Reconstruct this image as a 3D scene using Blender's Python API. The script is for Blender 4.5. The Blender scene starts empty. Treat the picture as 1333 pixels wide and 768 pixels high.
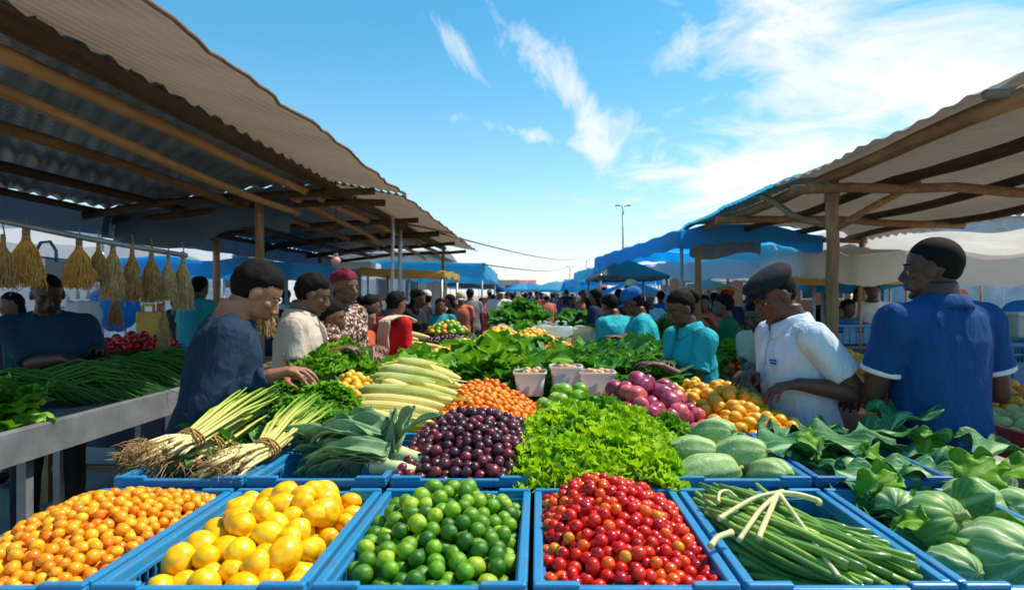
import bpy, bmesh, math, random, time
from mathutils import Vector, Matrix, Euler, noise, Quaternion
R = random.Random(7)
PI = math.pi
SC = bpy.context.scene
COL = SC.collection
H, F, VX, VY = 1.55, 815.0, 700.0, 384.0          # camera height, focal length in photo pixels, vanishing point
def P(px, py, Y): return Vector(((px-VX)/F*Y, Y, H-(py-VY)/F*Y))
def rad(a): return math.radians(a)
def lerp(a, b, t): return a+(b-a)*t
def sm(t):
    t = max(0.0, min(1.0, t)); return t*t*(3-2*t)
def nz(x, y=0, z=0, s=1.0): return noise.noise(Vector((x*s, y*s, z*s)))

# ---------------------------------------------------------------- tagging
def tag(o, label=None, cat=None, group=None, kind=None):
    if label: o['label'] = label
    if cat: o['category'] = cat
    if group: o['group'] = group
    if kind: o['kind'] = kind
    return o
def empty(name, loc=(0,0,0), rz=0, label=None, cat=None, group=None, kind=None):
    o = bpy.data.objects.new(name, None); COL.objects.link(o)
    o.location = loc; o.rotation_euler = (0,0,rz); o.empty_display_size = .05
    return tag(o, label, cat, group, kind)
def link(name, me, parent=None, loc=(0,0,0), rot=(0,0,0), sc=(1,1,1)):
    o = bpy.data.objects.new(name, me); COL.objects.link(o)
    o.location = loc; o.rotation_euler = rot
    o.scale = sc if not isinstance(sc, (int, float)) else (sc, sc, sc)
    if parent: o.parent = parent
    return o
def copy_tree(o, parent=None):
    c = o.copy(); COL.objects.link(c)
    if parent: c.parent = parent
    for ch in list(o.children): copy_tree(ch, c)
    return c

# ---------------------------------------------------------------- mesh builder
class MB:
    def __init__(s): s.v = []; s.f = []; s.m = []; s.uv = {}; s.sm = []; s.M = Matrix.Identity(4)
    def add(s, vs, fs, mi=0, smooth=True, uvs=None):
        b = len(s.v); M = s.M
        s.v += [tuple(M @ Vector(v)) for v in vs]
        for f in fs:
            s.f.append(tuple(b+i for i in f)); s.m.append(mi); s.sm.append(smooth)
        if uvs:
            for i, u in enumerate(uvs): s.uv[b+i] = u
    def box(s, c, d, mi=0, rot=None, taper=1.0):
        x, y, z = [k/2 for k in d]; vs = []
        for dz in (-1, 1):
            t = taper if dz > 0 else 1
            for dx, dy in ((-1,-1),(1,-1),(1,1),(-1,1)):
                p = Vector((dx*x*t, dy*y*t, dz*z))
                if rot is not None: p = rot @ p
                vs.append(p+Vector(c))
        s.add(vs, [(0,3,2,1),(4,5,6,7),(0,1,5,4),(1,2,6,5),(2,3,7,6),(3,0,4,7)], mi, False)
    def bar(s, a, b, w, h, mi=0):
        a, b = Vector(a), Vector(b); d = b-a; L = d.length
        q = d.to_track_quat('Y', 'Z').to_matrix()
        s.box((a+b)/2, (w, L, h), mi, q)
    def tube(s, pts, rads, n=8, mi=0, cap=True, flat=1.0, smooth=True, up=None):
        pts = [Vector(p) for p in pts]
        if isinstance(rads, (int, float)): rads = [rads]*len(pts)
        rings = []; vs = []
        t0 = (pts[1]-pts[0]).normalized()
        ref = Vector(up) if up else (Vector((0,0,1)) if abs(t0.z) < .9 else Vector((0,1,0)))
        for i, p in enumerate(pts):
            t = (pts[min(i+1, len(pts)-1)]-pts[max(i-1, 0)])
            if t.length < 1e-9: t = t0
            t.normalize()
            x = ref.cross(t)
            if x.length < 1e-6: x = Vector((1,0,0)).cross(t)
            x.normalize(); y = t.cross(x); ref = y
            r = rads[i]
            for k in range(n):
                a = 2*PI*k/n
                vs.append(p+x*math.cos(a)*r+y*math.sin(a)*r*flat)
        fs = []
        for i in range(len(pts)-1):
            for k in range(n):
                a = i*n+k; b = i*n+(k+1) % n
                fs.append((a, b, b+n, a+n))
        if cap:
            fs.append(tuple(reversed(range(n)))); L = (len(pts)-1)*n
            fs.append(tuple(range(L, L+n)))
        s.add(vs, fs, mi, smooth)
    def loft(s, rings, mi=0, cap=True, smooth=True):
        n = len(rings[0]); vs = [p for r in rings for p in r]; fs = []
        for i in range(len(rings)-1):
            for k in range(n):
                a = i*n+k; b = i*n+(k+1) % n
                fs.append((a, b, b+n, a+n))
        if cap:
            fs.append(tuple(reversed(range(n)))); L = (len(rings)-1)*n
            fs.append(tuple(range(L, L+n)))
        s.add(vs, fs, mi, smooth)
    def ell(s, c, r, mi=0, rot=None, nu=16, nv=10, fn=None):
        c = Vector(c); vs = []; fs = []
        if isinstance(r, (int, float)): r = (r, r, r)
        for j in range(1, nv):
            th = PI*j/nv
            for i in range(nu):
                ph = 2*PI*i/nu
                d = Vector((math.sin(th)*math.cos(ph), math.sin(th)*math.sin(ph), math.cos(th)))
                k = fn(d) if fn else 1.0
                p = Vector((d.x*r[0]*k, d.y*r[1]*k, d.z*r[2]*k))
                if rot is not None: p = rot @ p
                vs.append(c+p)
        for sgn in (1, -1):
            k = fn(Vector((0,0,sgn))) if fn else 1.0
            p = Vector((0,0,sgn*r[2]*k))
            if rot is not None: p = rot @ p
            vs.append(c+p)
        T = len(vs)-2; B = T+1
        for j in range(nv-2):
            for i in range(nu):
                a = j*nu+i; b = j*nu+(i+1) % nu
                fs.append((a, a+nu, b+nu, b))
        for i in range(nu):
            fs.append((T, i, (i+1) % nu)); o = (nv-2)*nu
            fs.append((B, o+(i+1) % nu, o+i))
        s.add(vs, fs, mi)
    def lathe(s, prof, n=24, mi=0, c=(0,0,0), smooth=True, cap=False):
        rings = []
        for r, z in prof:
            rings.append([Vector((c[0]+r*math.cos(2*PI*k/n), c[1]+r*math.sin(2*PI*k/n), c[2]+z)) for k in range(n)])
        s.loft(rings, mi, cap, smooth)
    def grid(s, fn, nu, nv, mi=0, uv=None, smooth=True):
        vs = []; uvs = []
        for j in range(nv+1):
            for i in range(nu+1):
                u, v = i/nu, j/nv
                vs.append(fn(u, v)); uvs.append((u, v))
        fs = []
        for j in range(nv):
            for i in range(nu):
                a = j*(nu+1)+i; fs.append((a, a+1, a+nu+2, a+nu+1))
        s.add(vs, fs, mi, smooth, uvs)
    def mesh(s, name, mats):
        me = bpy.data.meshes.new(name); me.from_pydata(s.v, [], s.f)
        if not isinstance(mats, (list, tuple)): mats = [mats]
        for m in mats: me.materials.append(m)
        me.polygons.foreach_set('material_index', s.m)
        me.polygons.foreach_set('use_smooth', s.sm)
        if s.uv:
            l = me.uv_layers.new(name='UVMap')
            for lp in me.loops: l.data[lp.index].uv = s.uv.get(lp.vertex_index, (0,0))
        me.update(); return me
    def build(s, name, mats, parent=None, loc=(0,0,0), rot=(0,0,0), bevel=0):
        me = s.mesh(name, mats); o = link(name, me, parent, loc, rot)
        if bevel:
            b = o.modifiers.new('b', 'BEVEL'); b.width = bevel; b.segments = 2; b.limit_method = 'ANGLE'
        return o

# ---------------------------------------------------------------- materials
class NT:
    def __init__(s, name):
        s.m = bpy.data.materials.new(name); s.m.use_nodes = True
        s.n = s.m.node_tree.nodes; s.l = s.m.node_tree.links
        s.b = s.n['Principled BSDF']; s.out = s.n['Material Output']
    def new(s, t, **k):
        n = s.n.new(t)
        for a, v in k.items():
            if a.startswith('_'): n.inputs[a[1:].replace('_', ' ')].default_value = v
            else: setattr(n, a, v)
        return n
    def lk(s, a, b): s.l.new(a, b)
    def coord(s, which='Object', scale=(1,1,1), rot=(0,0,0)):
        t = s.new('ShaderNodeTexCoord'); mp = s.new('ShaderNodeMapping')
        mp.inputs['Scale'].default_value = scale; mp.inputs['Rotation'].default_value = rot
        s.lk(t.outputs[which], mp.inputs['Vector']); return mp.outputs[0]
    def noise(s, vec, scale=5, detail=4, rough=.55, dist=0):
        n = s.new('ShaderNodeTexNoise'); n.inputs['Scale'].default_value = scale
        n.inputs['Detail'].default_value = detail; n.inputs['Roughness'].default_value = rough
        n.inputs['Distortion'].default_value = dist
        if vec is not None: s.lk(vec, n.inputs['Vector'])
        return n.outputs['Fac']
    def ramp(s, fac, stops, interp='LINEAR'):
        r = s.new('ShaderNodeValToRGB'); e = r.color_ramp.elements; r.color_ramp.interpolation = interp
        while len(e) < len(stops): e.new(.5)
        for i, (p, c) in enumerate(stops):
            e[i].position = p; e[i].color = (*c, 1) if len(c) == 3 else c
        s.lk(fac, r.inputs[0]); return r.outputs[0]
    def mix(s, fac, a, b, mode='MIX'):
        m = s.new('ShaderNodeMix', data_type='RGBA', blend_type=mode)
        for i, v in ((0, fac), (6, a), (7, b)):
            if isinstance(v, bpy.types.NodeSocket): s.lk(v, m.inputs[i])
            elif i == 0: m.inputs[0].default_value = v
            else: m.inputs[i].default_value = (*v, 1)
        return m.outputs[2]
    def math(s, op, a, b=None, c=None):
        m = s.new('ShaderNodeMath', operation=op)
        for i, v in enumerate((a, b, c)):
            if v is None: continue
            if isinstance(v, bpy.types.NodeSocket): s.lk(v, m.inputs[i])
            else: m.inputs[i].default_value = v
        return m.outputs[0]
    def bump(s, h, strength=.3, dist=.01):
        b = s.new('ShaderNodeBump'); b.inputs['Strength'].default_value = strength
        b.inputs['Distance'].default_value = dist; s.lk(h, b.inputs['Height'])
        s.lk(b.outputs[0], s.b.inputs['Normal']); return b
    def base(s, c):
        if isinstance(c, bpy.types.NodeSocket): s.lk(c, s.b.inputs['Base Color'])
        else: s.b.inputs['Base Color'].default_value = (*c, 1)
    def set(s, rough=.5, spec=.5, metal=0, coat=0, sub=0, trans=0):
        i = s.b.inputs; i['Roughness'].default_value = rough; i['Specular IOR Level'].default_value = spec
        i['Metallic'].default_value = metal; i['Coat Weight'].default_value = coat
        i['Coat Roughness'].default_value = .15
    def rnd(s): return s.new('ShaderNodeObjectInfo').outputs['Random']
    def translucent(s, color, amt):
        t = s.new('ShaderNodeBsdfTranslucent'); mx = s.new('ShaderNodeMixShader'); mx.inputs[0].default_value = amt
        if isinstance(color, bpy.types.NodeSocket): s.lk(color, t.inputs['Color'])
        else: t.inputs['Color'].default_value = (*color, 1)
        s.lk(s.b.outputs[0], mx.inputs[1]); s.lk(t.outputs[0], mx.inputs[2]); s.lk(mx.outputs[0], s.out.inputs[0])
def hsv(c, dh=0, ds=1, dv=1):
    import colorsys
    h, s, v = colorsys.rgb_to_hsv(*c); return colorsys.hsv_to_rgb((h+dh) % 1, min(1, s*ds), min(1, v*dv))
def lin(h):
    h = h.lstrip('#'); r = []
    for i in (0, 2, 4):
        c = int(h[i:i+2], 16)/255; r.append(c/12.92 if c <= .04045 else ((c+.055)/1.055)**2.4)
    return tuple(r)
def simple(name, c, rough=.6, spec=.4, var=.12, ns=6, bump=.0, bs=30, metal=0, coat=0, dist=.005, c2=None):
    t = NT(name); v = t.coord()
    f = t.noise(v, ns, 5, .6)
    lo = c2 if c2 else hsv(c, 0, 1, 1-var*2)
    t.base(t.ramp(f, [(.3, lo), (.7, c)])); t.set(rough, spec, metal, coat)
    if bump: t.bump(t.noise(v, bs, 4, .6), bump, dist)
    return t.m
def fruitmat(name, cols, rough=.3, spots=None, coat=.25, ns=14, sub=.0, bumpy=0, bloom=None, mott=1.0):
    """colour differs from fruit to fruit and a little over one fruit"""
    t = NT(name); v = t.coord()
    n = len(cols)
    rc = t.ramp(t.rnd(), [(i/max(1, n-1), c) for i, c in enumerate(cols)])
    f = t.noise(v, ns, 3, .5)
    c = t.mix(t.ramp(f, [(.35, (0,0,0)), (.75, (1,1,1))]), rc, t.mix(1.0, rc, (.66,.62,.58), 'MULTIPLY'))
    if spots:
        sp = t.noise(v, ns*6, 2, .5)
        c = t.mix(t.ramp(sp, [(.62, (0,0,0)), (.7, (1,1,1))]), c, spots)
    if bloom:
        bl = t.noise(v, ns*.8, 4, .6)
        c = t.mix(t.math('MULTIPLY', t.ramp(bl, [(.35, (0,0,0)), (.7, (1,1,1))]), .45), c, bloom)
    c = t.mix(t.ramp(t.noise(v, ns*4+6, 2), [(.66, (0,0,0)), (.74, (.4*mott,)*3)]), c, t.mix(1.0, c, (.55,.42,.3), 'MULTIPLY'))
    t.base(c); t.set(rough, .4, 0, coat*.3)
    rr = t.ramp(t.noise(v, ns*1.5, 3), [(.3, (rough*.8,)*3), (.7, (min(1, rough*1.5),)*3)]); t.lk(rr, t.b.inputs['Roughness'])
    if sub:
        t.b.inputs['Subsurface Weight'].default_value = sub; t.b.inputs['Subsurface Radius'].default_value = (1,.5,.2)
        t.b.inputs['Subsurface Scale'].default_value = .01
    t.bump(t.noise(v, 160 if bumpy else 40, 3), .25 if bumpy else .08, .002)
    return t.m
def leafmat(name, c1, c2, vein, rough=.42, tr=.25, nve=9, wv=.35, ns=10, spec=.28, bump=.5):
    rough += .08
    """veined leaf: UV u across, v from stalk to tip; rib in the middle and side veins running out and up"""
    t = NT(name)
    uv = t.new('ShaderNodeUVMap'); sep = t.new('ShaderNodeSeparateXYZ'); t.lk(uv.outputs[0], sep.inputs[0])
    u, v = sep.outputs[0], sep.outputs[1]
    au = t.math('ABSOLUTE', t.math('SUBTRACT', u, .5))
    nn = t.noise(t.coord('Object'), 18, 3)
    ph = t.math('ADD', t.math('MULTIPLY', t.math('SUBTRACT', v, t.math('MULTIPLY', au, 1.0)), float(nve)), t.math('MULTIPLY', nn, 1.3))
    tri = t.math('ABSOLUTE', t.math('SUBTRACT', t.math('FRACT', ph), .5))
    side = t.ramp(tri, [(0, (1,1,1)), (.05+.06*wv, (.4,.4,.4)), (.2, (0,0,0))])
    mid = t.ramp(au, [(0, (1,1,1)), (.02+.03*wv, (1,1,1)), (.06+.09*wv, (0,0,0))])
    vv = t.math('MAXIMUM', mid, t.math('MULTIPLY', side, t.math('MULTIPLY', t.noise(t.coord('Object'), 9, 2), .75)))
    f = t.noise(t.coord('Object'), ns, 4, .6)
    c = t.ramp(f, [(.3, c1), (.72, c2)])
    rn = t.ramp(t.rnd(), [(0, (.8,.85,.8)), (1, (1.0,1.0,1.0))])
    c = t.mix(1.0, c, rn, 'MULTIPLY')
    c = t.mix(t.math('MULTIPLY', vv, wv*1.6 if wv*1.6 < .95 else .95), c, vein)
    t.base(c); t.set(rough, spec)
    hh = t.math('ADD', t.math('MULTIPLY', vv, .8), t.noise(t.coord('Object'), 60, 3))
    t.bump(hh, bump, .004)
    if tr: t.translucent(t.mix(1.0, c, (1.0,1.0,.55), 'MULTIPLY') if tr < .8 else c, tr)
    return t.m
def clothmat(name, c, rough=.85, fold=.5, fs=9, pat=None, weave=True, stretch=(1,1,.35), sheen=.0):
    t = NT(name); v = t.coord(); vf = t.coord(scale=stretch)
    f = t.noise(vf, fs, 3, .5, .6)
    col = t.ramp(f, [(.25, hsv(c, 0, 1.0, .82)), (.7, c)])
    if pat:
        vo = t.new('ShaderNodeTexVoronoi'); vo.inputs['Scale'].default_value = pat[1]; t.lk(v, vo.inputs['Vector'])
        col = t.ramp(vo.outputs['Color'], pat[0], 'CONSTANT')
    t.base(col); t.set(rough, .2); t.b.inputs['Sheen Weight'].default_value = sheen
    cr = t.math('ABSOLUTE', t.math('SUBTRACT', t.noise(t.coord(scale=(1,1,.5), rot=(0,.5,0)), fs*1.1, 3, .5, 1.2), .5))
    h = t.math('ADD', t.math('ADD', f, t.math('MULTIPLY', cr, -.6)), t.math('MULTIPLY', t.noise(v, 420, 2), .03)) if weave else f
    t.bump(h, fold, .05)
    return t.m
def tarpmat(name, c, tr=.3, trc=None, dirt=.35, rough=.6, ns=1.5, fold=.4, weave=(1,1,1)):
    t = NT(name); v = t.coord()
    f = t.noise(v, ns, 6, .65); g = t.noise(t.coord(scale=weave), ns*5, 5, .6)
    c0 = t.ramp(f, [(.3, hsv(c, 0, .9, 1-dirt)), (.65, c)])
    c0 = t.mix(t.math('MULTIPLY', t.ramp(g, [(.5, (0,0,0)), (.75, (1,1,1))]), dirt), c0, hsv(c, .02, .8, .55))
    t.base(c0); t.set(rough, .35)
    t.bump(t.noise(t.coord(scale=weave), ns*6, 4, .6, .5), fold, .02)
    if tr: t.translucent(trc if trc else c0, tr)
    return t.m
def woodmat(name, c, c2, axis=1, rough=.7, sc=1.0):
    t = NT(name); s_ = [22*sc, 22*sc, 22*sc]; s_[axis] = 1.6*sc
    v = t.coord(scale=s_); f = t.noise(v, 1.0, 6, .6, 1.2); g = t.noise(t.coord(), 3, 3)
    col = t.mix(t.ramp(g, [(.35, (0,0,0)), (.7, (.6,.6,.6))]), t.ramp(f, [(.3, c2), (.65, c)]), hsv(c2, 0, 1, .8))
    t.base(col); t.set(rough, .3); t.bump(f, .5, .006)
    return t.m
def plastic(name, c, rough=.35):
    t = NT(name); v = t.coord()
    f = t.noise(v, 5, 5, .65)
    g = t.noise(t.coord(scale=(1,1,6)), 30, 3)
    rn = t.ramp(t.rnd(), [(0, (.86,.88,.9)), (1, (1,1,1))])
    col = t.mix(1.0, t.ramp(f, [(.3, hsv(c, .005, .9, .8)), (.7, c)]), rn, 'MULTIPLY')
    sc_ = t.ramp(t.noise(t.coord(scale=(1,12,12)), 8, 4, .7), [(.60, (0,0,0)), (.70, (.4,.4,.4))])
    col = t.mix(sc_, col, hsv(c, 0, .5, 1.2))
    dr_ = t.ramp(t.noise(v, 9, 6, .75), [(.52, (0,0,0)), (.72, (.55,.55,.55))]); col = t.mix(dr_, col, (.10,.10,.09))
    t.base(col); t.set(rough, .5)
    t.lk(t.ramp(g, [(.3, (rough*.8,)*3), (.7, (rough*1.5,)*3)]), t.b.inputs['Roughness'])
    t.bump(g, .06, .002)
    return t.m
def skinmat(name, c):
    t = NT(name); v = t.coord()
    f = t.noise(v, 9, 4)
    t.base(t.ramp(f, [(.3, hsv(c, -.01, 1.05, .85)), (.7, c)])); t.set(.48, .4)
    t.b.inputs['Subsurface Weight'].default_value = .12; t.b.inputs['Subsurface Radius'].default_value = (1,.35,.2)
    t.b.inputs['Subsurface Scale'].default_value = .015
    t.bump(t.noise(v, 220, 3), .1, .002)
    return t.m

# ---------------------------------------------------------------- leaves
def leaf(mb, p0, d, up, L, W, nu=4, nv=6, arch=.4, ruffle=0, rf=3.0, cup=.15, shape=0, mi=0, seed=0, lobes=0, twist=0):
    """one leaf blade from p0 along d; arch bends it down away from up; ruffle waves its margin"""
    p0 = Vector(p0); d = Vector(d).normalized(); up = Vector(up)
    x = d.cross(up)
    if x.length < 1e-5: x = d.cross(Vector((1,0,.1)))
    x.normalize(); n = x.cross(d).normalized()
    rr = random.Random(seed); ph = rr.uniform(0, 6.28); ph2 = rr.uniform(0, 6.28)
    vs = []; uvs = []
    pos = p0.copy(); dirn = d.copy(); nn = n.copy()
    step = L/nv; q = Quaternion(x, -arch/nv)
    for j in range(nv+1):
        t = j/nv
        if shape == 0: w = math.sin(PI*min(1, t*.92+.06))**.7
        elif shape == 1: w = (.12+.88*sm(t*2.0-.25))*(1-sm((t-.8)*4)*.55)      # stalked broad end
        elif shape == 2: w = (1-t)**.55*(.75+.25*t)*1.0 if t > .02 else .75     # strap
        elif shape == 3: w = (.25+.75*sm(t*1.6))*math.sqrt(max(0.02, 1-(max(0, t-.45)/.56)**2))
        else: w = .1+.9*math.sin(PI*t)
        if lobes: w *= 1+.28*math.sin(t*lobes*2*PI+ph)*sm(t*2)
        tw = twist*t; xx = x*math.cos(tw)+nn*math.sin(tw)
        for i in range(nu+1):
            u = i/nu*2-1
            off = nn*(cup*W*(abs(u)**1.6)+ruffle*W*(u*u)*math.sin(rf*2*PI*t+ph+(1.7 if u > 0 else 0))*sm(t*2.5)
                      + ruffle*W*.5*sm(t*1.4-.4)*math.sin(u*6.5+ph2))
            vs.append(pos+xx*(u*W*.5*w)+off); uvs.append((i/nu, t))
        pos = pos+dirn*step
        dirn = q @ dirn; nn = q @ nn
    fs = []
    for j in range(nv):
        for i in range(nu):
            a = j*(nu+1)+i; fs.append((a, a+1, a+nu+2, a+nu+1))
    mb.add(vs, fs, mi, True, uvs)
    return pos

# ---------------------------------------------------------------- heaps
def heap(inside, top, r, x0, x1, y0, y1, depth=2.0, tries=9000, seed=1, pack=.93, rv=.12, keep=1.0):
    """drop balls one after another until the surface top(x, y) is reached; returns (x, y, z, r)"""
    rr = random.Random(seed); cell = 2.6*r; G = {}; out = []
    for _ in range(tries):
        x = rr.uniform(x0, x1); y = rr.uniform(y0, y1)
        if not inside(x, y): continue
        ra = r*(1+rr.uniform(-rv, rv))
        zt = top(x, y); z = zt-depth*r*2+rr.uniform(-.3, .3)*r
        best = z
        # settle: a few downhill steps
        bx, by = x, y
        for k in range(6):
            cx, cy = int(bx//cell), int(by//cell); zz = top(bx, by)-depth*r*2; who = None
            for ix in (cx-1, cx, cx+1):
                for iy in (cy-1, cy, cy+1):
                    for (qx, qy, qz, qr) in G.get((ix, iy), ()):
                        s = (ra+qr)*pack; dd = (qx-bx)**2+(qy-by)**2
                        if dd < s*s:
                            h = qz+math.sqrt(s*s-dd)
                            if h > zz: zz = h; who = (qx, qy)
            best = zz
            if who is None: break
            dx, dy = bx-who[0], by-who[1]; L = math.hypot(dx, dy)+1e-6
            nx, ny = bx+dx/L*r*.35, by+dy/L*r*.35
            if not inside(nx, ny): break
            # keep the step only if lower
            bx2, by2 = nx, ny
            cx, cy = int(bx2//cell), int(by2//cell); z2 = top(bx2, by2)-depth*r*2
            for ix in (cx-1, cx, cx+1):
                for iy in (cy-1, cy, cy+1):
                    for (qx, qy, qz, qr) in G.get((ix, iy), ()):
                        s = (ra+qr)*pack; dd = (qx-bx2)**2+(qy-by2)**2
                        if dd < s*s: z2 = max(z2, qz+math.sqrt(s*s-dd))
            if z2 < zz: bx, by, best = bx2, by2, z2
            else: break
        if best > top(bx, by): continue
        G.setdefault((int(bx//cell), int(by//cell)), []).append((bx, by, best, ra)); out.append((bx, by, best, ra))
    return out
def fruit_mesh(name, mat, r=1.0, el=1.0, nu=20, nv=14, lump=.04, seed=0, dimple=.0, point=0, ribs=0, stem=None, flat=1.0):
    rr = random.Random(seed); o = Vector((rr.uniform(0, 50), rr.uniform(0, 50), rr.uniform(0, 50)))
    def fn(d):
        k = 1+lump*noise.noise(d*1.6+o)*1.6
        if dimple: k -= dimple*math.exp(-((1-d.z)/.045))
        if point: k += point*math.exp(-((1+d.z)/.08))
        if ribs: k += .03*math.cos(ribs*math.atan2(d.y, d.x))*(1-abs(d.z)**3)
        return k
    mb = MB(); mb.ell((0,0,0), (r, r*flat, r*el), 0, nu=nu, nv=nv, fn=fn)
    mats = [mat]
    if stem:
        mats.append(stem); mb.ell((0,0,r*el*(.97-dimple*.9)), (r*.13, r*.13, r*.06), 1, nu=8, nv=5)
    return mb.mesh(name, mats)
# ================================================================ PEOPLE
def remeshed(mb, voxel, smooth=4, name='m', mats=None, amp=0.0, fs=(9,9,4), seed=0, assign=None, keepsm=.5, post=None):
    """fuse overlapping volumes into one continuous skin"""
    me = mb.mesh('tmp', []); o = bpy.data.objects.new('tmp', me); COL.objects.link(o)
    r = o.modifiers.new('r', 'REMESH'); r.mode = 'VOXEL'; r.voxel_size = voxel; r.use_smooth_shade = True
    if smooth:
        s = o.modifiers.new('s', 'SMOOTH'); s.factor = keepsm; s.iterations = smooth
    dg = bpy.context.evaluated_depsgraph_get()
    out = bpy.data.meshes.new_from_object(o.evaluated_get(dg)); bpy.data.objects.remove(o); bpy.data.meshes.remove(me)
    out.name = name
    for m in (mats or []): out.materials.append(m)
    if amp:
        of = Vector((seed*3.1, seed*1.7, seed*2.3)); cos = [v.co.copy() for v in out.vertices]; ns = [v.normal.copy() for v in out.vertices]
        for v, p, n in zip(out.vertices, cos, ns):
            q = Vector((p.x*fs[0], p.y*fs[1], p.z*fs[2]))+of
            w = noise.noise_vector(q*.5)
            a = noise.noise(q+w*1.4)+.18*(.5-abs(noise.noise(Vector((q.x*2.1, q.y*2.1, q.z*2.6))+w*2.5))*2)
            ridge = 1-abs(noise.noise(q*1.6+w*1.1))*2.2
            v.co = p+n*amp*(a*1.0+max(0, ridge)**2*.7-.35)
        out.update()
    if post: post(out)
    out.polygons.foreach_set('use_smooth', [True]*len(out.polygons))
    if assign:
        mi = [assign(p.center) for p in out.polygons]; out.polygons.foreach_set('material_index', mi)
    return out
def caps(mb, a, ra, b, rb, n=14):
    a, b = Vector(a), Vector(b)
    mb.tube([a, (a+b)/2, b], [ra, (ra+rb)/2*1.02, rb], n); mb.ell(a, ra, nu=n, nv=8); mb.ell(b, rb, nu=n, nv=8)
def ik(s, t, l1, l2, hint):
    s, t, hint = Vector(s), Vector(t), Vector(hint); d = t-s; L = d.length
    if L > (l1+l2)*.985: t = s+d.normalized()*(l1+l2)*.985; d = t-s; L = d.length
    a = (l1*l1-l2*l2+L*L)/(2*L); h = math.sqrt(max(0, l1*l1-a*a)); dn = d.normalized()
    hp = hint-dn*hint.dot(dn); hp.normalize()
    return s+dn*a+hp*h, t
def hand(mb, w, d, palm, side, s=1.0, curl=.5, fat=1.0):
    """palm and five fingers; palm = direction the palm faces, side +1 right hand"""
    d = Vector(d).normalized(); palm = Vector(palm); palm = (palm-d*palm.dot(d)).normalized()
    x = d.cross(palm)*side                     # towards the thumb
    for i, (off, ln) in enumerate(((.031, .078), (.0105, .083), (-.0105, .079), (-.030, .07))):
        kn = w+d*ln*s+x*off*s
        caps(mb, w+x*off*.55*s+d*.005, .0155*s*fat, kn, .0118*s*fat, 8)
        ang = (.20, .05, -.08, -.24)[i]
        fd = (d+x*ang).normalized(); p = kn; fl = (.95, 1.05, .98, .78)[i]*s
        c = curl*(1+.12*i)
        for k, (sl, r0, r1) in enumerate(((.043, .0098, .009), (.027, .009, .0082), (.022, .0082, .007))):
            c2 = c*(.55, .75, .55)[k]
            fd = (fd*math.cos(c2)+palm*math.sin(c2)).normalized(); pn = palm*math.cos(c2)-fd*math.sin(c2)*.0
            q = p+fd*sl*fl; caps(mb, p, r0*s*fat, q, r1*s*fat, 8); p = q
    tb = w+d*.022*s+x*.026*s
    t1 = tb+(d*.62+x*.62+palm*.35).normalized()*.045*s; t2 = t1+(d*.8+x*.25+palm*.45).normalized()*.032*s; t3 = t2+(d*.85-x*.05+palm*.5).normalized()*.024*s
    caps(mb, tb, .0165*s*fat, t1, .0125*s*fat, 8); caps(mb, t1, .012*s*fat, t2, .0105*s*fat, 8); caps(mb, t2, .0102*s*fat, t3, .0085*s*fat, 8)
    caps(mb, w-d*.01, .025*s*fat, w+d*.055*s, .019*s*fat, 8)

SKIN = {}
def skin(k):
    if k not in SKIN:
        SKIN[k] = (skinmat('skin_'+k, {'dark': (.105,.052,.032), 'brown': (.18,.09,.055), 'deep': (.065,.035,.025), 'tan': (.34,.165,.095)}[k]),
                   simple('lips_'+k, {'dark': (.085,.03,.025), 'brown': (.16,.055,.045), 'deep': (.05,.02,.018), 'tan': (.3,.1,.08)}[k], .4))
    return SKIN[k]
M_EYE = simple('eye_white', (.34,.31,.28), .35); M_IRIS = simple('eye_iris', (.02,.012,.008), .15)
M_HAIR = simple('black_hair', (.007,.006,.006), .8, .15, .2, 60, .5, 160, dist=.003)
M_SHOE = simple('shoe_leather', (.03,.025,.02), .5)
M_DENIM = clothmat('light_denim', (.13,.27,.48), .9, .4)
M_DARKCLOTH = clothmat('dark_trousers', (.02,.022,.03), .9, .4)

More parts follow.
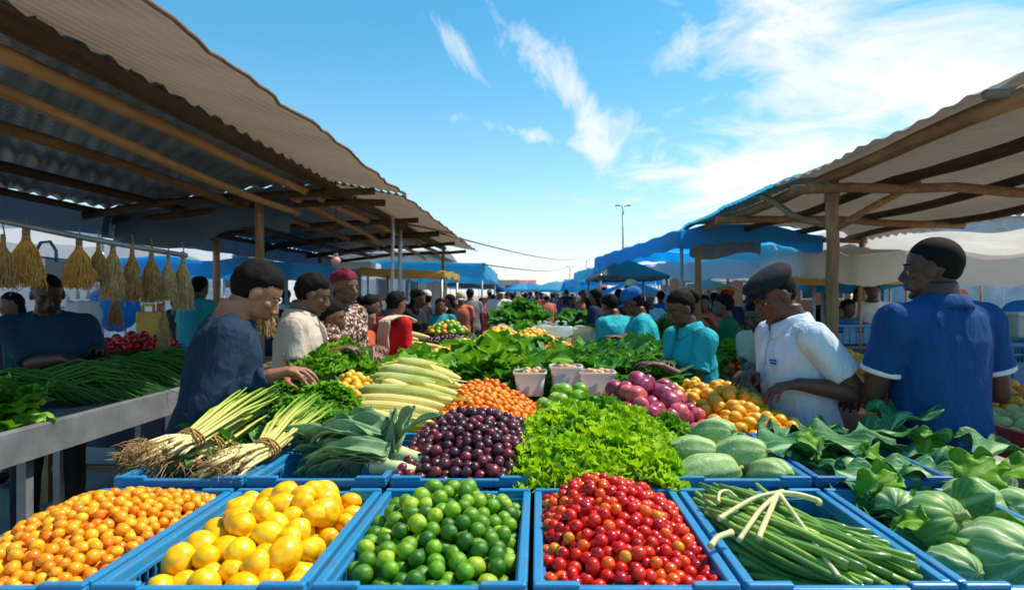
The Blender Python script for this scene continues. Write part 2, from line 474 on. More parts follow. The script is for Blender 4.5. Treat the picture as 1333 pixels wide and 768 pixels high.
def person(label, loc, rz, ht=1.74, sk='dark', lean=.1, twist=0, hyaw=0, hpitch=.2, armR=None, armL=None,
           elR=(.25,-.35,-1), elL=(-.25,-.35,-1), shirt=None, sleeve='short', hem=-.12, trousers=None, skirt=None,
           female=False, girth=1.0, voxel=.0055, hair='short', hat=None, collar=None, extra=None, loose=.02,
           curl=.5, palmR=(0,0,-1), palmL=(0,0,-1), group=None, detail=True, amp=.006, vneck=False, cuff=None, build_sh=1.0, inner=None):
    s = ht/1.75; W = Matrix.Translation(Vector(loc)) @ Matrix.Rotation(rz, 4, 'Z'); Wi = W.inverted()
    root = empty('person', loc, rz, label, 'person', group)
    pel = Vector((0,0,.96))
    def Mh(h):
        k = sm((h+.12)/.27)
        return Matrix.Translation(pel) @ Matrix.Rotation(twist*k, 4, 'Z') @ Matrix.Rotation(-lean*k, 4, 'X')
    U = Mh(1)
    sw = (.165 if female else .182)*build_sh
    Hm = U @ Matrix.Translation((0,.014,.500)) @ Matrix.Rotation(hyaw, 4, 'Z') @ Matrix.Rotation(-hpitch, 4, 'X')
    hs = .97 if female else 1.0
    if female: lv = [(-.16,.165,.125,-.01),(-.06,.178,.13,-.01),(.04,.15,.11,0),(.12,.132,.10,0),(.22,.145,.108,0),(.31,.155,.118,.012),(.40,.155,.095,-.005),(.45,.10,.072,-.01),(.485,.055,.052,-.008),(.55,.046,.05,0)]
    else: lv = [(-.16,.155,.11,-.005),(-.06,.168,.12,-.01),(.05,.158,.112,0),(.13,.154,.11,0),(.25,.168,.12,0),(.35,.18,.122,-.004),(.42,.168,.10,-.01),(.465,.112,.078,-.014),(.50,.066,.062,-.012),(.56,.057,.06,0)]
    def ring(h, rx, ry, y, M=None, n=28, e=2.4):
        M = M or Mh(h); out = []
        for k in range(n):
            a = 2*PI*k/n; c, sn = math.cos(a), math.sin(a)
            out.append(M @ Vector((rx*math.copysign(abs(c)**(2/e), c), y+ry*math.copysign(abs(sn)**(2/e), sn), h)))
        return out
    S = Matrix.Scale(s, 4)
    def tmb(): m = MB(); m.M = S; return m
    b = tmb()
    sk_ = .010 if shirt else 0
    b.loft([ring(h, rx*(girth if h < .4 else 1)-(sk_ if h < .44 else 0), ry*(girth if h < .4 else 1)-(sk_ if h < .44 else 0), y) for h, rx, ry, y in lv])
    if female:
        for q in (-1, 1): b.ell(U @ Vector((q*.07,.085,.29)), (.062,.055,.06))
    # head
    def hp(x, y, z): return Hm @ (Vector((x, y, z+.115))*hs)
    R3 = Hm.to_3x3()
    def he(c, r): b.ell(hp(*c), tuple(k*hs for k in r), rot=R3, nu=24, nv=16)
    he((0,-.012,.024), (.076,.096,.09)); he((0,.022,-.032), (.060,.068,.082)); he((0,.03,-.07), (.048,.05,.034)); he((0,.076,-.095), (.018,.015,.014))
    if detail:
        for q in (-1, 1):
            he((q*.043,.054,-.018), (.02,.022,.018)); he((q*.077,-.004,-.008), (.009,.02,.033)); he((q*.0125,.097,-.031), (.0095,.011,.008))
            he((q*.031,.077,.017), (.021,.011,.008)); he((q*.031,.0725,.0065), (.0150,.0125,.0075)); he((q*.031,.072,-.0125), (.0135,.010,.0048))
            he((q*.03,.035,-.062), (.028,.035,.03))
        caps(b, hp(0,.082,.012), .0085*hs, hp(0,.106,-.024), .0125*hs)
        he((0,.093,-.0535), (.023,.0115,.0065)); he((0,.091,-.065), (.020,.0115,.008)); he((0,.082,-.06), (.028,.012,.014))
    else:
        he((0,.09,-.02), (.013,.02,.025))
    for q in (-1, 1): caps(b, U @ Vector((q*.03,-.018,.475)), .045 if not female else .036, U @ Vector((q*(sw-.05),-.012,.42)), .05 if not female else .04, 12)
    caps(b, U @ Vector((0,-.012,.44)), .06 if not female else .05, hp(0,-.018,-.06), .056 if not female else .047, 16)
    # arms
    joints = {}
    for q, tgt, hint, pl in ((1, armR, elR, palmR), (-1, armL, elL, palmL)):
        sh = U @ Vector((q*sw, -.005, .415))
        if tgt is None: t = sh+Vector((q*.07,.05,-.54))
        else: t = (Wi @ Vector(tgt))/s
        e, t = ik(sh, t, .285, .255, hint)
        joints[q] = (sh, e, t)
        fat = (.88 if female else 1.0)
        b.ell(sh+Vector((0,0,.005)), (.062*fat,.062*fat,.06*fat)); caps(b, sh, .057*fat, e, .041*fat)
        m = e+(t-e)*.3; caps(b, e, .041*fat, m, .0445*fat); caps(b, m, .0445*fat, t, .0265*fat)
        hd = (t-e).normalized()
        plw = Wi.to_3x3() @ Vector(pl)
        if detail: hand(b, t, hd*.85+plw.normalized()*.1+Vector((0,0,-.12)), plw, q, 1.0*fat**.5, curl)
        else: caps(b, t, .026, t+hd*.09, .022)
    # legs
    for q in (-1, 1):
        hip = Vector((q*.088,0,.92)); kn = Vector((q*.105,.02,.5)); an = Vector((q*.115,-.02,.085))
        caps(b, hip, .092*girth**.5, kn, .058); cm = kn+(an-kn)*.28+Vector((0,-.012,0)); caps(b, kn, .057, cm, .056); caps(b, cm, .056, an, .038)
    sk0, lp = skin(sk)
    Hi = (S @ Hm).inverted()
    def asg(c):
        p = Hi @ c; p = Vector((p.x/hs, p.y/hs, p.z/hs-.115))
        if p.y > .086 and abs(p.x) < .024 and -.074 < p.z < -.047: return 1
        return 0
    me = remeshed(b, voxel, 3 if detail else 2, 'body', [sk0, lp], assign=asg if detail else None, keepsm=.4)
    link('body', me, root)
    if detail:
        for q in (-1, 1):
            e = MB(); e.M = S; c = hp(q*.031,.0705,-.002)
            e.ell(c, .0112*hs, 0, R3, 14, 10); fwd = (R3 @ Vector((0,1,-.12))).normalized()
            e.ell(c+fwd*.0066, (.0070,.0070,.0070), 1, R3, 10, 8)
            e.build('eye', [M_EYE, M_IRIS], root)
            e = MB(); e.M = S
            e.tube([hp(q*.014,.0875,.022), hp(q*.028,.0865,.027), hp(q*.042,.0765,.026), hp(q*.052,.060,.020)], [.002,.004,.0035,.0015], 6); e.build('eyebrow', M_HAIR, root)
        for q in (-1, 1):
            pass
    # hair
    if hair:
        hm = MB(); hm.M = S; rnd = random.Random(hash(label) % 999 if False else len(label)*7+int(ht*100))
        hc = (0,-.014,.026); nu, nv = (56, 36) if detail else (24, 16)
        of = Vector((rnd.uniform(0, 9),)*3)
        th = {'short': .17, 'shaved': .018, 'bob': .16, 'bun': .10, 'long': .14, 'scarf': .15, 'afro': .35}[hair]
        front = {'scarf': 20, 'shaved': 34}.get(hair, 29)
        back = {'short': -64, 'shaved': -58, 'bob': -60, 'bun': -55, 'long': -75, 'scarf': -30, 'afro': -35}[hair]
        def fn(d):
            az = math.degrees(math.atan2(d.x, d.y)); az = abs(az); el = math.degrees(math.asin(max(-1, min(1, d.z))))
            side = {'bob': -50, 'long': -40, 'scarf': 4, 'shaved': -14}.get(hair, -24)
            if az < 62: hl = front+(12-front)*sm(az/62)*.75
            elif az < 95: hl = lerp(front+(12-front)*.75, side-6, (az-62)/33)
            else: hl = lerp(side-6, back, sm((az-95)/60))
            hl += 3*noise.noise(d*7+of)
            m = sm((el-hl)/7+.5)
            t = (1.01 if hair != 'shaved' else 1.004)+th*sm((el-hl)/42)*(.75+.5*noise.noise(d*3+of)+(.22 if hair == 'short' else .1)*noise.noise(Vector((d.x*16, d.y*6, d.z*6))+of))
            if hair == 'short': t += .05*sm(d.y*1.5)*sm(d.z*1.4)
            return lerp(.84, t, m)
        hm.ell(hp(*hc), (.0765*hs,.096*hs,.0905*hs), 0, R3, nu, nv, fn)
        if hair != 'scarf': hm.ell(hp(0,-.040,-.010), (.067*hs,.064*hs,.056*hs) if hair != 'shaved' else (.062*hs,.060*hs,.050*hs), 0, R3, nu//2, nv//2, lambda d: 1+.02*noise.noise(d*9)+th*.25)
        if hair == 'bun': hm.ell(hp(0,-.125,.03), (.045,.042,.045), 0, R3, 20, 14, lambda d: 1+.08*noise.noise(d*5))
        if hair == 'long':
            hm.loft([[hp(rx*math.cos(2*PI*k/18), y0+ry*math.sin(2*PI*k/18), z) for k in range(18)] for rx, ry, y0, z in ((.07,.05,-.05,.03),(.078,.05,-.06,-.05),(.075,.04,-.07,-.12),(.06,.03,-.075,-.2))])
        mm = M_HAIR if hair != 'scarf' else extra['scarf']
        hm.build('hair' if hair != 'scarf' else 'headscarf', mm, root)
        if hair == 'scarf':
            k = MB(); k.M = S
            k.ell(hp(.0,-.10,.045), (.05,.045,.05), 0, R3, 20, 14, lambda d: 1+.15*noise.noise(d*4))
            k.tube([hp(-.02,-.1,0), hp(-.03,-.13,-.06), hp(-.035,-.12,-.13)], [.022,.02,.008], 8, flat=.5); k.build('scarf_knot', mm, root)
    # shirt
    if shirt:
        c = tmb(); lo = loose
        for q in (0,):
            L2 = []
            top_ = .468 if female else .487; zs = [hem+i*(top_-hem)/11 for i in range(12)]
            for h in zs:
                for i in range(len(lv)-1):
                    if lv[i][0] <= h <= lv[i+1][0] or (i == 0 and h < lv[0][0]):
                        a, d = lv[i], lv[i+1]; t = max(0, (h-a[0])/(d[0]-a[0])); rx, ry, yy = [lerp(a[k], d[k], t) for k in (1,2,3)]
                        break
                g = girth if h < .4 else 1
                f = lo*(1.6-1.1*sm(h/.42)) if h < .42 else lo*.55
                if h < .0: f += .006
                L2.append(ring(h, rx*g+f, ry*g+f, yy))
            c.loft(L2)
            if female:
                for q2 in (-1, 1): c.ell(U @ Vector((q2*.07,.088,.29)), (.066,.06,.064))
                c.ell(U @ Vector((0,.085,.28)), (.08,.05,.06))
        for q in (-1, 1): caps(c, U @ Vector((q*.035,-.020,.458)), .058 if not female else .048, U @ Vector((q*(sw-.04),-.012,.418)), .072 if not female else .060, 12)
        frac = {'short': .68, 'long': 1.0, 'none': 0, 'elbow': .95}[sleeve]
        cuffs = {}
        for q, (sh, e, t) in joints.items():
            c.ell(sh+Vector((-q*.004,0,.002)), (.077,.076,.074))
            c.tube([sh-(e-sh)*.1, sh], [.07,.074], 16)
            if sleeve == 'long':
                we = e+(t-e)*.93
                c.tube([sh, sh+(e-sh)*.5, e], [.076,.066,.058], 16); c.ell(e, .055); c.tube([e, e+(we-e)*.5, we], [.055,.052,.042], 16)
                cuffs[q] = (we, (t-e).normalized(), .043)
            elif frac:
                en = sh+(e-sh)*frac; r1 = .066 if sleeve == 'short' else .062
                if female: r1 -= .008
                c.tube([sh, sh+(e-sh)*.35, en], [.077, .070, r1+.004], 18); cuffs[q] = (en, (e-sh).normalized(), r1+.004)
        me = remeshed(c, voxel*1.25 if detail else voxel, 5 if detail else 2, 'shirt', [shirt], amp=amp if detail else 0, seed=len(label))
        so = link('shirt', me, root)
        if cuff and detail:
            for q, (p, d, r) in cuffs.items():
                k = MB(); k.M = S; k.tube([p-d*.012, p-d*.006, p+d*.004, p+d*.007], [r+.001, r+.0035, r+.0035, r], 28); k.build('sleeve_trim', cuff, root)
        if collar and detail:
            k = MB(); k.M = S; rr = []
            nk = .064 if not female else .056
            n = 30
            for lvl, (dr, dz) in enumerate(((.006,-.012),(.012,.012),(.013,.026),(.02,.022),(.034,-.008),(.038,-.02))):
                ring_ = []
                for i in range(n):
                    a = -PI/2+ (i/(n-1))*2*PI*.93+.22 if vneck else 2*PI*i/(n-1)+PI/2
                    a = PI/2+.16+(2*PI-.32)*i/(n-1)
                    fr = abs(math.sin(a)) if math.sin(a) > 0 else 0
                    z = .488+dz-.03*fr*fr-(.02*fr if lvl > 3 else 0)
                    ring_.append(U @ Vector(((nk+dr)*math.cos(a), -.01+(nk+dr+.012*fr)*math.sin(a), z)))
                rr.append(ring_)
            vs = [p for r_ in rr for p in r_]; fs = []
            for i in range(len(rr)-1):
                for j in range(n-1):
                    a_ = i*n+j; fs.append((a_, a_+1, a_+n+1, a_+n))
            k.add(vs, fs); co = k.build('collar', collar, root); sd = co.modifiers.new('s', 'SOLIDIFY'); sd.thickness = .004
            if not vneck:
                k = MB(); k.M = S
                pts = [U @ Vector((0, y, z)) for y, z in ((.088,.45),(.122,.41),(.14,.36),(.148,.31))]
                k.tube(pts, [.014,.016,.016,.014], 8, flat=.25, up=(1,0,0)); k.build('placket', collar, root)
    # trousers / skirt
    if trousers:
        c = tmb(); g = girth
        c.loft([ring(h, (rx+.012)*g, (ry+.012)*g, 0, Matrix.Translation(pel)) for h, rx, ry in ((-.17,.17,.125),(-.08,.172,.128),(.0,.158,.112),(.05,.14,.09))])
        for q in (-1, 1):
            c.tube([(q*.085,0,.93),(q*.095,.01,.7),(q*.105,.02,.5),(q*.112,0,.3),(q*.115,-.02,.07)], [.105*g,.092,.078,.073,.068], 18)
        link('trousers', remeshed(c, max(voxel*1.6, .009), 3, 'trousers', [trousers], amp=.006 if detail else 0, fs=(8,8,3)), root)
    if skirt:
        c = tmb(); L2 = []
        for z, rx, ry in ((1.03,.15,.115),(.95,.18,.14),(.8,.21,.17),(.55,.24,.2),(.3,.27,.23),(.27,.268,.228)):
            L2.append([Vector(((rx*girth+.012*math.sin(k*9*2*PI/60)*sm((1.0-z)*3))*math.cos(2*PI*k/60), (ry*girth+.012*math.sin(k*9*2*PI/60)*sm((1.0-z)*3))*math.sin(2*PI*k/60), z)) for k in range(60)])
        c.loft(L2); c.build('skirt', skirt, root)
    for q in (-1, 1):
        c = tmb(); c.ell((q*.12,.05,.045), (.048,.13,.045), nu=14, nv=8); c.box((q*.12,.05,.012), (.085,.25,.022)); c.build('shoe', M_SHOE, root)
    # hats
    if hat:
        kind, hmat = hat
        c = MB(); c.M = S
        if kind == 'flat':
            n = 40; rr = []
            for (k, z, yo) in ((.95,.045,0),(1.0,.052,.0),(1.12,.066,.006),(1.19,.08,.012),(1.1,.1,.008),(.8,.117,.0),(.4,.126,-.006),(.05,.128,-.006)):
                rr.append([hp(.082*k*math.cos(2*PI*i/n), -.008+yo+.104*k*math.sin(2*PI*i/n), z+.0+(.012*math.sin(2*PI*i/n)*(-1))*(k/1.2)) for i in range(n)])
            c.loft(rr); c.build('flat_cap', hmat, root)
            c = MB(); c.M = S
            c.grid(lambda u, v: hp((u-.5)*.15*(1-.25*v*v), .075+v*.075*(1-(2*u-1)**2*.75), .058-v*.018-.012*(2*u-1)**2), 12, 6)
            o = c.build('cap_peak', hmat, root); sd = o.modifiers.new('s', 'SOLIDIFY'); sd.thickness = .006
        elif kind == 'cap':
            n = 36; rr = []
            for (k, z) in ((.98,.02),(1.04,.04),(1.05,.07),(.97,.10),(.72,.127),(.4,.14),(.05,.143)):
                rr.append([hp(.083*k*math.cos(2*PI*i/n), -.012+.104*k*math.sin(2*PI*i/n), z+.01) for i in range(n)])
            c.loft(rr); c.ell(hp(0,-.012,.153), .006); c.build('cap_crown', hmat, root)
            c = MB(); c.M = S
            c.grid(lambda u, v: hp((u-.5)*.15*(1-.2*v*v), .075+v*.085*(1-(2*u-1)**2*.7), .03-v*.02-.015*(2*u-1)**2), 12, 6)
            o = c.build('cap_peak', hmat, root); sd = o.modifiers.new('s', 'SOLIDIFY'); sd.thickness = .004
    root['_s'] = s
    return root, joints, U, S, Hm
# ---- cloth colours
C_NAVY = clothmat('navy_work_cotton', (.010,.034,.072), .85, .5)
C_TEALNAVY = clothmat('petrol_tshirt', (.008,.045,.085), .85, .4)
C_BEIGE = clothmat('beige_linen', (.55,.48,.40), .9, .5)
C_WHITE = clothmat('white_cotton', (.72,.74,.78), .9, .5)
C_PALEB = clothmat('pale_blue_pique', (.60,.72,.86), .88, .45)
C_ROYAL = clothmat('royal_blue_pique', (.003,.060,.21), .8, .5)
C_ROYAL2 = clothmat('royal_blue_trousers', (.004,.08,.28), .75, .5)
C_CYAN = clothmat('turquoise_cotton', (.02,.42,.50), .85, .45)
C_GREEN = clothmat('green_cotton', (.01,.16,.07), .9, .4)
C_RED = clothmat('red_cotton', (.55,.01,.015), .85, .4)
C_CREAM = clothmat('cream_shawl', (.66,.56,.42), .9, .5)
C_BLACK = clothmat('black_cotton', (.012,.012,.016), .85, .4)
C_MAROON = clothmat('maroon_headscarf', (.16,.008,.03), .7, .5)
C_PRINT = clothmat('speckled_print', (.3,.2,.15), .85, .4, pat=([(0,(.04,.02,.015)),(.42,(.30,.16,.10)),(.62,(.55,.48,.42)),(.8,(.06,.03,.03))], 62))
C_BLUECAP = clothmat('blue_cap_cloth', (.01,.13,.42), .8, .3)
C_BLACKCAP = clothmat('charcoal_cap_cloth', (.018,.022,.028), .9, .2, fs=14)
C_TRIM = simple('white_trim', (.75,.8,.85), .8)

t0 = time.time()
person('man in navy long-sleeved work shirt and pale blue jeans bending over the leafy bundles', (-1.31,2.52,0), rad(-64), 1.77, 'tan',
       lean=.16, hyaw=-.02, hpitch=.5, armR=P(352,489,2.33), armL=P(372,492,2.62), elR=(.25,-.35,-1), elL=(-.25,-.3,-1), shirt=C_NAVY, sleeve='long',
       hem=.0, trousers=M_DENIM, hair='short', loose=.026, curl=.75, amp=.009, girth=1.0, voxel=.005, cuff=C_NAVY)
person('young man in short-sleeved beige linen shirt beside the woman in the headscarf', (-1.44,3.72,0), rad(-78), 1.74, 'brown',
       lean=.08, hyaw=.02, hpitch=.35, armR=P(436,458,3.55), armL=P(425,448,3.8), elR=(.2,-.5,-1), elL=(-.2,-.4,-1), shirt=C_BEIGE, sleeve='short', hem=-.14,
       trousers=M_DARKCLOTH, hair='short', collar=C_BEIGE, loose=.026, curl=.9, voxel=.007)
person('child in plain white shirt standing behind the young man in beige', (-1.40,4.15,0), rad(-80), 1.56, 'brown', lean=.0, hpitch=.2,
       armR=P(430,450,4.0), shirt=C_WHITE, sleeve='short', hem=-.16, trousers=M_DARKCLOTH, hair='short', loose=.04, voxel=.011)
person('woman in maroon headscarf and speckled brown blouse looking towards the stall', (-1.38,4.35,0), rad(-112), 1.79, 'brown',
       lean=.05, hyaw=-.15, hpitch=.12, armR=P(478,458,3.95), armL=P(488,452,4.3), shirt=C_PRINT, sleeve='elbow', hem=-.2, skirt=C_BLACK, hair='scarf',
       female=True, extra={'scarf': C_MAROON}, loose=.02, voxel=.007, girth=1.1)
# woman in turquoise polo
rt, jt, U_, S_, Hm_ = person('woman in bright turquoise polo shirt sorting leafy greens', (.93,3.72,0), rad(112), 1.65, 'dark', lean=.10, hyaw=.0, hpitch=.3,
       armR=P(868,474,3.62), armL=P(860,476,3.45), elR=(.25,-.3,-1), elL=(-.2,-.5,-1), shirt=C_CYAN, sleeve='short', hem=-.16, trousers=M_DARKCLOTH, hair='bun',
       female=True, collar=C_CYAN, girth=1.12, loose=.014, voxel=.006, cuff=C_CYAN)
# man in pale polo and flat cap
rw, jw, Uw, Sw, Hw = person('man in pale blue-white polo and charcoal flat cap picking yellow fruit', (1.19,2.82,0), rad(98), 1.74, 'dark', lean=.14, hyaw=.05, hpitch=.32,
       armR=P(978,488,2.86), armL=P(1040,500,2.60), elR=(.3,-.3,-1), elL=(-.25,-.45,-1), shirt=C_PALEB, sleeve='short', hem=-.2, trousers=M_DARKCLOTH, hair='shaved',
       hat=('flat', C_BLACKCAP), collar=C_PALEB, loose=.018, curl=.85, voxel=.005, girth=1.0)
M_LOGO = simple('logo_thread', (.03,.18,.55), .7)
lg = MB(); lg.M = Sw
for r_ in range(2):
    for i in range(7):
        x = -.095+i*.0075+(.002 if r_ else 0); hgt = (.010,.007,.011,.007,.009,.007,.008)[(i+r_*3) % 7]
        if r_ and i > 5: continue
        lg.box(Uw @ Vector((x,.143-abs(x)*.10,.335-.013*r_)), (.0042,.004,hgt), 0, Uw.to_3x3())
lg.build('chest_logo', M_LOGO, rw)
# man in royal blue seen from behind
person('man in royal blue polo with white sleeve trim seen from behind', (1.59,2.48,0), rad(10), 1.84, 'deep', lean=.0, hyaw=.72, hpitch=.12,
       armR=(1.70,2.74,1.14), armL=(1.40,2.76,1.12), elR=(.45,-.35,-.9), elL=(-.4,-.35,-.95), shirt=C_ROYAL, sleeve='short', hem=-.03, trousers=C_ROYAL2, hair='shaved',
       collar=C_ROYAL, loose=.019, voxel=.0055, girth=.97, cuff=C_TRIM, build_sh=1.03, amp=.006)
person('person in pale yellow short-sleeved shirt half hidden behind the flat cap man', (1.56,4.25,0), rad(120), 1.58, 'dark', lean=.1, hpitch=.3,
       armR=P(975,475,4.0), shirt=C_CREAM, sleeve='short', trousers=M_DARKCLOTH, hair='short', voxel=.010)
person('man in petrol blue T-shirt standing in shade behind the metal counter', (-2.93,3.75,0), rad(-150), 1.74, 'deep', lean=.08, hyaw=.25, hpitch=.35,
       armR=P(85,466,3.5), armL=P(130,455,3.75), elR=(.4,-.3,-1), elL=(-.3,-.3,-1), shirt=C_TEALNAVY, sleeve='elbow', hem=-.15, trousers=M_DARKCLOTH, hair='shaved',
       voxel=.008, girth=1.15)
person('seller in turquoise shirt with bright blue cap facing left', (.96,5.6,0), rad(85), 1.66, 'dark', lean=.12, hpitch=.25,
       armR=P(812,437,5.35), armL=P(806,440,5.2), shirt=C_CYAN, sleeve='elbow', trousers=M_DARKCLOTH, hair='short', hat=('cap', C_BLUECAP), voxel=.009, girth=1.15, loose=.03)
person('seller in turquoise shirt with bare black hair facing away', (.80,6.2,0), rad(40), 1.62, 'dark', lean=.15, hpitch=.3,
       shirt=C_CYAN, sleeve='elbow', trousers=M_DARKCLOTH, hair='short', voxel=.010, girth=1.2, loose=.03)
person('woman in dark green shirt under the canopies', (1.78,5.75,0), rad(80), 1.62, 'brown', lean=.1, hpitch=.1,
       armR=P(925,420,5.6), shirt=C_GREEN, sleeve='elbow', skirt=C_BLACK, hair='bob', female=True, voxel=.010, girth=1.2, loose=.02)
# woman in red with a cream shawl, seen from behind
rr_, jr, Ur, Sr, Hr = person('woman in red top with a cream shawl over her shoulder, back turned', (-1.31,5.6,0), rad(-38), 1.64, 'brown', lean=.05, hpitch=.2,
       shirt=C_RED, sleeve='elbow', skirt=C_CREAM, hair='short', female=True, voxel=.010, girth=1.2, loose=.02)
sh = MB(); sh.M = Sr
sh.grid(lambda u, v: Ur @ Vector((.02+.15*u+.01*math.sin(v*20), -.175-.01*math.sin(u*22)-.0*v, .45-.62*v)), 20, 14)
sh.grid(lambda u, v: Ur @ Vector((.02+.15*u, -.175+.33*v, .45+.045*math.sin(PI*v)+.01*math.sin(u*22))), 20, 10)
so_ = sh.build('shawl', C_CREAM, rr_); so_.modifiers.new('s', 'SOLIDIFY').thickness = .012
person('woman in blue-grey top with black hair near the hanging scarves', (-1.66,5.9,0), rad(-60), 1.62, 'brown', shirt=clothmat('slate_cotton', (.10,.16,.28)), sleeve='short', skirt=C_BLACK, hair='bun', female=True, voxel=.012)
person('girl in orange-red dress with long black hair beside the red-clad woman', (-1.50,5.2,0), rad(-100), 1.52, 'tan', shirt=clothmat('rust_cotton', (.50,.10,.04)), sleeve='short', skirt=C_RED, hair='bob', female=True, voxel=.012)
person('person in black top with folded arms by the steel canopy post', (-1.55,7.8,0), rad(-120), 1.68, 'dark', shirt=C_BLACK, sleeve='long', trousers=M_DARKCLOTH, hair='long', female=True, voxel=.012)
# ---- the crowd: five figures, copied with other clothes
crowdm = {k: clothmat('crowd_'+k, c) for k, c in {'red': (.45,.03,.03), 'blue': (.03,.12,.38), 'white': (.66,.66,.66), 'black': (.015,.015,.02), 'coral': (.60,.16,.10),
          'green': (.03,.20,.08), 'teal': (.02,.28,.34), 'purple': (.12,.04,.16), 'yellow': (.6,.42,.06), 'grey': (.18,.19,.21), 'pink': (.6,.2,.28), 'navy': (.015,.03,.09)}.items()}
ck = list(crowdm); crowdm['straw'] = clothmat('pale_cap_cloth', (.55,.50,.38))
protos = []
rr = random.Random(21)
CW = {'red': 'red', 'blue': 'blue', 'white': 'white', 'black': 'black', 'coral': 'coral', 'green': 'green', 'teal': 'teal', 'purple': 'purple', 'yellow': 'mustard', 'grey': 'grey', 'pink': 'pink', 'navy': 'navy'}
spec = [dict(ht=1.72, sk='dark', hair='short', sleeve='short', trousers=crowdm['navy'], lean=.05),
        dict(ht=1.62, sk='brown', hair='long', sleeve='elbow', skirt=crowdm['purple'], female=True, lean=.03),
        dict(ht=1.75, sk='deep', hair='shaved', sleeve='long', trousers=crowdm['black'], lean=.0),
        dict(ht=1.6, sk='dark', hair='bun', sleeve='short', skirt=crowdm['red'], female=True, lean=.1),
        dict(ht=1.66, sk='brown', hair='scarf', sleeve='elbow', skirt=crowdm['teal'], female=True, lean=.06, extra={'scarf': crowdm['coral']}),
        dict(ht=1.7, sk='brown', hair='short', sleeve='short', trousers=crowdm['navy'], lean=.04, hat=('cap', crowdm['straw']))]
# px, distance, turn, figure, shirt, bottom
crowd = [(540,8.6,200,2,'black','black'),(556,9.6,30,0,'navy','grey'),(573,8.4,190,1,'teal','black'),(588,10.2,100,1,'black','purple'),(600,11.5,180,2,'coral','black'),
 (612,12.5,10,0,'grey','navy'),(628,13.5,170,3,'red','navy'),(650,12.2,200,2,'white','grey'),(642,17,0,1,'white','blue'),(660,19,180,0,'blue','black'),(668,22,20,3,'coral','purple'),
 (676,16,190,4,'pink','teal'),(684,20,0,2,'red','black'),(691,26,10,0,'navy','grey'),(699,18,180,0,'red','navy'),(706,23,200,1,'black','purple'),(712,15.5,20,0,'coral','blue'),
 (719,21,0,2,'navy','black'),(726,28,180,4,'green','teal'),(731,17.5,160,3,'purple','red'),(738,24,30,0,'black','navy'),(744,11.5,190,3,'teal','green'),(752,19,0,4,'pink','coral'),
 (760,12.8,200,2,'coral','coral'),(768,9.6,15,1,'black','navy'),(778,8.8,60,1,'navy','black'),(786,14,180,0,'blue','black'),(806,10.5,20,2,'grey','black'),(820,8.6,-30,0,'black','navy'),
 (846,9.5,170,4,'white','teal'),(862,11.5,10,3,'blue','purple'),(905,9.2,200,2,'white','navy'),(916,8.0,170,1,'coral','black'),(932,10.5,20,0,'black','grey'),(945,8.4,190,2,'navy','navy'),
 (985,9,10,0,'grey','navy'),(1100,7.2,190,3,'blue','black'),(1118,8.2,175,1,'yellow','purple'),(1135,7.6,160,0,'white','navy'),(1250,8.6,170,4,'teal','red'),(1078,9.5,0,0,'black','navy'),
 (255,7.0,-20,0,'teal','black'),(236,8.5,160,3,'black','red'),(350,8.2,180,1,'navy','black'),(372,9.5,20,2,'white','grey'),(20,5.2,170,1,'black','black'),(402,8.8,0,0,'blue','navy'),(455,8.6,190,2,'black','navy'),
 (492,9.4,170,4,'grey','black'),(520,10.6,0,1,'red','black'),(655,30,0,1,'grey','black'),(666,33,90,0,'red','navy'),(680,31,0,2,'black','grey'),(694,36,0,3,'white','red'),(703,33,0,0,'teal','navy'),
 (714,35,0,1,'coral','black'),(722,32,180,2,'blue','navy'),(733,34,0,0,'white','black'),(745,30,0,3,'black','red'),(755,27,0,0,'yellow','navy'),(648,25,0,2,'navy','black'),(637,21,0,0,'coral','navy'),(770,20,0,2,'white','grey'),(790,18,0,1,'red','black')]
figs = []
for i, sp_ in enumerate(spec):
    r_, *_ = person('x', (0,0,0), 0, shirt=crowdm['red'], detail=False, voxel=.016, girth=1.08, hpitch=.1, **sp_); figs.append(r_)
used = set(); seenlab = {}
HAIRW = ('short hair', 'long hair', 'shaved head', 'hair bun', 'coral headscarf', 'cap')
for n_, (px, Y, turn, k, top, bot) in enumerate(crowd):
    if k in (0, 2) and n_ % 3 == 1: k = 5
    if k in used: c = copy_tree(figs[k])
    else: c = figs[k]; used.add(k)
    c.location = ((px-VX)/F*Y, Y, 0); c.rotation_euler = (0,0,rad(turn)); sc_ = rr.uniform(.95, 1.06); c.scale = (sc_,)*3
    side = 'between the stalls' if 640 < px < 775 else ('under the left roofs' if px < 640 else 'under the right canopies')
    dist = 'near' if Y < 10 else ('midway' if Y < 20 else 'far off')
    lab = f"{dist} shopper in {CW[top]} top, {CW[bot]} {'skirt' if k in (1,3,4) else 'trousers'}, {HAIRW[k]}, {side}"
    if lab in seenlab: lab = lab.replace('shopper', 'smaller shopper')
    seenlab[lab] = 1
    c['label'] = lab; c['category'] = 'person'; c['group'] = 'shoppers in the market crowd'
    for ch in c.children:
        b0 = ch.name.split('.')[0]
        m = {'shirt': top, 'trousers': bot, 'skirt': bot, 'cap_crown': rr.choice(['straw', 'white', 'blue', 'red', 'straw'])}.get(b0)
        if m:
            ch.material_slots[0].link = 'OBJECT'; ch.material_slots[0].material = crowdm[m]
print('people', round(time.time()-t0, 1))
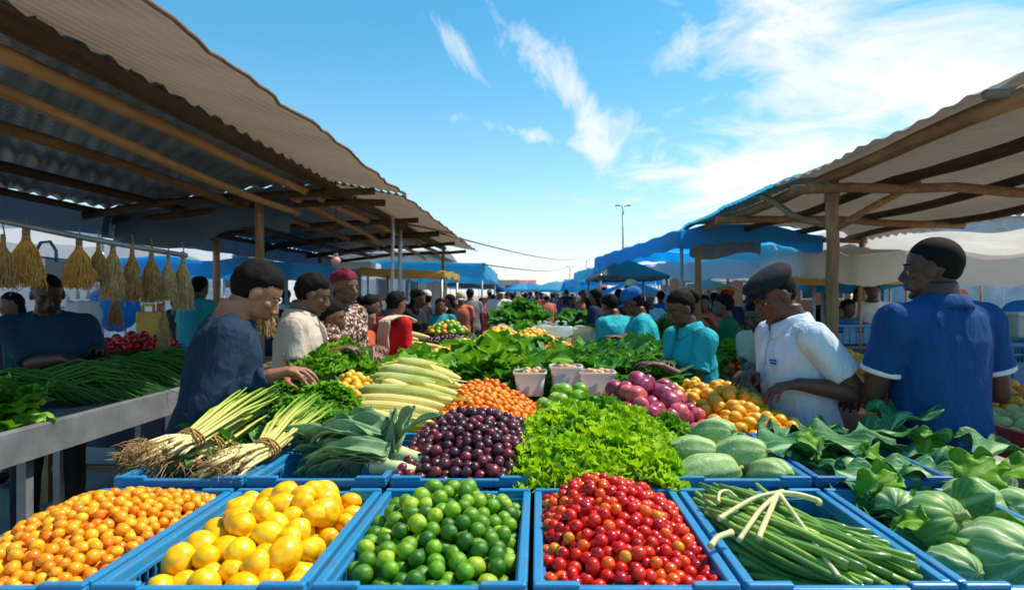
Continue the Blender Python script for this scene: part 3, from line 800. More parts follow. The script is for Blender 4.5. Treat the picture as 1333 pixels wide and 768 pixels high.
# ================================================================ SITE
t0 = time.time()
M_GROUND = NT('packed_ground'); _v = M_GROUND.coord()
_c = M_GROUND.ramp(M_GROUND.noise(_v, .8, 8, .65), [(.3,(.22,.19,.16)),(.7,(.38,.34,.29))])
M_GROUND.base(_c); M_GROUND.set(.9, .2); M_GROUND.bump(M_GROUND.noise(_v, 25, 6, .7), .6, .02); M_GROUND = M_GROUND.m
g = MB(); g.grid(lambda u, v: (-600+1200*u, -40+1300*v, 0), 4, 4); tag(g.build('ground', M_GROUND), 'packed grey brown earth of the market square', 'ground', kind='structure')
M_WOOD = woodmat('weathered_pole', (.36,.21,.10), (.16,.09,.045)); M_WOODL = woodmat('tan_pole', (.55,.33,.15), (.30,.16,.07)); M_WOODD = woodmat('dark_pole', (.10,.062,.04), (.04,.026,.018))
M_WOODX = woodmat('weathered_post', (.42,.26,.13), (.2,.12,.06), axis=2); M_PLANK = woodmat('plank', (.30,.2,.12), (.14,.09,.05), axis=0)
M_STEEL = simple('dull_steel', (.34,.37,.40), .4, .5, .25, 4, .15, 40, metal=.35)
M_GALV = simple('galvanised_tube', (.45,.47,.5), .4, .5, .15, 9, metal=.6)
M_TIN = NT('dark_tin_sheet'); _v = M_TIN.coord()
M_TIN.base(M_TIN.ramp(M_TIN.noise(_v, 1.4, 7, .65), [(.3,(.16,.19,.22)),(.6,(.34,.40,.45)),(.75,(.30,.30,.28)),(.85,(.22,.13,.08))])); M_TIN.set(.42, .5, .35); M_TIN.bump(M_TIN.noise(_v, 12, 4), .2, .01); M_TIN = M_TIN.m
M_BROWN = tarpmat('brown_canvas', (.27,.22,.17), .22, (.38,.30,.22), .55, ns=1.5, fold=.5, weave=(4,.6,1))
M_GREYCAN = tarpmat('grey_brown_canvas', (.26,.235,.205), .15, (.32,.28,.23), .55, ns=1.1, fold=.5)
M_BEIGE = tarpmat('beige_canvas', (.68,.65,.60), .42, (.78,.72,.62), .3, ns=.8, fold=.5)
M_WHITET = tarpmat('white_tarp', (.70,.74,.80), .35, (.7,.75,.8), .2, ns=.8)
M_BLUET = tarpmat('blue_tarp', (.012,.32,.72), .55, (.01,.42,.88), .25, ns=.9, fold=.6)
M_BLUET2 = tarpmat('light_blue_tarp', (.08,.48,.74), .5, (.04,.5,.85), .25, ns=.9, fold=.6)
M_GREYT = tarpmat('slate_tarp', (.10,.12,.14), .15, (.1,.12,.14), .3, ns=.9)
M_YELT = tarpmat('yellow_tarp', (.60,.40,.08), .4, (.8,.5,.1), .25)
M_VAL = tarpmat('blue_grey_valance', (.10,.15,.21), .25, (.12,.2,.3), .35, ns=1.5, fold=.8)

def beam(name, pts, r, mat, root, n=10, knots=True):
    """a debarked pole, slightly crooked"""
    pts = [Vector(p) for p in pts]; out = []; rs = []; rr = random.Random(int(abs(pts[0].x*97+pts[0].y*31)*10))
    L = 0; tot = (pts[-1]-pts[0]).length; k = max(6, int(tot/.35)); ph = rr.uniform(0, 9)
    for i in range(k+1):
        t = i/k*(len(pts)-1); j = min(int(t), len(pts)-2); p = pts[j].lerp(pts[j+1], t-j)
        p = p+Vector((nz(t*2+ph, 1, 0), nz(t*2+ph, 5, 0)*.3, nz(t*2+ph, 9, 0)))*.035; out.append(p)
        rs.append(r*(1+.14*nz(i*.9+ph, 3, 3)))
    mb = MB(); mb.M = Matrix.Translation(root.location).inverted(); mb.tube(out, rs, n); return mb.build(name, mat, root)
def lash(p, r, root, d=(0,0,1)):
    mb = MB(); d = Vector(d).normalized(); x = d.orthogonal().normalized(); y = d.cross(x); pts = []
    for i in range(40):
        a = i/40*2*PI*4; pts.append(Vector(p)+x*math.cos(a)*r+y*math.sin(a)*r+d*(i/40-.5)*.07)
    mb.M = Matrix.Translation(root.location).inverted(); mb.tube(pts, .006, 5); return mb.build('rope_lashing', M_ROPE, root)
M_ROPE = simple('rope', (.35,.26,.15), .9, .1, .3, 60, .5, 200)

# ---- long roofs on the left: tin inside, brown canvas awning at the aisle
def zroof(X):
    P_ = [(-4.3,2.36),(-3.5,2.47),(-2.8,2.575),(-1.95,2.62),(-1.3,2.535),(-1.0,2.5)]
    for i in range(len(P_)-1):
        if P_[i][0] <= X <= P_[i+1][0]:
            t = (X-P_[i][0])/(P_[i+1][0]-P_[i][0]); return lerp(P_[i][1], P_[i+1][1], t)
    return P_[-1][1]
def left_roof(Y0, Y1, dz, dx, label, seed, blue=False, near=False):
    root = empty('stall_roof', (-2.6+dx, (Y0+Y1)/2, 0), 0, label, 'stall roof', 'long pole roofs on the left side')
    inv = Matrix.Translation(root.location).inverted()
    def B(): m = MB(); m.M = inv; return m
    m = B(); nY = int((Y1-Y0)*34); nX = 40
    def tin(u, v):
        X = -4.2+u*(2.22); Y = Y0+v*(Y1-Y0)
        a = (X*.72+Y*.69)
        w = .020*math.sin(a*2*PI/.135)
        return (X+dx, Y, zroof(X)+dz+w+.015*nz(X*.8, Y*.8, seed)+.02)
    m.grid(tin, nX*2, nY//2*1); o = m.build('tin_sheet', M_TIN, root); o.modifiers.new('s', 'SOLIDIFY').thickness = .003
    m = B()
    def aw(u, v):
        Y = Y0+.0+v*(Y1-Y0); e = .012*math.sin(Y*9+seed)+.03*nz(Y*1.7, seed, 0)+.005*math.sin(Y*2*PI/.27)
        X = -2.14+u*(.86+e)
        ph = (X*1.35-Y*.26+.06*nz(X*2, Y*1.1, seed))
        w = (.014-.006*u)*math.sin(ph*2*PI/.098)+.018*nz(X*2.2, Y*.7, 4+seed)
        sag = -.05*u*u*(1+.6*nz(Y*.9, seed, 2))
        return (X+dx, Y, zroof(X)+dz+w+sag+.035+.022*(1-sm(u*4)))
    m.grid(aw, 64, int((Y1-Y0)*14)); m.build('canvas_awning', M_BROWN if not blue else M_BLUET, root)
    # edge roll of the canvas
    m = B(); pts = [Vector(aw(1, i/60))+Vector((0,0,-.004)) for i in range(61)]; m.tube(pts, .010, 6); m.build('awning_hem', M_BROWN if not blue else M_BLUET, root)
    m = None
    for (X, zo, r, mat, drop) in ((-1.97,-.055,.048,M_WOODD,0),(-2.12,-.10,.036,M_WOODL,.02),(-2.34,-.10,.030,M_WOODL,.15),(-2.85,-.10,.034,M_WOOD,.06),(-3.5,-.08,.036,M_WOODD,.0),(-4.1,-.05,.03,M_WOODD,0)):
        o = beam('roof_pole', [(X+dx, Y0, zroof(X)+dz+zo), (X+dx, Y1, zroof(X)+dz+zo-drop)], r, mat, root); 
    Ys = [Y0+.15+i*(Y1-Y0-.3)/2 for i in range(3)] if not near else [Y0+.3, 5.7]
    for Y in Ys:
        o = beam('cross_pole', [(-4.2+dx, Y, zroof(-4.2)+dz-.10), (-2.9+dx, Y, zroof(-2.9)+dz-.12), (-1.5+dx, Y+.05, zroof(-1.95)+dz-.12)], .034, M_WOODD, root)
    m = B()
    def val(u, v):
        Y = Y0+u*(Y1-Y0); z = zroof(-4.15)+dz-.02-v*(.24+.05*nz(Y*1.2, seed, 1))
        return (-4.15+dx+.05*math.sin(Y*7)*v+.03*nz(Y*3, z*4, 1), Y, z)
    m.grid(val, int((Y1-Y0)*14), 6); m.build('valance', M_VAL, root)
    return root
r1 = left_roof(.35, 6.1, 0, 0, 'nearest long roof of dark tin and brown canvas on poles, upper left', 1, near=True)
r2 = left_roof(6.0, 9.6, -.02, .0, 'second brown canvas and pole roof behind the nearest long roof', 5)
r3 = left_roof(9.3, 13.2, -.04, .0, 'third brown roof, farthest of the long brown row', 9)
for (r_, Y) in ((r1, 5.85),):
    for X in (-3.95,):
        pass
def post(parent, X, Y, z, r=.045, mat=None, name='post'):
    inv = Matrix.Translation(parent.location).inverted(); m = MB(); m.M = inv
    k = 10; ph = X*7+Y
    m.tube([(X+.012*nz(i*.7, ph, 0), Y+.012*nz(i*.7, 3, ph), z*i/k) for i in range(k+1)], [r*(1+.08*nz(i*1.3, ph, 2)) for i in range(k+1)], 12)
    return m.build(name, mat or M_WOODX, parent)
post(r1, -2.62, 5.9, 2.5, .04); post(r1, -2.12, .62, 2.52, .05); post(r1, -4.05, 3.4, 2.35, .045); post(r2, -1.98, 9.0, 2.5, .03, M_GALV, 'steel_post'); post(r2, -1.75, 7.55, 2.5, .022, M_GALV, 'steel_post'); post(r3, -1.9, 12.6, 2.45, .03)
post(r2, -4.0, 7.8, 2.3, .04); post(r3, -4.0, 11.5, 2.3, .04)
lash((-2.12, .62, 2.50), .058, r1)
m = MB(); m.M = Matrix.Translation(r1.location).inverted()
def endval(u, v):
    X = -4.15+u*1.75; z = zroof(X)-.05-v*(.36+.06*math.sin(X*5)); return (X+.02*math.sin(v*5), 6.12+.05*math.sin(X*13)*v+.04*nz(X*4, z*5, 2), z)
m.grid(endval, 50, 10); m.build('end_valance', M_VAL, r1)
# tattered tarp pieces rolled on the ends of the first roofs
def cloth_roof(label, corners, mat, n=(24,16), sag=.12, seed=0, wr=.02, hem=.12, posts=True, ph=0, group=None, pmat=None, cat='canopy', extra=None, name='stall_canopy'):
    """tarp stretched between four corner points (a b far, c d near), with a hanging hem and posts"""
    a, b, c, d = [Vector(p) for p in corners]; ctr = (a+b+c+d)/4; root = empty(name, (ctr.x, ctr.y, 0), 0, label, cat, group)
    inv = Matrix.Translation(root.location).inverted(); m = MB(); m.M = inv
    def fn(u, v):
        p = a.lerp(b, u).lerp(d.lerp(c, u), v); s_ = math.sin(PI*u)*math.sin(PI*v)
        e = (1-abs(2*u-1)**6)*(1-abs(2*v-1)**6)
        q = p+Vector((0,0,-sag*s_+wr*1.6*nz(p.x*1.4, p.y*1.4, seed)+wr*math.sin((p.x*.8+p.y*1.3)*7+seed)*.5*(1-e*.5)+ (extra(u, v) if extra else 0)))
        return q
    m.grid(fn, *n); m.build('tarp', mat, root)
    if hem:
        edge = [(i/n[0], 0) for i in range(n[0]+1)]+[(1, j/n[1]) for j in range(1, n[1]+1)]+[(1-i/n[0], 1) for i in range(1, n[0]+1)]+[(0, 1-j/n[1]) for j in range(1, n[1]+1)]
        P0 = [fn(*e) for e in edge]; N = len(P0); cc = Vector((ctr.x, ctr.y, 0)); vs = []
        K = 4
        for k in range(K+1):
            for i, p in enumerate(P0):
                o = (p-cc); o.z = 0; o.normalize()
                hh = hem*(1+.10*nz(p.x*1.2, p.y*1.2, seed+3)+.06*math.sin(i*1.3))
                vs.append(p+Vector((0,0,-.002-hh*k/K))+o*(.012+.018*math.sin(i*1.1+seed)*k/K))
        fs = [(k*N+i, k*N+(i+1) % N, (k+1)*N+(i+1) % N, (k+1)*N+i) for k in range(K) for i in range(N)]
        m = MB(); m.M = inv; m.add(vs, fs); m.build('hem', mat, root)
    if posts:
        for (p, du) in ((a, (.03,.03)), (b, (.97,.03)), (c, (.97,.97)), (d, (.03,.97))):
            q = fn(*du); m = MB(); m.M = inv; m.tube([(q.x, q.y, 0), (q.x, q.y, q.z-.01)], .022, 10); m.build('post', pmat or M_GALV, root)
    return root
# ---- big canvas canopy on the right, on crooked poles
def zr(X): return 2.42-.055*(X-1.9)
rt = empty('stall_roof', (2.9,5.2,0), 0, 'grey-brown canvas roof on crooked dark poles, upper right', 'stall roof')
inv = Matrix.Translation(rt.location).inverted()
def B(): m = MB(); m.M = inv; return m
def can(u, v):
    Y = 2.66+v*5.6; X = 1.88+u*(2.3-.03*v)+.012*math.sin(Y*3.1)*(1-u)+.015*nz(Y*2.2, 0, 0)*(1-u)
    ph = X*.45+Y+.05*nz(X*1.5, Y*1.5, 1)
    w = .019*math.sin(ph*2*PI/.17)*(.45+.55*sm(u*5))+.03*nz(X*1.2, Y*1.0, 7)
    droop = -.10*sm((.10-u)/.10)*(.8+.4*nz(Y*1.5, 1, 1)) - .12*sm((u-.93)/.07)
    return (X, Y, zr(X)+w+droop+.07+.05*math.sin(PI*u)-.0*v)
m = B(); m.grid(can, 70, 230); m.build('canvas', M_GREYCAN, rt)
m = B(); m.grid(lambda u, v: Vector(can(u*.16-.0, .42+v*.58))+Vector((-.02,0,.02)), 8, 60); m.build('blue_edge_sheet', M_BLUET2, rt)
for (X, r, zo) in ((2.04,.042,-.03),(2.55,.038,-.02),(3.3,.036,0),(4.05,.034,0)):
    beam('roof_pole', [(X, 2.6, zr(X)+zo), (X, 5.4, zr(X)+zo-.03), (X, 8.2, zr(X)+zo)], r, M_WOODD if r < .04 else M_WOOD, rt)
for Y in (4.3, 6.1, 7.9):
    beam('cross_pole', [(1.75, Y, 2.27), (2.9, Y+.05, 2.30), (4.15, Y, 2.21)], .034, M_WOOD, rt)
post(rt, 2.06, 4.38, 2.36, .043, M_WOODX); post(rt, 4.1, 4.4, 2.3, .04); post(rt, 2.04, 7.95, 2.36, .04); post(rt, 4.1, 7.9, 2.3, .04)
beam('brace', [(2.06, 4.40, 2.02), (1.9, 5.3, 2.36)], .026, M_WOOD, rt); beam('brace', [(2.08, 4.36, 2.02), (2.65, 4.36, 2.33)], .024, M_WOOD, rt)
lash((2.06, 4.38, 2.24), .05, rt)
m = B(); m.tube([(1.90,2.66,2.40),(2.4,2.66,2.44),(4.2,2.66,2.36)], [.022,.022,.02], 10); m.build('rolled_end', M_GREYCAN, rt)
m = B()
m.grid(lambda u, v: (2.0+u*.95+.0*v, 8.25+.05*math.sin(u*20)*v, 2.36-v*(.30+.05*math.sin(u*6))), 40, 8); m.build('hanging_flap', M_GREYCAN, rt)

# ---- tarps down the right side
G2 = 'tarp canopies down the right side'
cloth_roof('bright blue tarp canopy over the turquoise sellers', [(1.15,12.6,2.30),(3.4,12.4,2.35),(3.6,7.9,2.30),(1.72,7.5,2.33)], M_BLUET, (30,30), .10, 2, .02, .22, group=G2, extra=lambda u, v: .10*math.sin(PI*u))
cloth_roof('small slate-grey awning with a pale ridge under the blue tarp', [(.95,12.3,1.86),(2.1,12.3,1.86),(2.15,10.2,1.86),(1.0,10.2,1.86)], M_GREYT, (20,16), 0, 4, .012, .05, group=G2, extra=lambda u, v: .36*(1-max(abs(2*u-1), abs(2*v-1)))**.9)
cloth_roof('blue tarp canopy beyond the slate awning', [(1.1,19,2.2),(3.6,19,2.3),(3.6,13.2,2.2),(1.2,13.2,2.15)], M_BLUET2, (24,20), .1, 6, .03, .25, group=G2)
cloth_roof('long blue tarp canopy far down the aisle', [(1.2,33,2.2),(4,33,2.4),(4,20,2.2),(1.4,20,2.15)], M_BLUET, (24,20), .1, 8, .04, .3, group=G2)
cloth_roof('large beige cloth tent with drooping sides behind the blue-shirted man', [(3.3,11.5,2.25),(8.2,11.5,2.3),(7.6,6.6,2.10),(3.5,6.9,2.02)], M_BEIGE, (40,34), .0, 3, .05, .34, group=G2, pmat=M_WOODX, extra=lambda u, v: .42*max(0, 1-math.hypot((u-.33)*2.2, (v-.4)*1.9))+.35*max(0, 1-math.hypot((u-.85)*2.6, (v-.5)*1.9)))
cloth_roof('pale blue-white tarp tent between blue canopy and beige tent', [(2.2,15.5,2.25),(5.8,15.5,2.3),(5.4,9.5,2.10),(2.4,9.6,2.06)], M_WHITET, (30,24), .0, 11, .04, .28, group=G2, extra=lambda u, v: .38*max(0, 1-math.hypot((u-.5)*2.2, (v-.4)*2.0)))
cloth_roof('white tent far behind on the right', [(7,26,2.5),(14,26,2.6),(13,17,2.5),(6.5,17,2.4)], M_WHITET, (24,20), 0, 13, .06, .4, group=G2, extra=lambda u, v: .9*max(0, 1-math.hypot((u-.5)*2, (v-.5)*2)))
cloth_roof('deep blue tarp hanging low behind the wooden post', [(4.0,9.9,1.95),(5.6,9.9,2.0),(5.2,8.2,1.92),(3.7,8.2,1.88)], M_BLUET, (16,12), .05, 15, .02, .28, group=G2)
cloth_roof('yellow tarp low under the beige tent', [(3.3,9.0,1.78),(5.0,9.0,1.80),(4.6,7.7,1.78),(3.1,7.7,1.74)], M_YELT, (16,12), .05, 17, .02, .08, group=G2)
# ---- left side beyond the brown roofs
G3 = 'tarp canopies down the left side'
cloth_roof('blue tarp canopy at the far end of the brown roofs', [(-3.6,19,2.25),(-1.25,19.5,2.2),(-1.15,13.6,2.25),(-3.6,13.6,2.3)], M_BLUET2, (20,18), .08, 21, .03, .3, group=G3)
cloth_roof('slate-coloured tarp canopy behind the far blue one on the left', [(-4,27,2.1),(-1.4,27,2.0),(-1.3,20,2.1),(-4,20,2.2)], M_GREYT, (20,16), .08, 22, .03, .2, group=G3)
cloth_roof('blue and low canopy behind the hanging brooms', [(-5.8,11.5,2.05),(-3.3,11.5,2.0),(-3.3,8.3,2.0),(-5.6,8.3,2.05)], M_BLUET, (20,16), .06, 23, .03, .22, group=G3)
cloth_roof('yellow cloth shade behind the headscarf woman', [(-2.9,12.0,1.98),(-1.5,12,1.94),(-1.5,10,1.92),(-2.9,10,1.98)], M_YELT, (16,12), .1, 24, .03, .1, group=G3)
cloth_roof('pale white canopy far left behind the rail', [(-12,13.5,2.7),(-6.6,13.5,2.5),(-5.9,8.5,2.6),(-9,8.5,3.0)], M_WHITET, (20,16), .1, 25, .04, .3, group=G3)
cloth_roof('white cloth canopy behind the young man in beige', [(-5.4,17,2.3),(-3.4,17,2.3),(-3.4,12.6,2.2),(-5.2,12.6,2.3)], M_WHITET, (16,12), .1, 26, .03, .3, group=G3)
# small umbrellas
def umbrella(label, x, y, z, r, m1, m2, seed=0):
    root = empty('parasol', (x,y,0), 0, label, 'parasol', 'market parasols'); n = 8
    mb = MB(); N = 64
    rings = []
    for k, (rr_, zz_) in enumerate(((.02,.36),(.3,.30),(.6,.19),(.85,.075),(1,0),(1.0,-.07))):
        ring_ = []
        for i in range(N):
            a = 2*PI*i/N; sc_ = 1-.05*abs(math.sin(n*a/2))*(rr_ > .1); ring_.append(Vector((r*rr_*sc_*math.cos(a), r*rr_*sc_*math.sin(a), z+zz_*r*.9+(.03*abs(math.sin(n*a/2)) if rr_ >= 1 else 0))))
        rings.append(ring_)
    vs = [p for q in rings for p in q]; fs = []; mi = []
    for k in range(len(rings)-1):
        for i in range(N):
            fs.append((k*N+i, k*N+(i+1) % N, (k+1)*N+(i+1) % N, (k+1)*N+i)); mi.append((i*n//N) % 2)
    b0 = len(mb.v); mb.add(vs, fs); mb.m = mi; mb.build('canopy_cloth', [m1, m2], root)
    mb = MB(); mb.tube([(0,0,0),(0,0,z+.36*r)], .02, 8); mb.ell((0,0,z+.36*r*.92), .03); mb.build('pole', M_GALV, root)
    mb = MB()
    for i in range(n):
        a = 2*PI*(i)/n; mb.tube([(0,0,z+.29*r), (r*.97*math.cos(a), r*.97*math.sin(a), z+.01)], .006, 5)
    mb.build('ribs', M_GALV, root)
umbrella('blue and white striped parasol beyond the woman in turquoise', 2.05, 13.5, 1.55, .85, M_BLUET, M_WHITET)
umbrella('blue parasol at the far end of the aisle', .9, 30, 1.75, 1.4, M_BLUET2, M_BLUET2)
umbrella('beige-yellow parasol with a bag tied on top, left of the grey-brown roof', 2.35, 8.6, 1.62, .42, M_YELT, M_BEIGE)
umbrella('second blue parasol deep in the aisle crowd', -.55, 34, 1.8, 1.4, M_BLUET, M_BLUET2)
# far buildings
M_WALLW = simple('whitewash', (.62,.66,.70), .9, .2, .15, 1.2, .2); M_WALLB = simple('pale_blue_wall', (.45,.58,.68), .85, .2, .2, 1.0, .2); M_ROOFG = simple('grey_roof', (.20,.21,.23), .7)
M_ROOFR = simple('rust_roof', (.40,.09,.05), .8); M_WIN = simple('dark_window', (.03,.05,.07), .2, .6)
def building(label, x0, x1, y0, y1, h, wall, roof, wins, pitch=.6, group='buildings round the square'):
    root = empty('building', ((x0+x1)/2, y0, 0), 0, label, 'building', group); cx = (x0+x1)/2; w = (x1-x0); dp = y1-y0
    m = MB(); m.box((0, dp/2, h/2), (w, dp, h)); m.build('wall', wall, root)
    m = MB(); o = .4
    m.add([(-w/2-o,-o,h-.02),(w/2+o,-o,h-.02),(w/2+o,dp+o,h-.02),(-w/2-o,dp+o,h-.02),(-w/2-o,dp/2,h+pitch),(w/2+o,dp/2,h+pitch)], [(0,1,5,4),(2,3,4,5),(0,4,3),(1,2,5),(0,3,2,1)], 0, False); m.build('roof', roof, root)
    for i in range(wins):
        wx = -w/2+w*(i+.5)/wins
        m = MB(); m.box((wx, -.03, h*.6), (min(1.3, w/wins*.5), .07, 1.1)); wn = m.build('window', M_WHITEP, root)
        m = MB(); m.box((wx, -.075, h*.6), (min(1.1, w/wins*.42), .02, .92)); m.build('pane', M_WIN, wn)
    return root
M_WHITEP = simple('white_paint', (.75,.76,.78), .6)
building('long pale blue-white building at the right edge, above the tents', 19.3, 42, 30, 38, 5.3, M_WALLB, M_ROOFG, 9, .35)
building('whitewashed building behind the hanging brooms', -22, -7.6, 18, 24, 3.7, M_WALLW, M_ROOFG, 6, .3)
building('low white store behind the left canopies', -7.0, -3.9, 22, 27, 3.0, M_WALLW, M_ROOFG, 3, .3)
building('low hall with rust-red roof far down the aisle on the left', -4.2, -.6, 78, 86, 2.5, M_WALLW, M_ROOFR, 4, 1.0)
building('low white shed at the far end of the aisle', 2.0, 10, 92, 98, 2.4, M_WALLW, M_ROOFR, 5, .8)
building('brown brick shed behind the right tents', 9, 20, 40, 46, 3.0, simple('brick', (.30,.15,.09), .9), M_ROOFG, 6, .4)
# far canopies to close the view
for i, (x, y, w_, z, mt, nm) in enumerate(((-4.5,40,3.2,2.3,M_BLUET2,'light blue'),(3.2,44,2.6,2.2,M_BLUET,'deep blue'),(-3.5,55,3.6,2.4,M_GREYT,'slate'),(2.6,60,3,2.3,M_BLUET2,'sky blue'),(6.5,38,3,2.5,M_BEIGE,'beige'),(-8.5,34,4,2.6,M_WHITET,'white'),(-11,46,4,2.8,M_YELT,'yellow'),(9,50,5,2.8,M_WHITET,'chalky'))):
    cloth_roof(f'{nm} stall canopy far away {"left" if x < 0 else "right"} of the aisle', [(x-w_/2,y+3,z),(x+w_/2,y+3,z),(x+w_/2,y,z),(x-w_/2,y,z)], mt, (12,10), 0, i, .03, .35, group='far stall canopies', extra=lambda u, v: .5*(1-abs(2*v-1)))
# lamp posts and wires
def lamp(label, x, y, h, two=True):
    root = empty('street_lamp', (x,y,0), 0, label, 'street lamp', 'tall lamp posts'); m = MB(); m.tube([(0,0,0),(0,0,h*.5),(0,0,h)], [.08,.065,.045], 10); m.build('pole', M_GALV, root)
    for q in ((-1, 1) if two else (1,)):
        m = MB(); m.tube([(0,0,h-.05),(q*.1,0,h+.0),(q*.22,0,h+.03)], .03, 8); ar = m.build('arm', M_GALV, root)
        m = MB(); m.box((q*.32,0,h+.03), (.26,.16,.07)); m.build('lamp_head', M_STEEL, root, bevel=.02)
lamp('tallest lamp post with twin heads rising above the blue canopy', 4.9, 36, 6.65)
lamp('left small lamp post far down the aisle', 3.6, 70, 4.7); lamp('middle small lamp post far down the aisle', 5.6, 72, 5.6, False); lamp('right small lamp post beside the blue tarps', 6.2, 62, 4.8, True)
def wire(label, a, b, sag, r=.012):
    a, b = Vector(a), Vector(b); m = MB(); pts = []
    for i in range(41):
        t = i/40; p = a.lerp(b, t); p.z -= sag*4*t*(1-t); pts.append(p)
    m.tube(pts, r, 5); tag(m.build('overhead_wire', M_WIREM), label, 'wire', 'overhead wires')
M_WIREM = simple('black_cable', (.02,.02,.022), .6)
wire('upper overhead wire from the left roof to the far poles', P(571,303,9.5), (5.6,72,6.3), .55, .014)
wire('lower overhead wire sagging behind the brown roofs', P(628,344,13), (3.6,70,4.9), .35, .014)
print('site', round(time.time()-t0, 1))
# ================================================================ TABLES, CRATES, PRODUCE
t0 = time.time()
M_CRATE = plastic('crate_plastic_blue', (.0005,.235,.50), .33); M_CRATED = plastic('crate_plastic_deep_blue', (.001,.13,.40), .4); M_CRATER = plastic('crate_plastic_red', (.70,.03,.02), .35)
M_CLOTHG = tarpmat('green_table_cover', (.02,.07,.05), 0, None, .3); M_CLOTHB = tarpmat('navy_table_cover', (.012,.03,.07), 0, None, .3)
def table(label, x0, x1, y0, y1, z, top, skirt=None, slope=0, edge=None, th=.04, planks=True, nm='market_table'):
    root = empty(nm, ((x0+x1)/2, (y0+y1)/2, 0), 0, label, 'table'); w, d = x1-x0, y1-y0
    m = MB()
    if planks:
        n = max(2, int(d/.22))
        for i in range(n): m.box((0, -d/2+d*(i+.5)/n, z-th/2+.002*(i % 2)), (w, d/n-.006, th))
    else: m.box((0,0,z-th/2), (w, d, th))
    m.build('table_top', top, root)
    for sx in (-1, 1):
        for sy in (-1, 1):
            m = MB(); m.box((sx*(w/2-.06), sy*(d/2-.06), (z-th)/2), (.06,.06,z-th)); m.build('leg', M_WOODX if top != M_STEEL else M_STEEL, root)
    m = MB(); m.box((0,-d/2+.06,.25), (w-.2,.04,.05)); m.box((0,d/2-.06,.25), (w-.2,.04,.05)); m.build('stretcher', M_PLANK, root)
    if skirt:
        m = MB(); pts = []
        def f(u, v):
            per = u*2*(w+d); 
            if per < w: x, y, nx, ny = -w/2+per, -d/2, 0, -1
            elif per < w+d: x, y, nx, ny = w/2, -d/2+per-w, 1, 0
            elif per < 2*w+d: x, y, nx, ny = w/2-(per-w-d), d/2, 0, 1
            else: x, y, nx, ny = -w/2, d/2-(per-2*w-d), -1, 0
            k = .012+.02*math.sin(per*14)*v+.02*v
            return (x+nx*k, y+ny*k, z-th*.5-v*(z*.55))
        m.grid(f, 160, 5); m.build('skirt_cloth', skirt, root)
    return root
table('front display table of planks under the blue produce crates', -1.27, 1.36, 1.06, 2.34, .83, M_PLANK, M_CLOTHB)
table('second display table behind the front crates', -1.07, .98, 2.37, 3.28, .92, M_PLANK, M_CLOTHG)
table('third display table carrying the heaped leafy greens', -1.12, .74, 3.31, 4.95, .98, M_PLANK, M_CLOTHG)
table('long rear display table with yellow fruit piles and basins', -1.05, .62, 5.0, 8.4, .98, M_PLANK, M_CLOTHB)

def crate(label, x0, x1, y0, y1, zt, h, mat, group='blue plastic produce crates', step=True, rim=.020, rz=0):
    cx, cy = (x0+x1)/2, (y0+y1)/2; w, d = x1-x0, y1-y0
    root = empty('plastic_crate', (cx, cy, zt-h), rz, label, 'crate', group)
    m = MB(); t = .008; hh = h-.02
    m.box((0,0,.006), (w-.04, d-.04, .012))
    for (ax, L, pos) in ((0, w, -1), (0, w, 1), (1, d, -1), (1, d, 1)):
        off = (d/2-rim-.002) if ax == 0 else (w/2-rim-.002); ln = L-2*rim-.004
        def bx(c, s_, dz, hz, th, o=0):
            p = (c, pos*(off+o), dz) if ax == 0 else (pos*(off+o), c, dz); q = (s_, th, hz) if ax == 0 else (th, s_, hz); m.box(p, q)
        bx(0, ln, hh*.30, hh*.60, t)                               # lower panel
        for q in (-1, 0, 1): bx(q*ln*.425 if q else 0, ln*(.14 if q else .34), hh*.78, hh*.36, t)  # solid fields beside the slots
        bx(0, ln, hh*.985, hh*.06, t)
        for side in (-1, 1):                                       # two slot groups with bars
            c0 = side*ln*.262
            for k in range(4): bx(c0+(k-1.5)*ln*.048, ln*.010, hh*.78, hh*.36, t*.9)
            bx(c0, ln*.19, hh*.79, hh*.05, t*.85)
        n = int(ln/.07)
        for k in range(n+1): bx(-ln/2+ln*k/n, .006, hh*.46, hh*.92, .009, .007)
        bx(0, ln, hh*.60, .008, .010, .006)
    m.build('shell', mat, root, bevel=.0018)
    # rim: rolled lip, corners one step higher
    m = MB(); zr_ = h-.014
    for (ax, L, pos) in ((0, w, -1), (0, w, 1), (1, d, -1), (1, d, 1)):
        off = (d/2-rim/2-.001) if ax == 0 else (w/2-rim/2-.001)
        def bx(c, s_, dz, hz, th):
            p = (c, pos*off, dz) if ax == 0 else (pos*off, c, dz); q = (s_, th, hz) if ax == 0 else (th, s_, hz); m.box(p, q)
        if ax == 0:
            bx(0, L-.004 if not step else L-.004, zr_, .022, rim)
            if step:
                for s_ in (-1, 1): bx(s_*(L/2-.045), .085, zr_+.014, .010, rim-.0015)
        else: bx(0, L-2*rim-.004, zr_+.0035, .026, rim)
    m.build('rim', mat, root, bevel=.004)
    for pos in (-1, 1):
        m = MB(); m.box((0, pos*(d/2-.006), h*.70), (w*.30,.010,.008)); m.box((0, pos*(d/2-.006), h*.86), (w*.30,.010,.006)); 
        for s_ in (-1, 1): m.box((s_*w*.15, pos*(d/2-.006), h*.78), (.008,.010,h*.17))
        m.build('handle', mat, root)
    return root
RIM = 1.02
XB = [-1.19,-.82,-.418,-.014,.376,.772,1.17]
names1 = ('front-row blue crate heaped with tiny orange tomatoes', 'front-row blue crate holding big yellow oval tomatoes', 'front-row blue crate of green limes', 'front-row blue crate of red cherry tomatoes', 'front-row blue crate of green onion stalks', 'front-row blue crate buried under pumpkins and cabbages, far right')
for i in range(6): crate(names1[i], XB[i]+.004, XB[i+1]-.004, 1.135, 1.71, RIM, .185, M_CRATE)
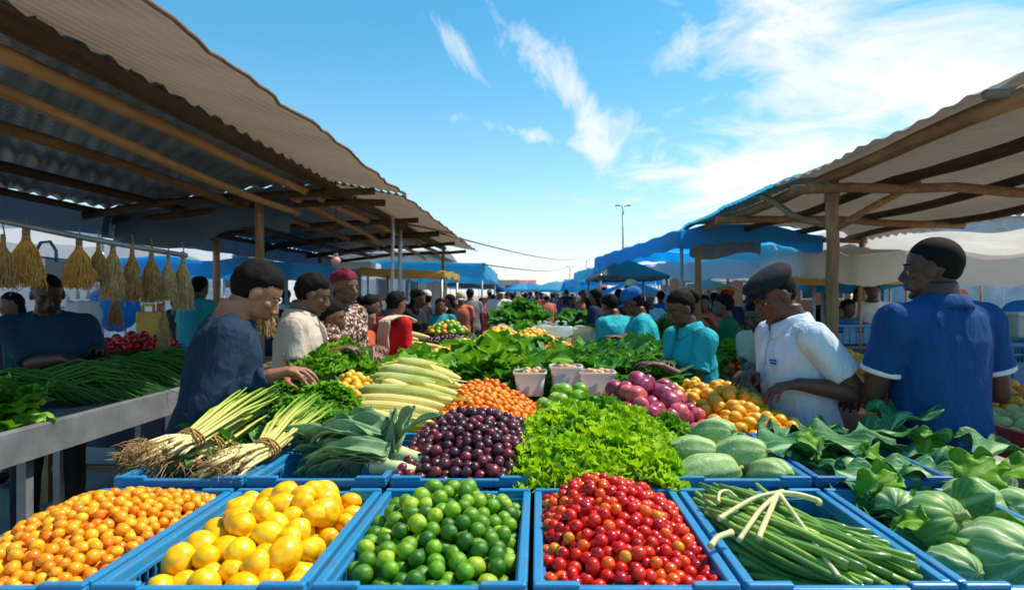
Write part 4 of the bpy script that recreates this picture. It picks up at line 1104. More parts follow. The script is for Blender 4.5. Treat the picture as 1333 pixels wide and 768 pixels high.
names2 = ('second-row blue crate under the rooted spring onion bundles', 'second-row blue crate under the leek leaves', 'second-row blue crate of dark plums', 'second-row blue crate of frilly lettuce', 'second-row blue crate of long pale gourds', 'second-row blue crate under broad cabbage leaves at right')
for i in range(6): crate(names2[i], XB[i]+.004, XB[i+1]-.004, 1.745, 2.31, RIM+.018, .205, M_CRATE if i != 5 else M_CRATED)

def rect(x0, x1, y0, y1): return lambda x, y: x0 < x < x1 and y0 < y < y1
def mound(x0, x1, y0, y1, zb, hh, px=.5, py=.55, p=2.0, nzs=.012, back=0):
    """heaped surface over a rectangle: zb at the edges, zb+hh at the peak"""
    def f(x, y):
        u = (x-x0)/(x1-x0); v = (y-y0)/(y1-y0)
        a = (u-px)/(px if u < px else 1-px); b = (v-py)/(py if v < py else 1-py)
        k = max(0, 1-abs(a)**p)*max(0, 1-abs(b)**p)
        return zb+hh*k+nzs*nz(x*9, y*9, zb*7)+back*v
    return f
PROD = 0
def put(pts, kinds, nm, cat, group, maxn=300, el_rot=True, rs=3, weights=None, flatlie=False, stuffmat=None, stufflabel=None):
    """kinds: list of (mesh, label); each ball of the heap becomes an object of its own"""
    global PROD
    rr = random.Random(rs); r0 = sum(p[3] for p in pts)/len(pts)
    def cov(p):
        c = 0
        for q in pts:
            if q is p: continue
            dx, dy, dz = q[0]-p[0], q[1]-p[1], q[2]-p[2]
            if dx*dx+dy*dy < (1.1*r0)**2*1.2 and dz > .5*r0: c += 1
            if dy < 0 and abs(dx) < r0 and dy > -3*r0 and dz > r0*1.2: c += .5
        return c
    order = sorted(pts, key=lambda p: (min(cov(p), 2), p[1])) if len(pts) > maxn else pts
    for p in order[:maxn]:
        me, lab = kinds[rr.choices(range(len(kinds)), weights)[0]] if weights else rr.choice(kinds)
        o = bpy.data.objects.new(nm, me); COL.objects.link(o); o.location = p[:3]; s_ = p[3]; o.scale = (s_, s_, s_)
        if flatlie: o.rotation_euler = (rad(90)+rr.uniform(-.6, .6), rr.uniform(-.4, .4), rr.uniform(0, 6.28))
        else: o.rotation_euler = (rr.uniform(0, 6.28), rr.uniform(0, 6.28), rr.uniform(0, 6.28))
        tag(o, lab, cat, group); PROD += 1
    if len(order) > maxn:
        m = MB()
        for p in order[maxn:]: m.ell(p[:3], p[3], nu=12, nv=8)
        tag(m.build(nm+'_heap', stuffmat or kinds[0][0].materials[0]), stufflabel or 'lower layer of the same heap', cat, None, 'stuff')
C3 = lambda *h: [lin(x) for x in h]
# ---- A tiny orange tomatoes
MA1 = fruitmat('orange_skin', C3('#f5a010','#f8ac18','#f29410','#fab424'), .28, bumpy=0); MA2 = fruitmat('deep_orange_skin', C3('#ee820c','#f08a10','#ea780a'), .28)
MA3 = fruitmat('yellow_orange_skin', C3('#fcc01c','#fab818','#fcca30'), .28)
kA = [(fruit_mesh('tiny_tomato', MA1, 1, 1.08, 18, 12, .05, 1), 'tiny orange tomato in the leftmost blue crate'), (fruit_mesh('tiny_tomato_b', MA1, 1, 1.22, 18, 12, .06, 2), 'tiny orange tomato in the leftmost blue crate'),
      (fruit_mesh('tiny_tomato_c', MA2, 1, 1.0, 18, 12, .05, 3), 'deeper red-orange tiny tomato in the leftmost blue crate'), (fruit_mesh('tiny_tomato_d', MA3, 1, 1.05, 18, 12, .05, 4), 'yellowish tiny tomato in the leftmost blue crate')]
x0, x1, y0, y1 = XB[0]+.03, XB[1]-.028, 1.165, 1.69
pts = heap(rect(x0, x1, y0, y1), mound(x0-.03, x1+.03, y0-.03, y1+.03, RIM-.03, .08, .45, .55, 2.6), .0122, x0, x1, y0, y1, 1.5, 34000, 11)
put(pts, kA, 'orange_tomato', 'tomato', 'tiny orange tomatoes heaped in the leftmost crate', 300, weights=(5,3,2,2), stufflabel='lower layer of tiny orange tomatoes in the leftmost crate')
# ---- B yellow oval tomatoes
MB1 = fruitmat('yellow_skin', C3('#fdc606','#fdcc08','#fcbe06','#fed214'), .25, coat=.5, ns=2, sub=.2, mott=0); MB2 = fruitmat('orange_yellow_skin', C3('#f8a808','#f59c08'), .22, coat=.5, ns=4, sub=.15)
kB = [(fruit_mesh('oval_tomato', MB1, 1, 1.14, 28, 20, .03, 1, dimple=.03), 'glossy yellow oval tomato in the second front crate from left'), (fruit_mesh('oval_tomato_b', MB1, 1, 1.26, 28, 20, .03, 2), 'longish glossy yellow tomato in the second front crate from left'),
      (fruit_mesh('oval_tomato_c', MB1, 1, 1.12, 28, 20, .06, 3, dimple=.06), 'roundish glossy yellow tomato in the second front crate from left'), (fruit_mesh('oval_tomato_d', MB2, 1, 1.15, 28, 20, .05, 4), 'orange-tinged oval tomato in the second front crate from left')]
x0, x1, y0, y1 = XB[1]+.055, XB[2]-.055, 1.19, 1.665
pts = heap(rect(x0, x1, y0, y1), mound(x0-.05, x1+.05, y0-.05, y1+.05, RIM-.055, .10, .5, .7, 2.2), .0285, x0, x1, y0, y1, 1.3, 7000, 12, pack=.88, rv=.2)
put(pts, kB, 'yellow_tomato', 'tomato', 'yellow oval tomatoes in the second front crate', 300, weights=(4,3,3,1))
# ---- C limes
MC1 = fruitmat('lime_green', C3('#4f8f10','#6da818','#3f7d10','#85b81e','#5a9a14'), .3, coat=.3, ns=3, bumpy=1); MC2 = fruitmat('lime_dark', C3('#2c6a10','#367612'), .3, ns=3, bumpy=1); MC3 = fruitmat('lime_yellow', C3('#9cc024','#aac830'), .3, ns=3, bumpy=1)
M_STEMG = simple('stem_scar', (.25,.28,.08), .8)
kC = [(fruit_mesh('lime_a', MC1, 1, 1.12, 24, 16, .03, 1, dimple=.05, point=.06, stem=M_STEMG), 'mid-green lime in the middle front crate'), (fruit_mesh('lime_b', MC1, 1, 1.0, 24, 16, .03, 2, dimple=.06, stem=M_STEMG), 'mid-green lime in the middle front crate'),
      (fruit_mesh('lime_c', MC2, 1, 1.08, 24, 16, .03, 3, point=.08, stem=M_STEMG), 'dark green lime in the middle front crate'), (fruit_mesh('lime_d', MC3, 1, 1.06, 24, 16, .03, 4, point=.05, stem=M_STEMG), 'yellow-green lime in the middle front crate')]
x0, x1, y0, y1 = XB[2]+.042, XB[3]-.042, 1.18, 1.675
pts = heap(rect(x0, x1, y0, y1), mound(x0-.06, x1+.06, y0-.05, y1+.05, RIM-.062, .125, .5, .62, 2.0), .0188, x0, x1, y0, y1, 1.5, 15000, 13)
put(pts, kC, 'lime', 'lime', 'limes in the middle front crate', 300, weights=(4,4,3,1.5), stufflabel='lower layer of limes in the middle front crate')
# ---- D red cherry tomatoes
MD1 = fruitmat('red_skin', C3('#d4150c','#dd2410','#c80f0c','#e03a14'), .27, coat=.3, ns=5); MD2 = fruitmat('crimson_skin', C3('#b41018','#c41418','#a01020'), .18, coat=.6, ns=5)
MD3 = fruitmat('orange_red_skin', C3('#ea4a10','#ee6414','#e8560e'), .2, coat=.5, ns=5, spots=lin('#f49a30')); MD4 = fruitmat('amber_skin', C3('#e08a1a','#d8961e'), .22, ns=5)
kD = [(fruit_mesh('cherry_a', MD1, 1, 1.06, 22, 14, .03, 1, dimple=.05), 'bright red cherry tomato in the blue crate right of the limes'), (fruit_mesh('cherry_b', MD2, 1, 1.0, 22, 14, .03, 2), 'dark crimson cherry tomato in the blue crate right of the limes'),
      (fruit_mesh('cherry_c', MD3, 1, 1.05, 22, 14, .04, 3, dimple=.05), 'orange-red cherry tomato in the blue crate right of the limes'), (fruit_mesh('cherry_d', MD4, 1, 1.0, 22, 14, .03, 4), 'amber unripe cherry tomato in the blue crate right of the limes'), (fruit_mesh('cherry_e', MD1, 1, 1.2, 22, 14, .03, 5), 'bright red cherry tomato in the blue crate right of the limes')]
x0, x1, y0, y1 = XB[3]+.032, XB[4]-.032, 1.17, 1.69
pts = heap(rect(x0, x1, y0, y1), mound(x0-.03, x1+.03, y0-.03, y1+.03, RIM-.030, .11, .42, .68, 1.9), .0137, x0, x1, y0, y1, 1.5, 28000, 14)
put(pts, kD, 'red_tomato', 'tomato', 'red cherry tomatoes heaped in the crate right of the limes', 300, weights=(5,3,3,.5,3), stuffmat=MD1, stufflabel='lower layer of red cherry tomatoes in the crate right of the limes')
# ---- plums
MP1 = fruitmat('plum_skin', C3('#3d1420','#2c0f1c','#521a28','#241020'), .3, coat=.2, ns=4, bloom=lin('#6b4a5c')); MP2 = fruitmat('red_plum_skin', C3('#6c1420','#80182a'), .28, coat=.3, ns=4, bloom=lin('#8a5560'))
kP = [(fruit_mesh('plum_a', MP1, 1, 1.1, 20, 14, .04, 1, dimple=.06), 'dark purple plum in the crate behind the limes'), (fruit_mesh('plum_b', MP1, 1, 1.0, 20, 14, .04, 2), 'dark purple plum in the crate behind the limes'), (fruit_mesh('plum_c', MP2, 1, 1.08, 20, 14, .04, 3, dimple=.06), 'reddish plum in the crate behind the limes')]
x0, x1, y0, y1 = XB[2]+.01, XB[3]-.01, 1.775, 2.31
pts = heap(rect(x0, x1, y0, y1), mound(x0-.05, x1+.05, y0-.03, y1+.10, RIM-.002, .125, .5, .68, 2.2), .0168, x0, x1, y0, y1, 1.5, 20000, 15)
put(pts, kP, 'plum', 'plum', 'dark plums heaped behind the limes', 300, weights=(5,4,3), stufflabel='lower layer of dark plums behind the limes')
# ---- kumquats
MK = fruitmat('kumquat_skin', C3('#f58a0c','#f79a18','#ee7c0a'), .35, ns=5, bumpy=1)
kK = [(fruit_mesh('kumquat', MK, 1, 1.05, 14, 10, .03, 1), 'small round orange kumquat in the heap behind the plums'), (fruit_mesh('kumquat_b', MK, 1, 1.2, 14, 10, .03, 2), 'slightly oval orange kumquat in the heap behind the plums')]
x0, x1, y0, y1 = -.50, .0, 2.34, 3.02
pts = heap(rect(x0, x1, y0, y1), mound(x0-.03, x1+.03, y0-.1, y1+.08, 1.0, .155, .5, .78, 1.6), .0155, x0, x1, y0, y1, 1.3, 22000, 16)
put(pts, kK, 'kumquat', 'kumquat', 'orange kumquats heaped behind the plums', 300, stufflabel='rest of the orange kumquat heap behind the plums')
# ---- green tomatoes / guavas
MG1 = fruitmat('green_tomato_skin', C3('#79b021','#8abf2c','#6aa31c','#9cc83a'), .28, coat=.4, ns=3)
kG = [(fruit_mesh('green_tomato', MG1, 1, .96, 26, 18, .04, 1, dimple=.10, stem=M_STEMG), 'shiny light green guava in front of the white tubs'), (fruit_mesh('green_tomato_b', MG1, 1, 1.04, 26, 18, .04, 2, dimple=.08, stem=M_STEMG), 'shiny light green guava in front of the white tubs')]
x0, x1, y0, y1 = .02, .27, 2.32, 2.82
pts = heap(rect(x0, x1, y0, y1), mound(x0-.06, x1+.06, y0-.12, y1+.1, 1.0, .155, .5, .7, 1.8), .036, x0, x1, y0, y1, 1.5, 5000, 17, rv=.08)
put(pts, kG, 'guava', 'guava', 'light green guavas in front of the white tubs')
# ---- red onions
MO1 = fruitmat('onion_skin', C3('#8e1f4a','#a5284e','#7a1a48','#b33a50'), .3, coat=.35, ns=3, bloom=lin('#c46a80')); MO2 = fruitmat('pink_onion_skin', C3('#c9405a','#d0505c'), .3, coat=.3, ns=3, bloom=lin('#dd8a80'))
M_DRY = simple('dry_stem', (.45,.30,.16), .9)
kO = [(fruit_mesh('onion_a', MO1, 1, .92, 28, 18, .05, 1, point=.22, ribs=10), 'purple-red onion in the heap right of the guavas'), (fruit_mesh('onion_b', MO1, 1, 1.1, 28, 18, .05, 2, point=.2, ribs=12), 'elongated purple-red onion in the heap right of the guavas'), (fruit_mesh('onion_c', MO2, 1, .95, 28, 18, .05, 3, point=.2, ribs=9), 'pinkish onion in the heap right of the guavas')]
x0, x1, y0, y1 = .29, .66, 2.34, 2.88
pts = heap(rect(x0, x1, y0, y1), mound(x0-.05, x1+.05, y0-.12, y1+.08, 1.015, .17, .45, .72, 1.8), .0375, x0, x1, y0, y1, 1.6, 6000, 18, rv=.18)
put(pts, kO, 'red_onion', 'onion', 'purple-red onions right of the guavas', weights=(4,3,2))
# ---- yellow fruit by the flat-cap man
MY = fruitmat('yellow_fruit_skin', C3('#f5a90c','#f8b614','#f19c0a','#fbc020'), .32, coat=.2, ns=4, bumpy=1)
kY = [(fruit_mesh('yfruit', MY, 1, 1.0, 22, 14, .04, 1, dimple=.05, stem=M_STEMG), 'round yellow-orange fruit under the hands of the flat-cap man'), (fruit_mesh('yfruit_b', MY, 1, 1.15, 22, 14, .04, 2), 'oval yellow-orange fruit under the hands of the flat-cap man')]
x0, x1, y0, y1 = .68, 1.03, 2.36, 3.1
pts = heap(rect(x0, x1, y0, y1), mound(x0-.05, x1+.05, y0-.12, y1+.1, 1.0, .14, .45, .7, 1.8), .0285, x0, x1, y0, y1, 1.4, 8000, 19)
put(pts, kY, 'yellow_fruit', 'fruit', 'yellow-orange fruit by the flat-cap man')
# ---- yellow heaps further back (small)
MYL = fruitmat('pale_yellow_skin', C3('#f2c12a','#f6cf40','#eeb820','#f8d850'), .35, ns=5)
kY2 = lambda w_: [(fruit_mesh('ysmall', MYL, 1, 1.1, 12, 8, .08, 1), f'small yellow pepper in {w_}'), (fruit_mesh('ysmall_b', MYL, 1, 1.35, 12, 8, .1, 2), f'longer yellow pepper in {w_}')]
def yheap(x0, x1, y0, y1, zb, hh, r, where, seed, kinds=None, nm='yellow_pepper', cat='pepper', py=.6, maxn=42, depth=1.0, tries=5000):
    pts = heap(rect(x0, x1, y0, y1), mound(x0-.03, x1+.03, y0-.06, y1+.06, zb, hh, .5, py, 1.8), r, x0, x1, y0, y1, depth, tries, seed)
    put(pts, kinds or kY2(where), nm, cat, ('heap: '+where)[:60], maxn, stufflabel='rest of '+where)
yheap(-1.02, -.76, 2.72, 3.22, .98, .19, .021, 'the yellow heap left of the corn', 31)
yheap(-.72, -.38, 2.36, 2.52, .98, .06, .021, 'the yellow strip below the corn', 32)
yheap(-.90, -.40, 5.05, 5.85, 1.03, .12, .028, 'the yellow heap behind the spinach', 33)
yheap(-.62, -.24, 6.5, 7.4, 1.06, .13, .033, 'the yellow heap in front of the green basin', 34)
yheap(-.26, .16, 6.0, 7.2, 1.05, .13, .034, 'the yellow heap right of centre on the rear table', 35)
yheap(-.45, -.08, 4.2, 4.9, 1.04, .12, .024, 'the yellow heap amid the greens of the third table', 38)
yheap(.02, .34, 4.75, 5.3, 1.04, .13, .026, 'the orange heap amid the dark greens', 39, [(fruit_mesh('oh', MA1, 1, 1.05, 12, 8), 'orange tomato in the heap amid the dark greens')], 'orange_tomato_large', 'tomato', maxn=60)
yheap(.66, .92, 3.14, 3.27, .98, .13, .022, 'the pale heap between greens and yellow fruit', 36)
yheap(1.98, 2.5, 4.6, 5.7, 1.02, .22, .036, 'the yellow heap beside the wooden post', 37)
print('fruit', PROD, round(time.time()-t0, 1))

# ---- rind material for gourds, cabbages
def rind(name, c1, c2, streak, n=9, rough=.42, amt=.8, ns=3):
    t = NT(name); v = t.coord('Object'); sp = t.new('ShaderNodeSeparateXYZ'); t.lk(v, sp.inputs[0])
    ang = t.math('ARCTAN2', sp.outputs[1], sp.outputs[0]); nn = t.noise(v, 5, 4, .6, .5)
    ph = t.math('ADD', t.math('MULTIPLY', ang, n/6.2832), t.math('MULTIPLY', nn, 1.9))
    tri = t.math('ABSOLUTE', t.math('SUBTRACT', t.math('FRACT', ph), .5))
    st = t.ramp(tri, [(0, (1,1,1)), (.07, (.35,.35,.35)), (.22, (0,0,0))])
    ph2 = t.math('ADD', t.math('MULTIPLY', ang, n*2.3/6.2832), t.math('MULTIPLY', t.noise(v, 7, 3), 2.6)); tri2 = t.math('ABSOLUTE', t.math('SUBTRACT', t.math('FRACT', ph2), .5))
    st2 = t.ramp(tri2, [(0, (.5,.5,.5)), (.1, (0,0,0))])
    c = t.ramp(t.noise(v, ns*.6, 5, .65), [(.3, c1), (.7, c2)])
    c = t.mix(t.ramp(t.noise(v, 2.2, 6, .75), [(.55, (0,0,0)), (.68, (.5,.5,.5))]), c, streak)
    c = t.mix(1.0, c, t.ramp(t.rnd(), [(0, (.85,.9,.85)), (1, (1.0,1.0,1.0))]), 'MULTIPLY')
    c = t.mix(t.math('MULTIPLY', t.math('MAXIMUM', st, st2), amt), c, streak)
    t.base(c); t.set(rough, .3, 0, 0); t.bump(t.math('ADD', st, t.noise(v, 6, 4)), .22, .006); return t.m
M_GOURD = rind('gourd_rind', lin('#6f9c54'), lin('#a2bf7c'), lin('#dbe4b4'), 8, .5, .65)
M_CABB = rind('cabbage_rind', lin('#5a8f4c'), lin('#9abb76'), lin('#e4e8c4'), 9, .45, .75)
M_CABB2 = rind('green_pumpkin_rind', lin('#558840'), lin('#82ac5c'), lin('#c9d7a0'), 12, .4, .5)
M_STEM = simple('pale_green_stem', (.35,.42,.12), .6, .3, .2, 30, .3)
def gourd_mesh(seed, el):
    return fruit_mesh('gourd', M_GOURD, 1, el, 36, 26, .05, seed, dimple=.04, ribs=9)
G4 = 'long pale green gourds in the second-row crate'
gm = [gourd_mesh(1, 1.55), gourd_mesh(2, 1.8), gourd_mesh(3, 1.45)]
for (px, py, Y, s_, k, ax, rz_, lab) in ((918,618,1.86,.062,1,84,12,'longest gourd at the front left of its crate'), (1002,622,1.86,.058,2,70,-70,'roundish gourd at the front right of its crate'), (962,592,1.97,.058,0,75,-35,'pale gourd lying on top in the middle of the gourds'),
        (899,590,2.02,.056,0,80,-25,'darker gourd at the left end of the gourds'), (928,568,2.14,.062,0,70,-60,'upright-leaning gourd at the back of the gourds')):
    p = P(px, py, Y)
    o = link('gourd', gm[k], None, p, (rad(ax), 0, rad(90+rz_)), s_); tag(o, lab, 'gourd', G4)
    st = MB(); st.tube([(0,0,1.40),(0.0,.03,1.6),(.05,.05,1.75)], [.12,.09,.11], 8); stm = st.build('stem', M_STEM, o)
    if k == 1: stm.location = (0,0,.25)
# fill under gourds
for i, (px, py, Y) in enumerate(((940,628,1.95),(985,625,2.05),(905,615,2.15))):
    o = link('gourd', gm[i], None, P(px, py, Y)-Vector((0,0,.03)), (rad(85), 0, rad(100+20*i)), .055); tag(o, ('gourd half hidden under the front pair', 'gourd half hidden behind the roundish one', 'gourd wedged at the rear left of the crate')[i], 'gourd', G4)

# ---- cabbages and pumpkins at the right
def cabbage(label, p, s_, rot, kind=0, leaves=5, seed=0, cat='cabbage'):
    nm = 'cabbage' if kind == 0 else 'green_pumpkin'
    root = empty(nm, p, 0, label, cat, 'cabbages and pumpkins piled at right'); root.rotation_euler = rot
    m = MB(); rr = random.Random(seed)
    if kind == 0:
        m.ell((0,0,0), (s_, s_, s_*rr.uniform(.9, 1.15)), nu=40, nv=26, fn=lambda d: 1+.03*math.cos(9*math.atan2(d.y, d.x)+3*nz(d.z*2, seed, 0))+.08*noise.noise(d*2+Vector((seed,0,0))))
        m.build('head', M_CABB, root)
    else:
        m.ell((0,0,0), (s_*1.1, s_*1.1, s_*.85), nu=60, nv=26, fn=lambda d: 1+.05*abs(math.cos(6*math.atan2(d.y, d.x)))+.02*noise.noise(d*2)-.18*math.exp(-(1-abs(d.z))/.05))
        m.build('rind', M_CABB2, root)
        m = MB(); m.tube([(0,0,s_*.62),(0,0,s_*.85),(s_*.05,0,s_*.98),(s_*.1,.02*s_,s_*1.1)], [s_*.26,s_*.15,s_*.13,s_*.2], 8); m.build('stem', M_STEM, root)
    for i in range(leaves):
        a = i*2.4+seed; m = MB()
        b = Vector((math.cos(a)*s_*.35, math.sin(a)*s_*.35, -s_*.92)); d = Vector((math.cos(a), math.sin(a), .35))
        leaf(m, b, d, (0,0,1), s_*1.8, s_*1.7, 10, 12, -1.35, .05, 3.0, .12, 3, seed=seed*7+i)
        m.build('outer_leaf', M_LEAFC, root)
    return root
M_LEAFC = leafmat('cabbage_leaf', lin('#3a7640'), lin('#66a254'), lin('#a9c795'), .5, .18, 6, .4)
M_LEAFD = leafmat('dark_broad_leaf', lin('#22643a'), lin('#418c50'), lin('#aacb98'), .5, .18, 6, .55, bump=.7)
M_LEAFB = leafmat('bright_leaf', lin('#4a9018'), lin('#86c030'), lin('#b7d465'), .4, .35, 7, .4)
M_LEAFS = leafmat('spinach_leaf', lin('#2a701e'), lin('#56a030'), lin('#9fc565'), .42, .35, 8, .4)
M_LEAFK = leafmat('kale_leaf', lin('#357c30'), lin('#5ca63c'), lin('#a2c878'), .45, .3, 8, .4)
M_LETT = leafmat('lettuce_leaf', lin('#84c012'), lin('#c6e81e'), lin('#e0f060'), .5, .45, 5, .25)
M_LETTD = leafmat('green_lettuce_leaf', lin('#4a9016'), lin('#86bc24'), lin('#b8d65a'), .42, .35, 5, .25)
M_PARS = leafmat('parsley_leaf', lin('#3d8712'), lin('#7cb820'), lin('#a6cf48'), .45, .35, 4, .2)
M_LEEK = leafmat('leek_leaf', lin('#5f9468'), lin('#b0cc94'), lin('#d6e2b4'), .45, .28, 1, .15, bump=.3)
M_STALK = NT('onion_stalk'); _v = M_STALK.coord(); _s = M_STALK.new('ShaderNodeSeparateXYZ'); M_STALK.lk(M_STALK.coord('Generated'), _s.inputs[0])
_hv = M_STALK.noise(M_STALK.coord(scale=(6,5,6)), 1.0, 2)
M_STALK.base(M_STALK.mix(M_STALK.math('ADD', M_STALK.math('MULTIPLY', M_STALK.noise(M_STALK.coord(scale=(60,3,60)), 1, 3), .35), M_STALK.ramp(_hv, [(.5,(0,0,0)),(.75,(.5,.5,.5))])), M_STALK.ramp(M_STALK.rnd(), [(0,lin('#1e5a20')),(.4,lin('#3a7a26')),(.75,lin('#5f9630')),(1,lin('#a6bc50'))]), lin('#a8c85c'))); M_STALK.set(.35, .5, 0, .2); M_STALK = M_STALK.m
def grad(name, stops, axis=1, rough=.45, tr=0, sc=(30,2,30)):
    t = NT(name); s_ = t.new('ShaderNodeSeparateXYZ'); uv = t.new('ShaderNodeUVMap'); t.lk(uv.outputs[0], s_.inputs[0])
    g_ = t.ramp(s_.outputs[1], stops); f = t.noise(t.coord(), 40, 3)
    c = t.mix(t.math('MULTIPLY', f, .5), g_, t.mix(1.0, g_, (.7,.72,.6), 'MULTIPLY')); t.base(c); t.set(rough, .4)
    if tr: t.translucent(c, tr)
    return t.m
cabs = ((1223,681,1.50,.068,1,(.95,.35,.2),'ribbed green pumpkin with pale stem facing the camera'), (1266,660,1.66,.078,0,(1.2,.4,1.2),'large oval pale cabbage right of the ribbed pumpkin'), (1303,728,1.34,.085,0,(1.1,-.3,.4),'biggest cabbage in the bottom right corner'),
        (1240,741,1.31,.052,0,(1.3,.2,.3),'small cabbage at the rim of the front-right crate'), (1166,661,1.62,.052,0,(1.2,-.5,-.3),'pale cabbage left of the ribbed pumpkin'), (1190,634,1.80,.056,0,(1.3,.5,.9),'streaky cabbage behind the ribbed pumpkin'),
        (1236,616,1.98,.064,0,(1.1,.1,1.8),'grey-green cabbage under a bright leaf near the blue trousers'), (1108,618,1.90,.058,0,(1.3,-.3,-.7),'narrow pale cabbage beside the broad dark leaves'), (1322,668,1.72,.07,0,(1.2,.6,.5),'dark cabbage cut by the right picture edge'),
        (1140,645,1.80,.05,0,(1.1,.3,2),'small cabbage wedged in dark leaves'), (1290,625,2.0,.066,0,(1,.2,.4),'cabbage at the back of the right pile'), (1345,740,1.45,.085,0,(1,.2,.4),'cabbage beyond the right picture edge at the bottom'), (1290,690,1.6,.06,0,(1.1,.3,1),'cabbage tucked under the largest ones'), (1200,700,1.62,.06,0,(1.1,.3,1),'cabbage sunk behind the ribbed pumpkin'))
for i, (px, py, Y, s_, k, rot, lab) in enumerate(cabs): cabbage(lab, P(px, py, Y), s_, rot, k, 2 if k == 0 else 0, i+2, 'cabbage' if k == 0 else 'pumpkin')

# broad cabbage leaves
def bigleaf(label, p, d, L, W, mat, seed, arch=.7, up=(0,0,1), ruffle=.10, group='broad dark leaves spread on the right'):
    m = MB(); leaf(m, (0,0,0), d, up, L, W, 20, 24, arch, ruffle*.62, 3.2, .10, 3, seed=seed, lobes=2)
    o = m.build('broad_leaf', mat, None, p); o.modifiers.new('s', 'SOLIDIFY').thickness = .0015
    return tag(o, label, 'leaf', group)
rr = random.Random(5)
BL = [((1170,590,2.05),(-1,.15,.25),.42,.34,'widest dark leaf with pale veins, pointing left'), ((1075,585,2.1),(-.9,-.2,.3),.30,.26,'dark leaf under the widest one'), ((1120,575,2.2),(.75,.2,.3),.30,.26,'dark leaf reaching towards the blue trousers'),
      ((1060,610,1.9),(.6,-.8,.2),.26,.22,'dark leaf hanging beside the gourds'), ((1130,610,1.9),(.8,-.5,.25),.26,.2,'dark leaf above the pale narrow cabbage'), ((1075,635,1.8),(.3,-.9,.15),.26,.2,'crumpled leaf at the crate edge'),
      ((1020,575,2.22),(.4,.5,.25),.22,.22,'leaf lying behind the gourds'), ((1160,560,2.28),(.5,.4,.4),.24,.22,'leaf at the back of the right pile'), ((1100,570,2.25),(-.5,.4,.15),.26,.24,'dark leaf lying in front of the white shirt'),
      ((1120,660,1.7),(.2,-.9,.05),.24,.2,'leaf between green onions and pale cabbage'), ((1150,690,1.55),(-.1,-.9,.0),.22,.18,'leaf lying along the crate rim'), ((1280,600,2.1),(.6,.4,.3),.3,.24,'leaf at the right edge behind cabbages'), ((1200,720,1.42),(.2,-.8,-.1),.2,.17,'dark leaf under the ribbed pumpkin')]
BL += [((1045,585,2.12),(.9,.3,.15),.34,.30,'broad leaf spread over the back crate rim'), ((1090,605,2.0),(.2,-.6,.1),.30,.28,'broad leaf draped between the pale cabbages'), ((1150,600,2.1),(.9,-.2,.15),.30,.26,'broad leaf under the bright leaf by the blue trousers'),
       ((1060,590,2.05),(-.3,-.9,.0),.24,.24,'broad leaf folded over beside the gourd crate'), ((1110,640,1.78),(-.6,-.6,.1),.24,.22,'broad leaf sagging over the onion crate corner'), ((1135,670,1.62),(.8,-.3,.2),.24,.22,'leaf beneath the pale cabbage'), ((1180,615,1.95),(.3,-.8,.2),.26,.24,'leaf between streaky and narrow cabbage')]
for i, (q, d, L, W, lab) in enumerate(BL): bigleaf(lab, P(*q), d, L, W*1.1, M_LEAFD, 40+i, arch=.9, ruffle=.13)
for i, (q, d, L, W, lab) in enumerate((((1245,640,1.82),(.45,-.2,.8),.16,.15,'bright sunlit leaf standing between the right cabbages'), ((1120,655,1.68),(.3,-.3,.8),.13,.12,'bright curled leaf left of the pale cabbage'), ((1150,618,1.95),(-.2,-.3,.8),.12,.11,'bright frilled leaf behind the narrow cabbage'),
        ((1075,605,1.98),(-.3,-.2,.8),.13,.12,'bright leaf beside the broad dark leaves'), ((1300,620,1.9),(.6,-.3,.5),.17,.14,'bright leaf near the right edge'), ((1200,600,2.15),(.3,0,.8),.13,.13,'bright leaf in front of the blue trousers'), ((1160,690,1.5),(.1,-.4,.6),.10,.09,'small bright leaf by the crate rim'))):
    bigleaf(lab, P(*q), d, L, W, M_LEAFB, 80+i, 1.2, (0,-.5,1), .14, 'bright leaves tucked among the cabbages')

# ---- frilly lettuce
def lettuce_mesh(seed, mat, n=120, L=.075, W=.062, spread=1.0, name='lettuce'):
    m = MB(); rr = random.Random(seed)
    for i in range(n):
        t = i/n; a = i*2.39996; el = lerp(1.35, .05, t**.8); ring = .010+.062*t*spread
        d = Vector((math.cos(a)*math.cos(el), math.sin(a)*math.cos(el), math.sin(el)))
        leaf(m, (math.cos(a)*ring, math.sin(a)*ring, .01+.02*(1-t)), d, (0,0,1) if el < 1.2 else (math.cos(a),math.sin(a),.2), L*rr.uniform(.7, 1.1)*(1.0-.15*t), W*rr.uniform(.75, 1.15), 8, 7, rr.uniform(.3, 1.5), .22, rr.uniform(2.0, 3.5), .08, 3, seed=seed*100+i, lobes=2)
    return m.mesh(name, mat)
LM = [lettuce_mesh(i, M_LETT) for i in range(3)]; LMD = [lettuce_mesh(i+9, M_LETTD) for i in range(2)]
rr = random.Random(8)
f = mound(XB[3]-.03, XB[4]+.05, 1.72, 2.45, RIM-.03, .115, .48, .6, 2)
k = 0
for (x, y) in [(x, y) for y in (1.80,1.90,2.0,2.1,2.2,2.3) for x in (.03,.10,.17,.24,.30,.345)]:
    x += rr.uniform(-.02, .02); y += rr.uniform(-.02, .02)
    o = link('leaf_lettuce', rr.choice(LM if rr.random() < .85 else LMD), None, (x, y, f(x, y)-.01), (rr.uniform(-.35, .25)+(y < 1.85)*.35, rr.uniform(-.3, .3), rr.uniform(0, 6.28)), rr.uniform(.8, 1.05))
    tag(o, 'frilly yellow-green lettuce in the crate behind the red tomatoes', 'lettuce', 'frilly lettuces heaped in one crate')
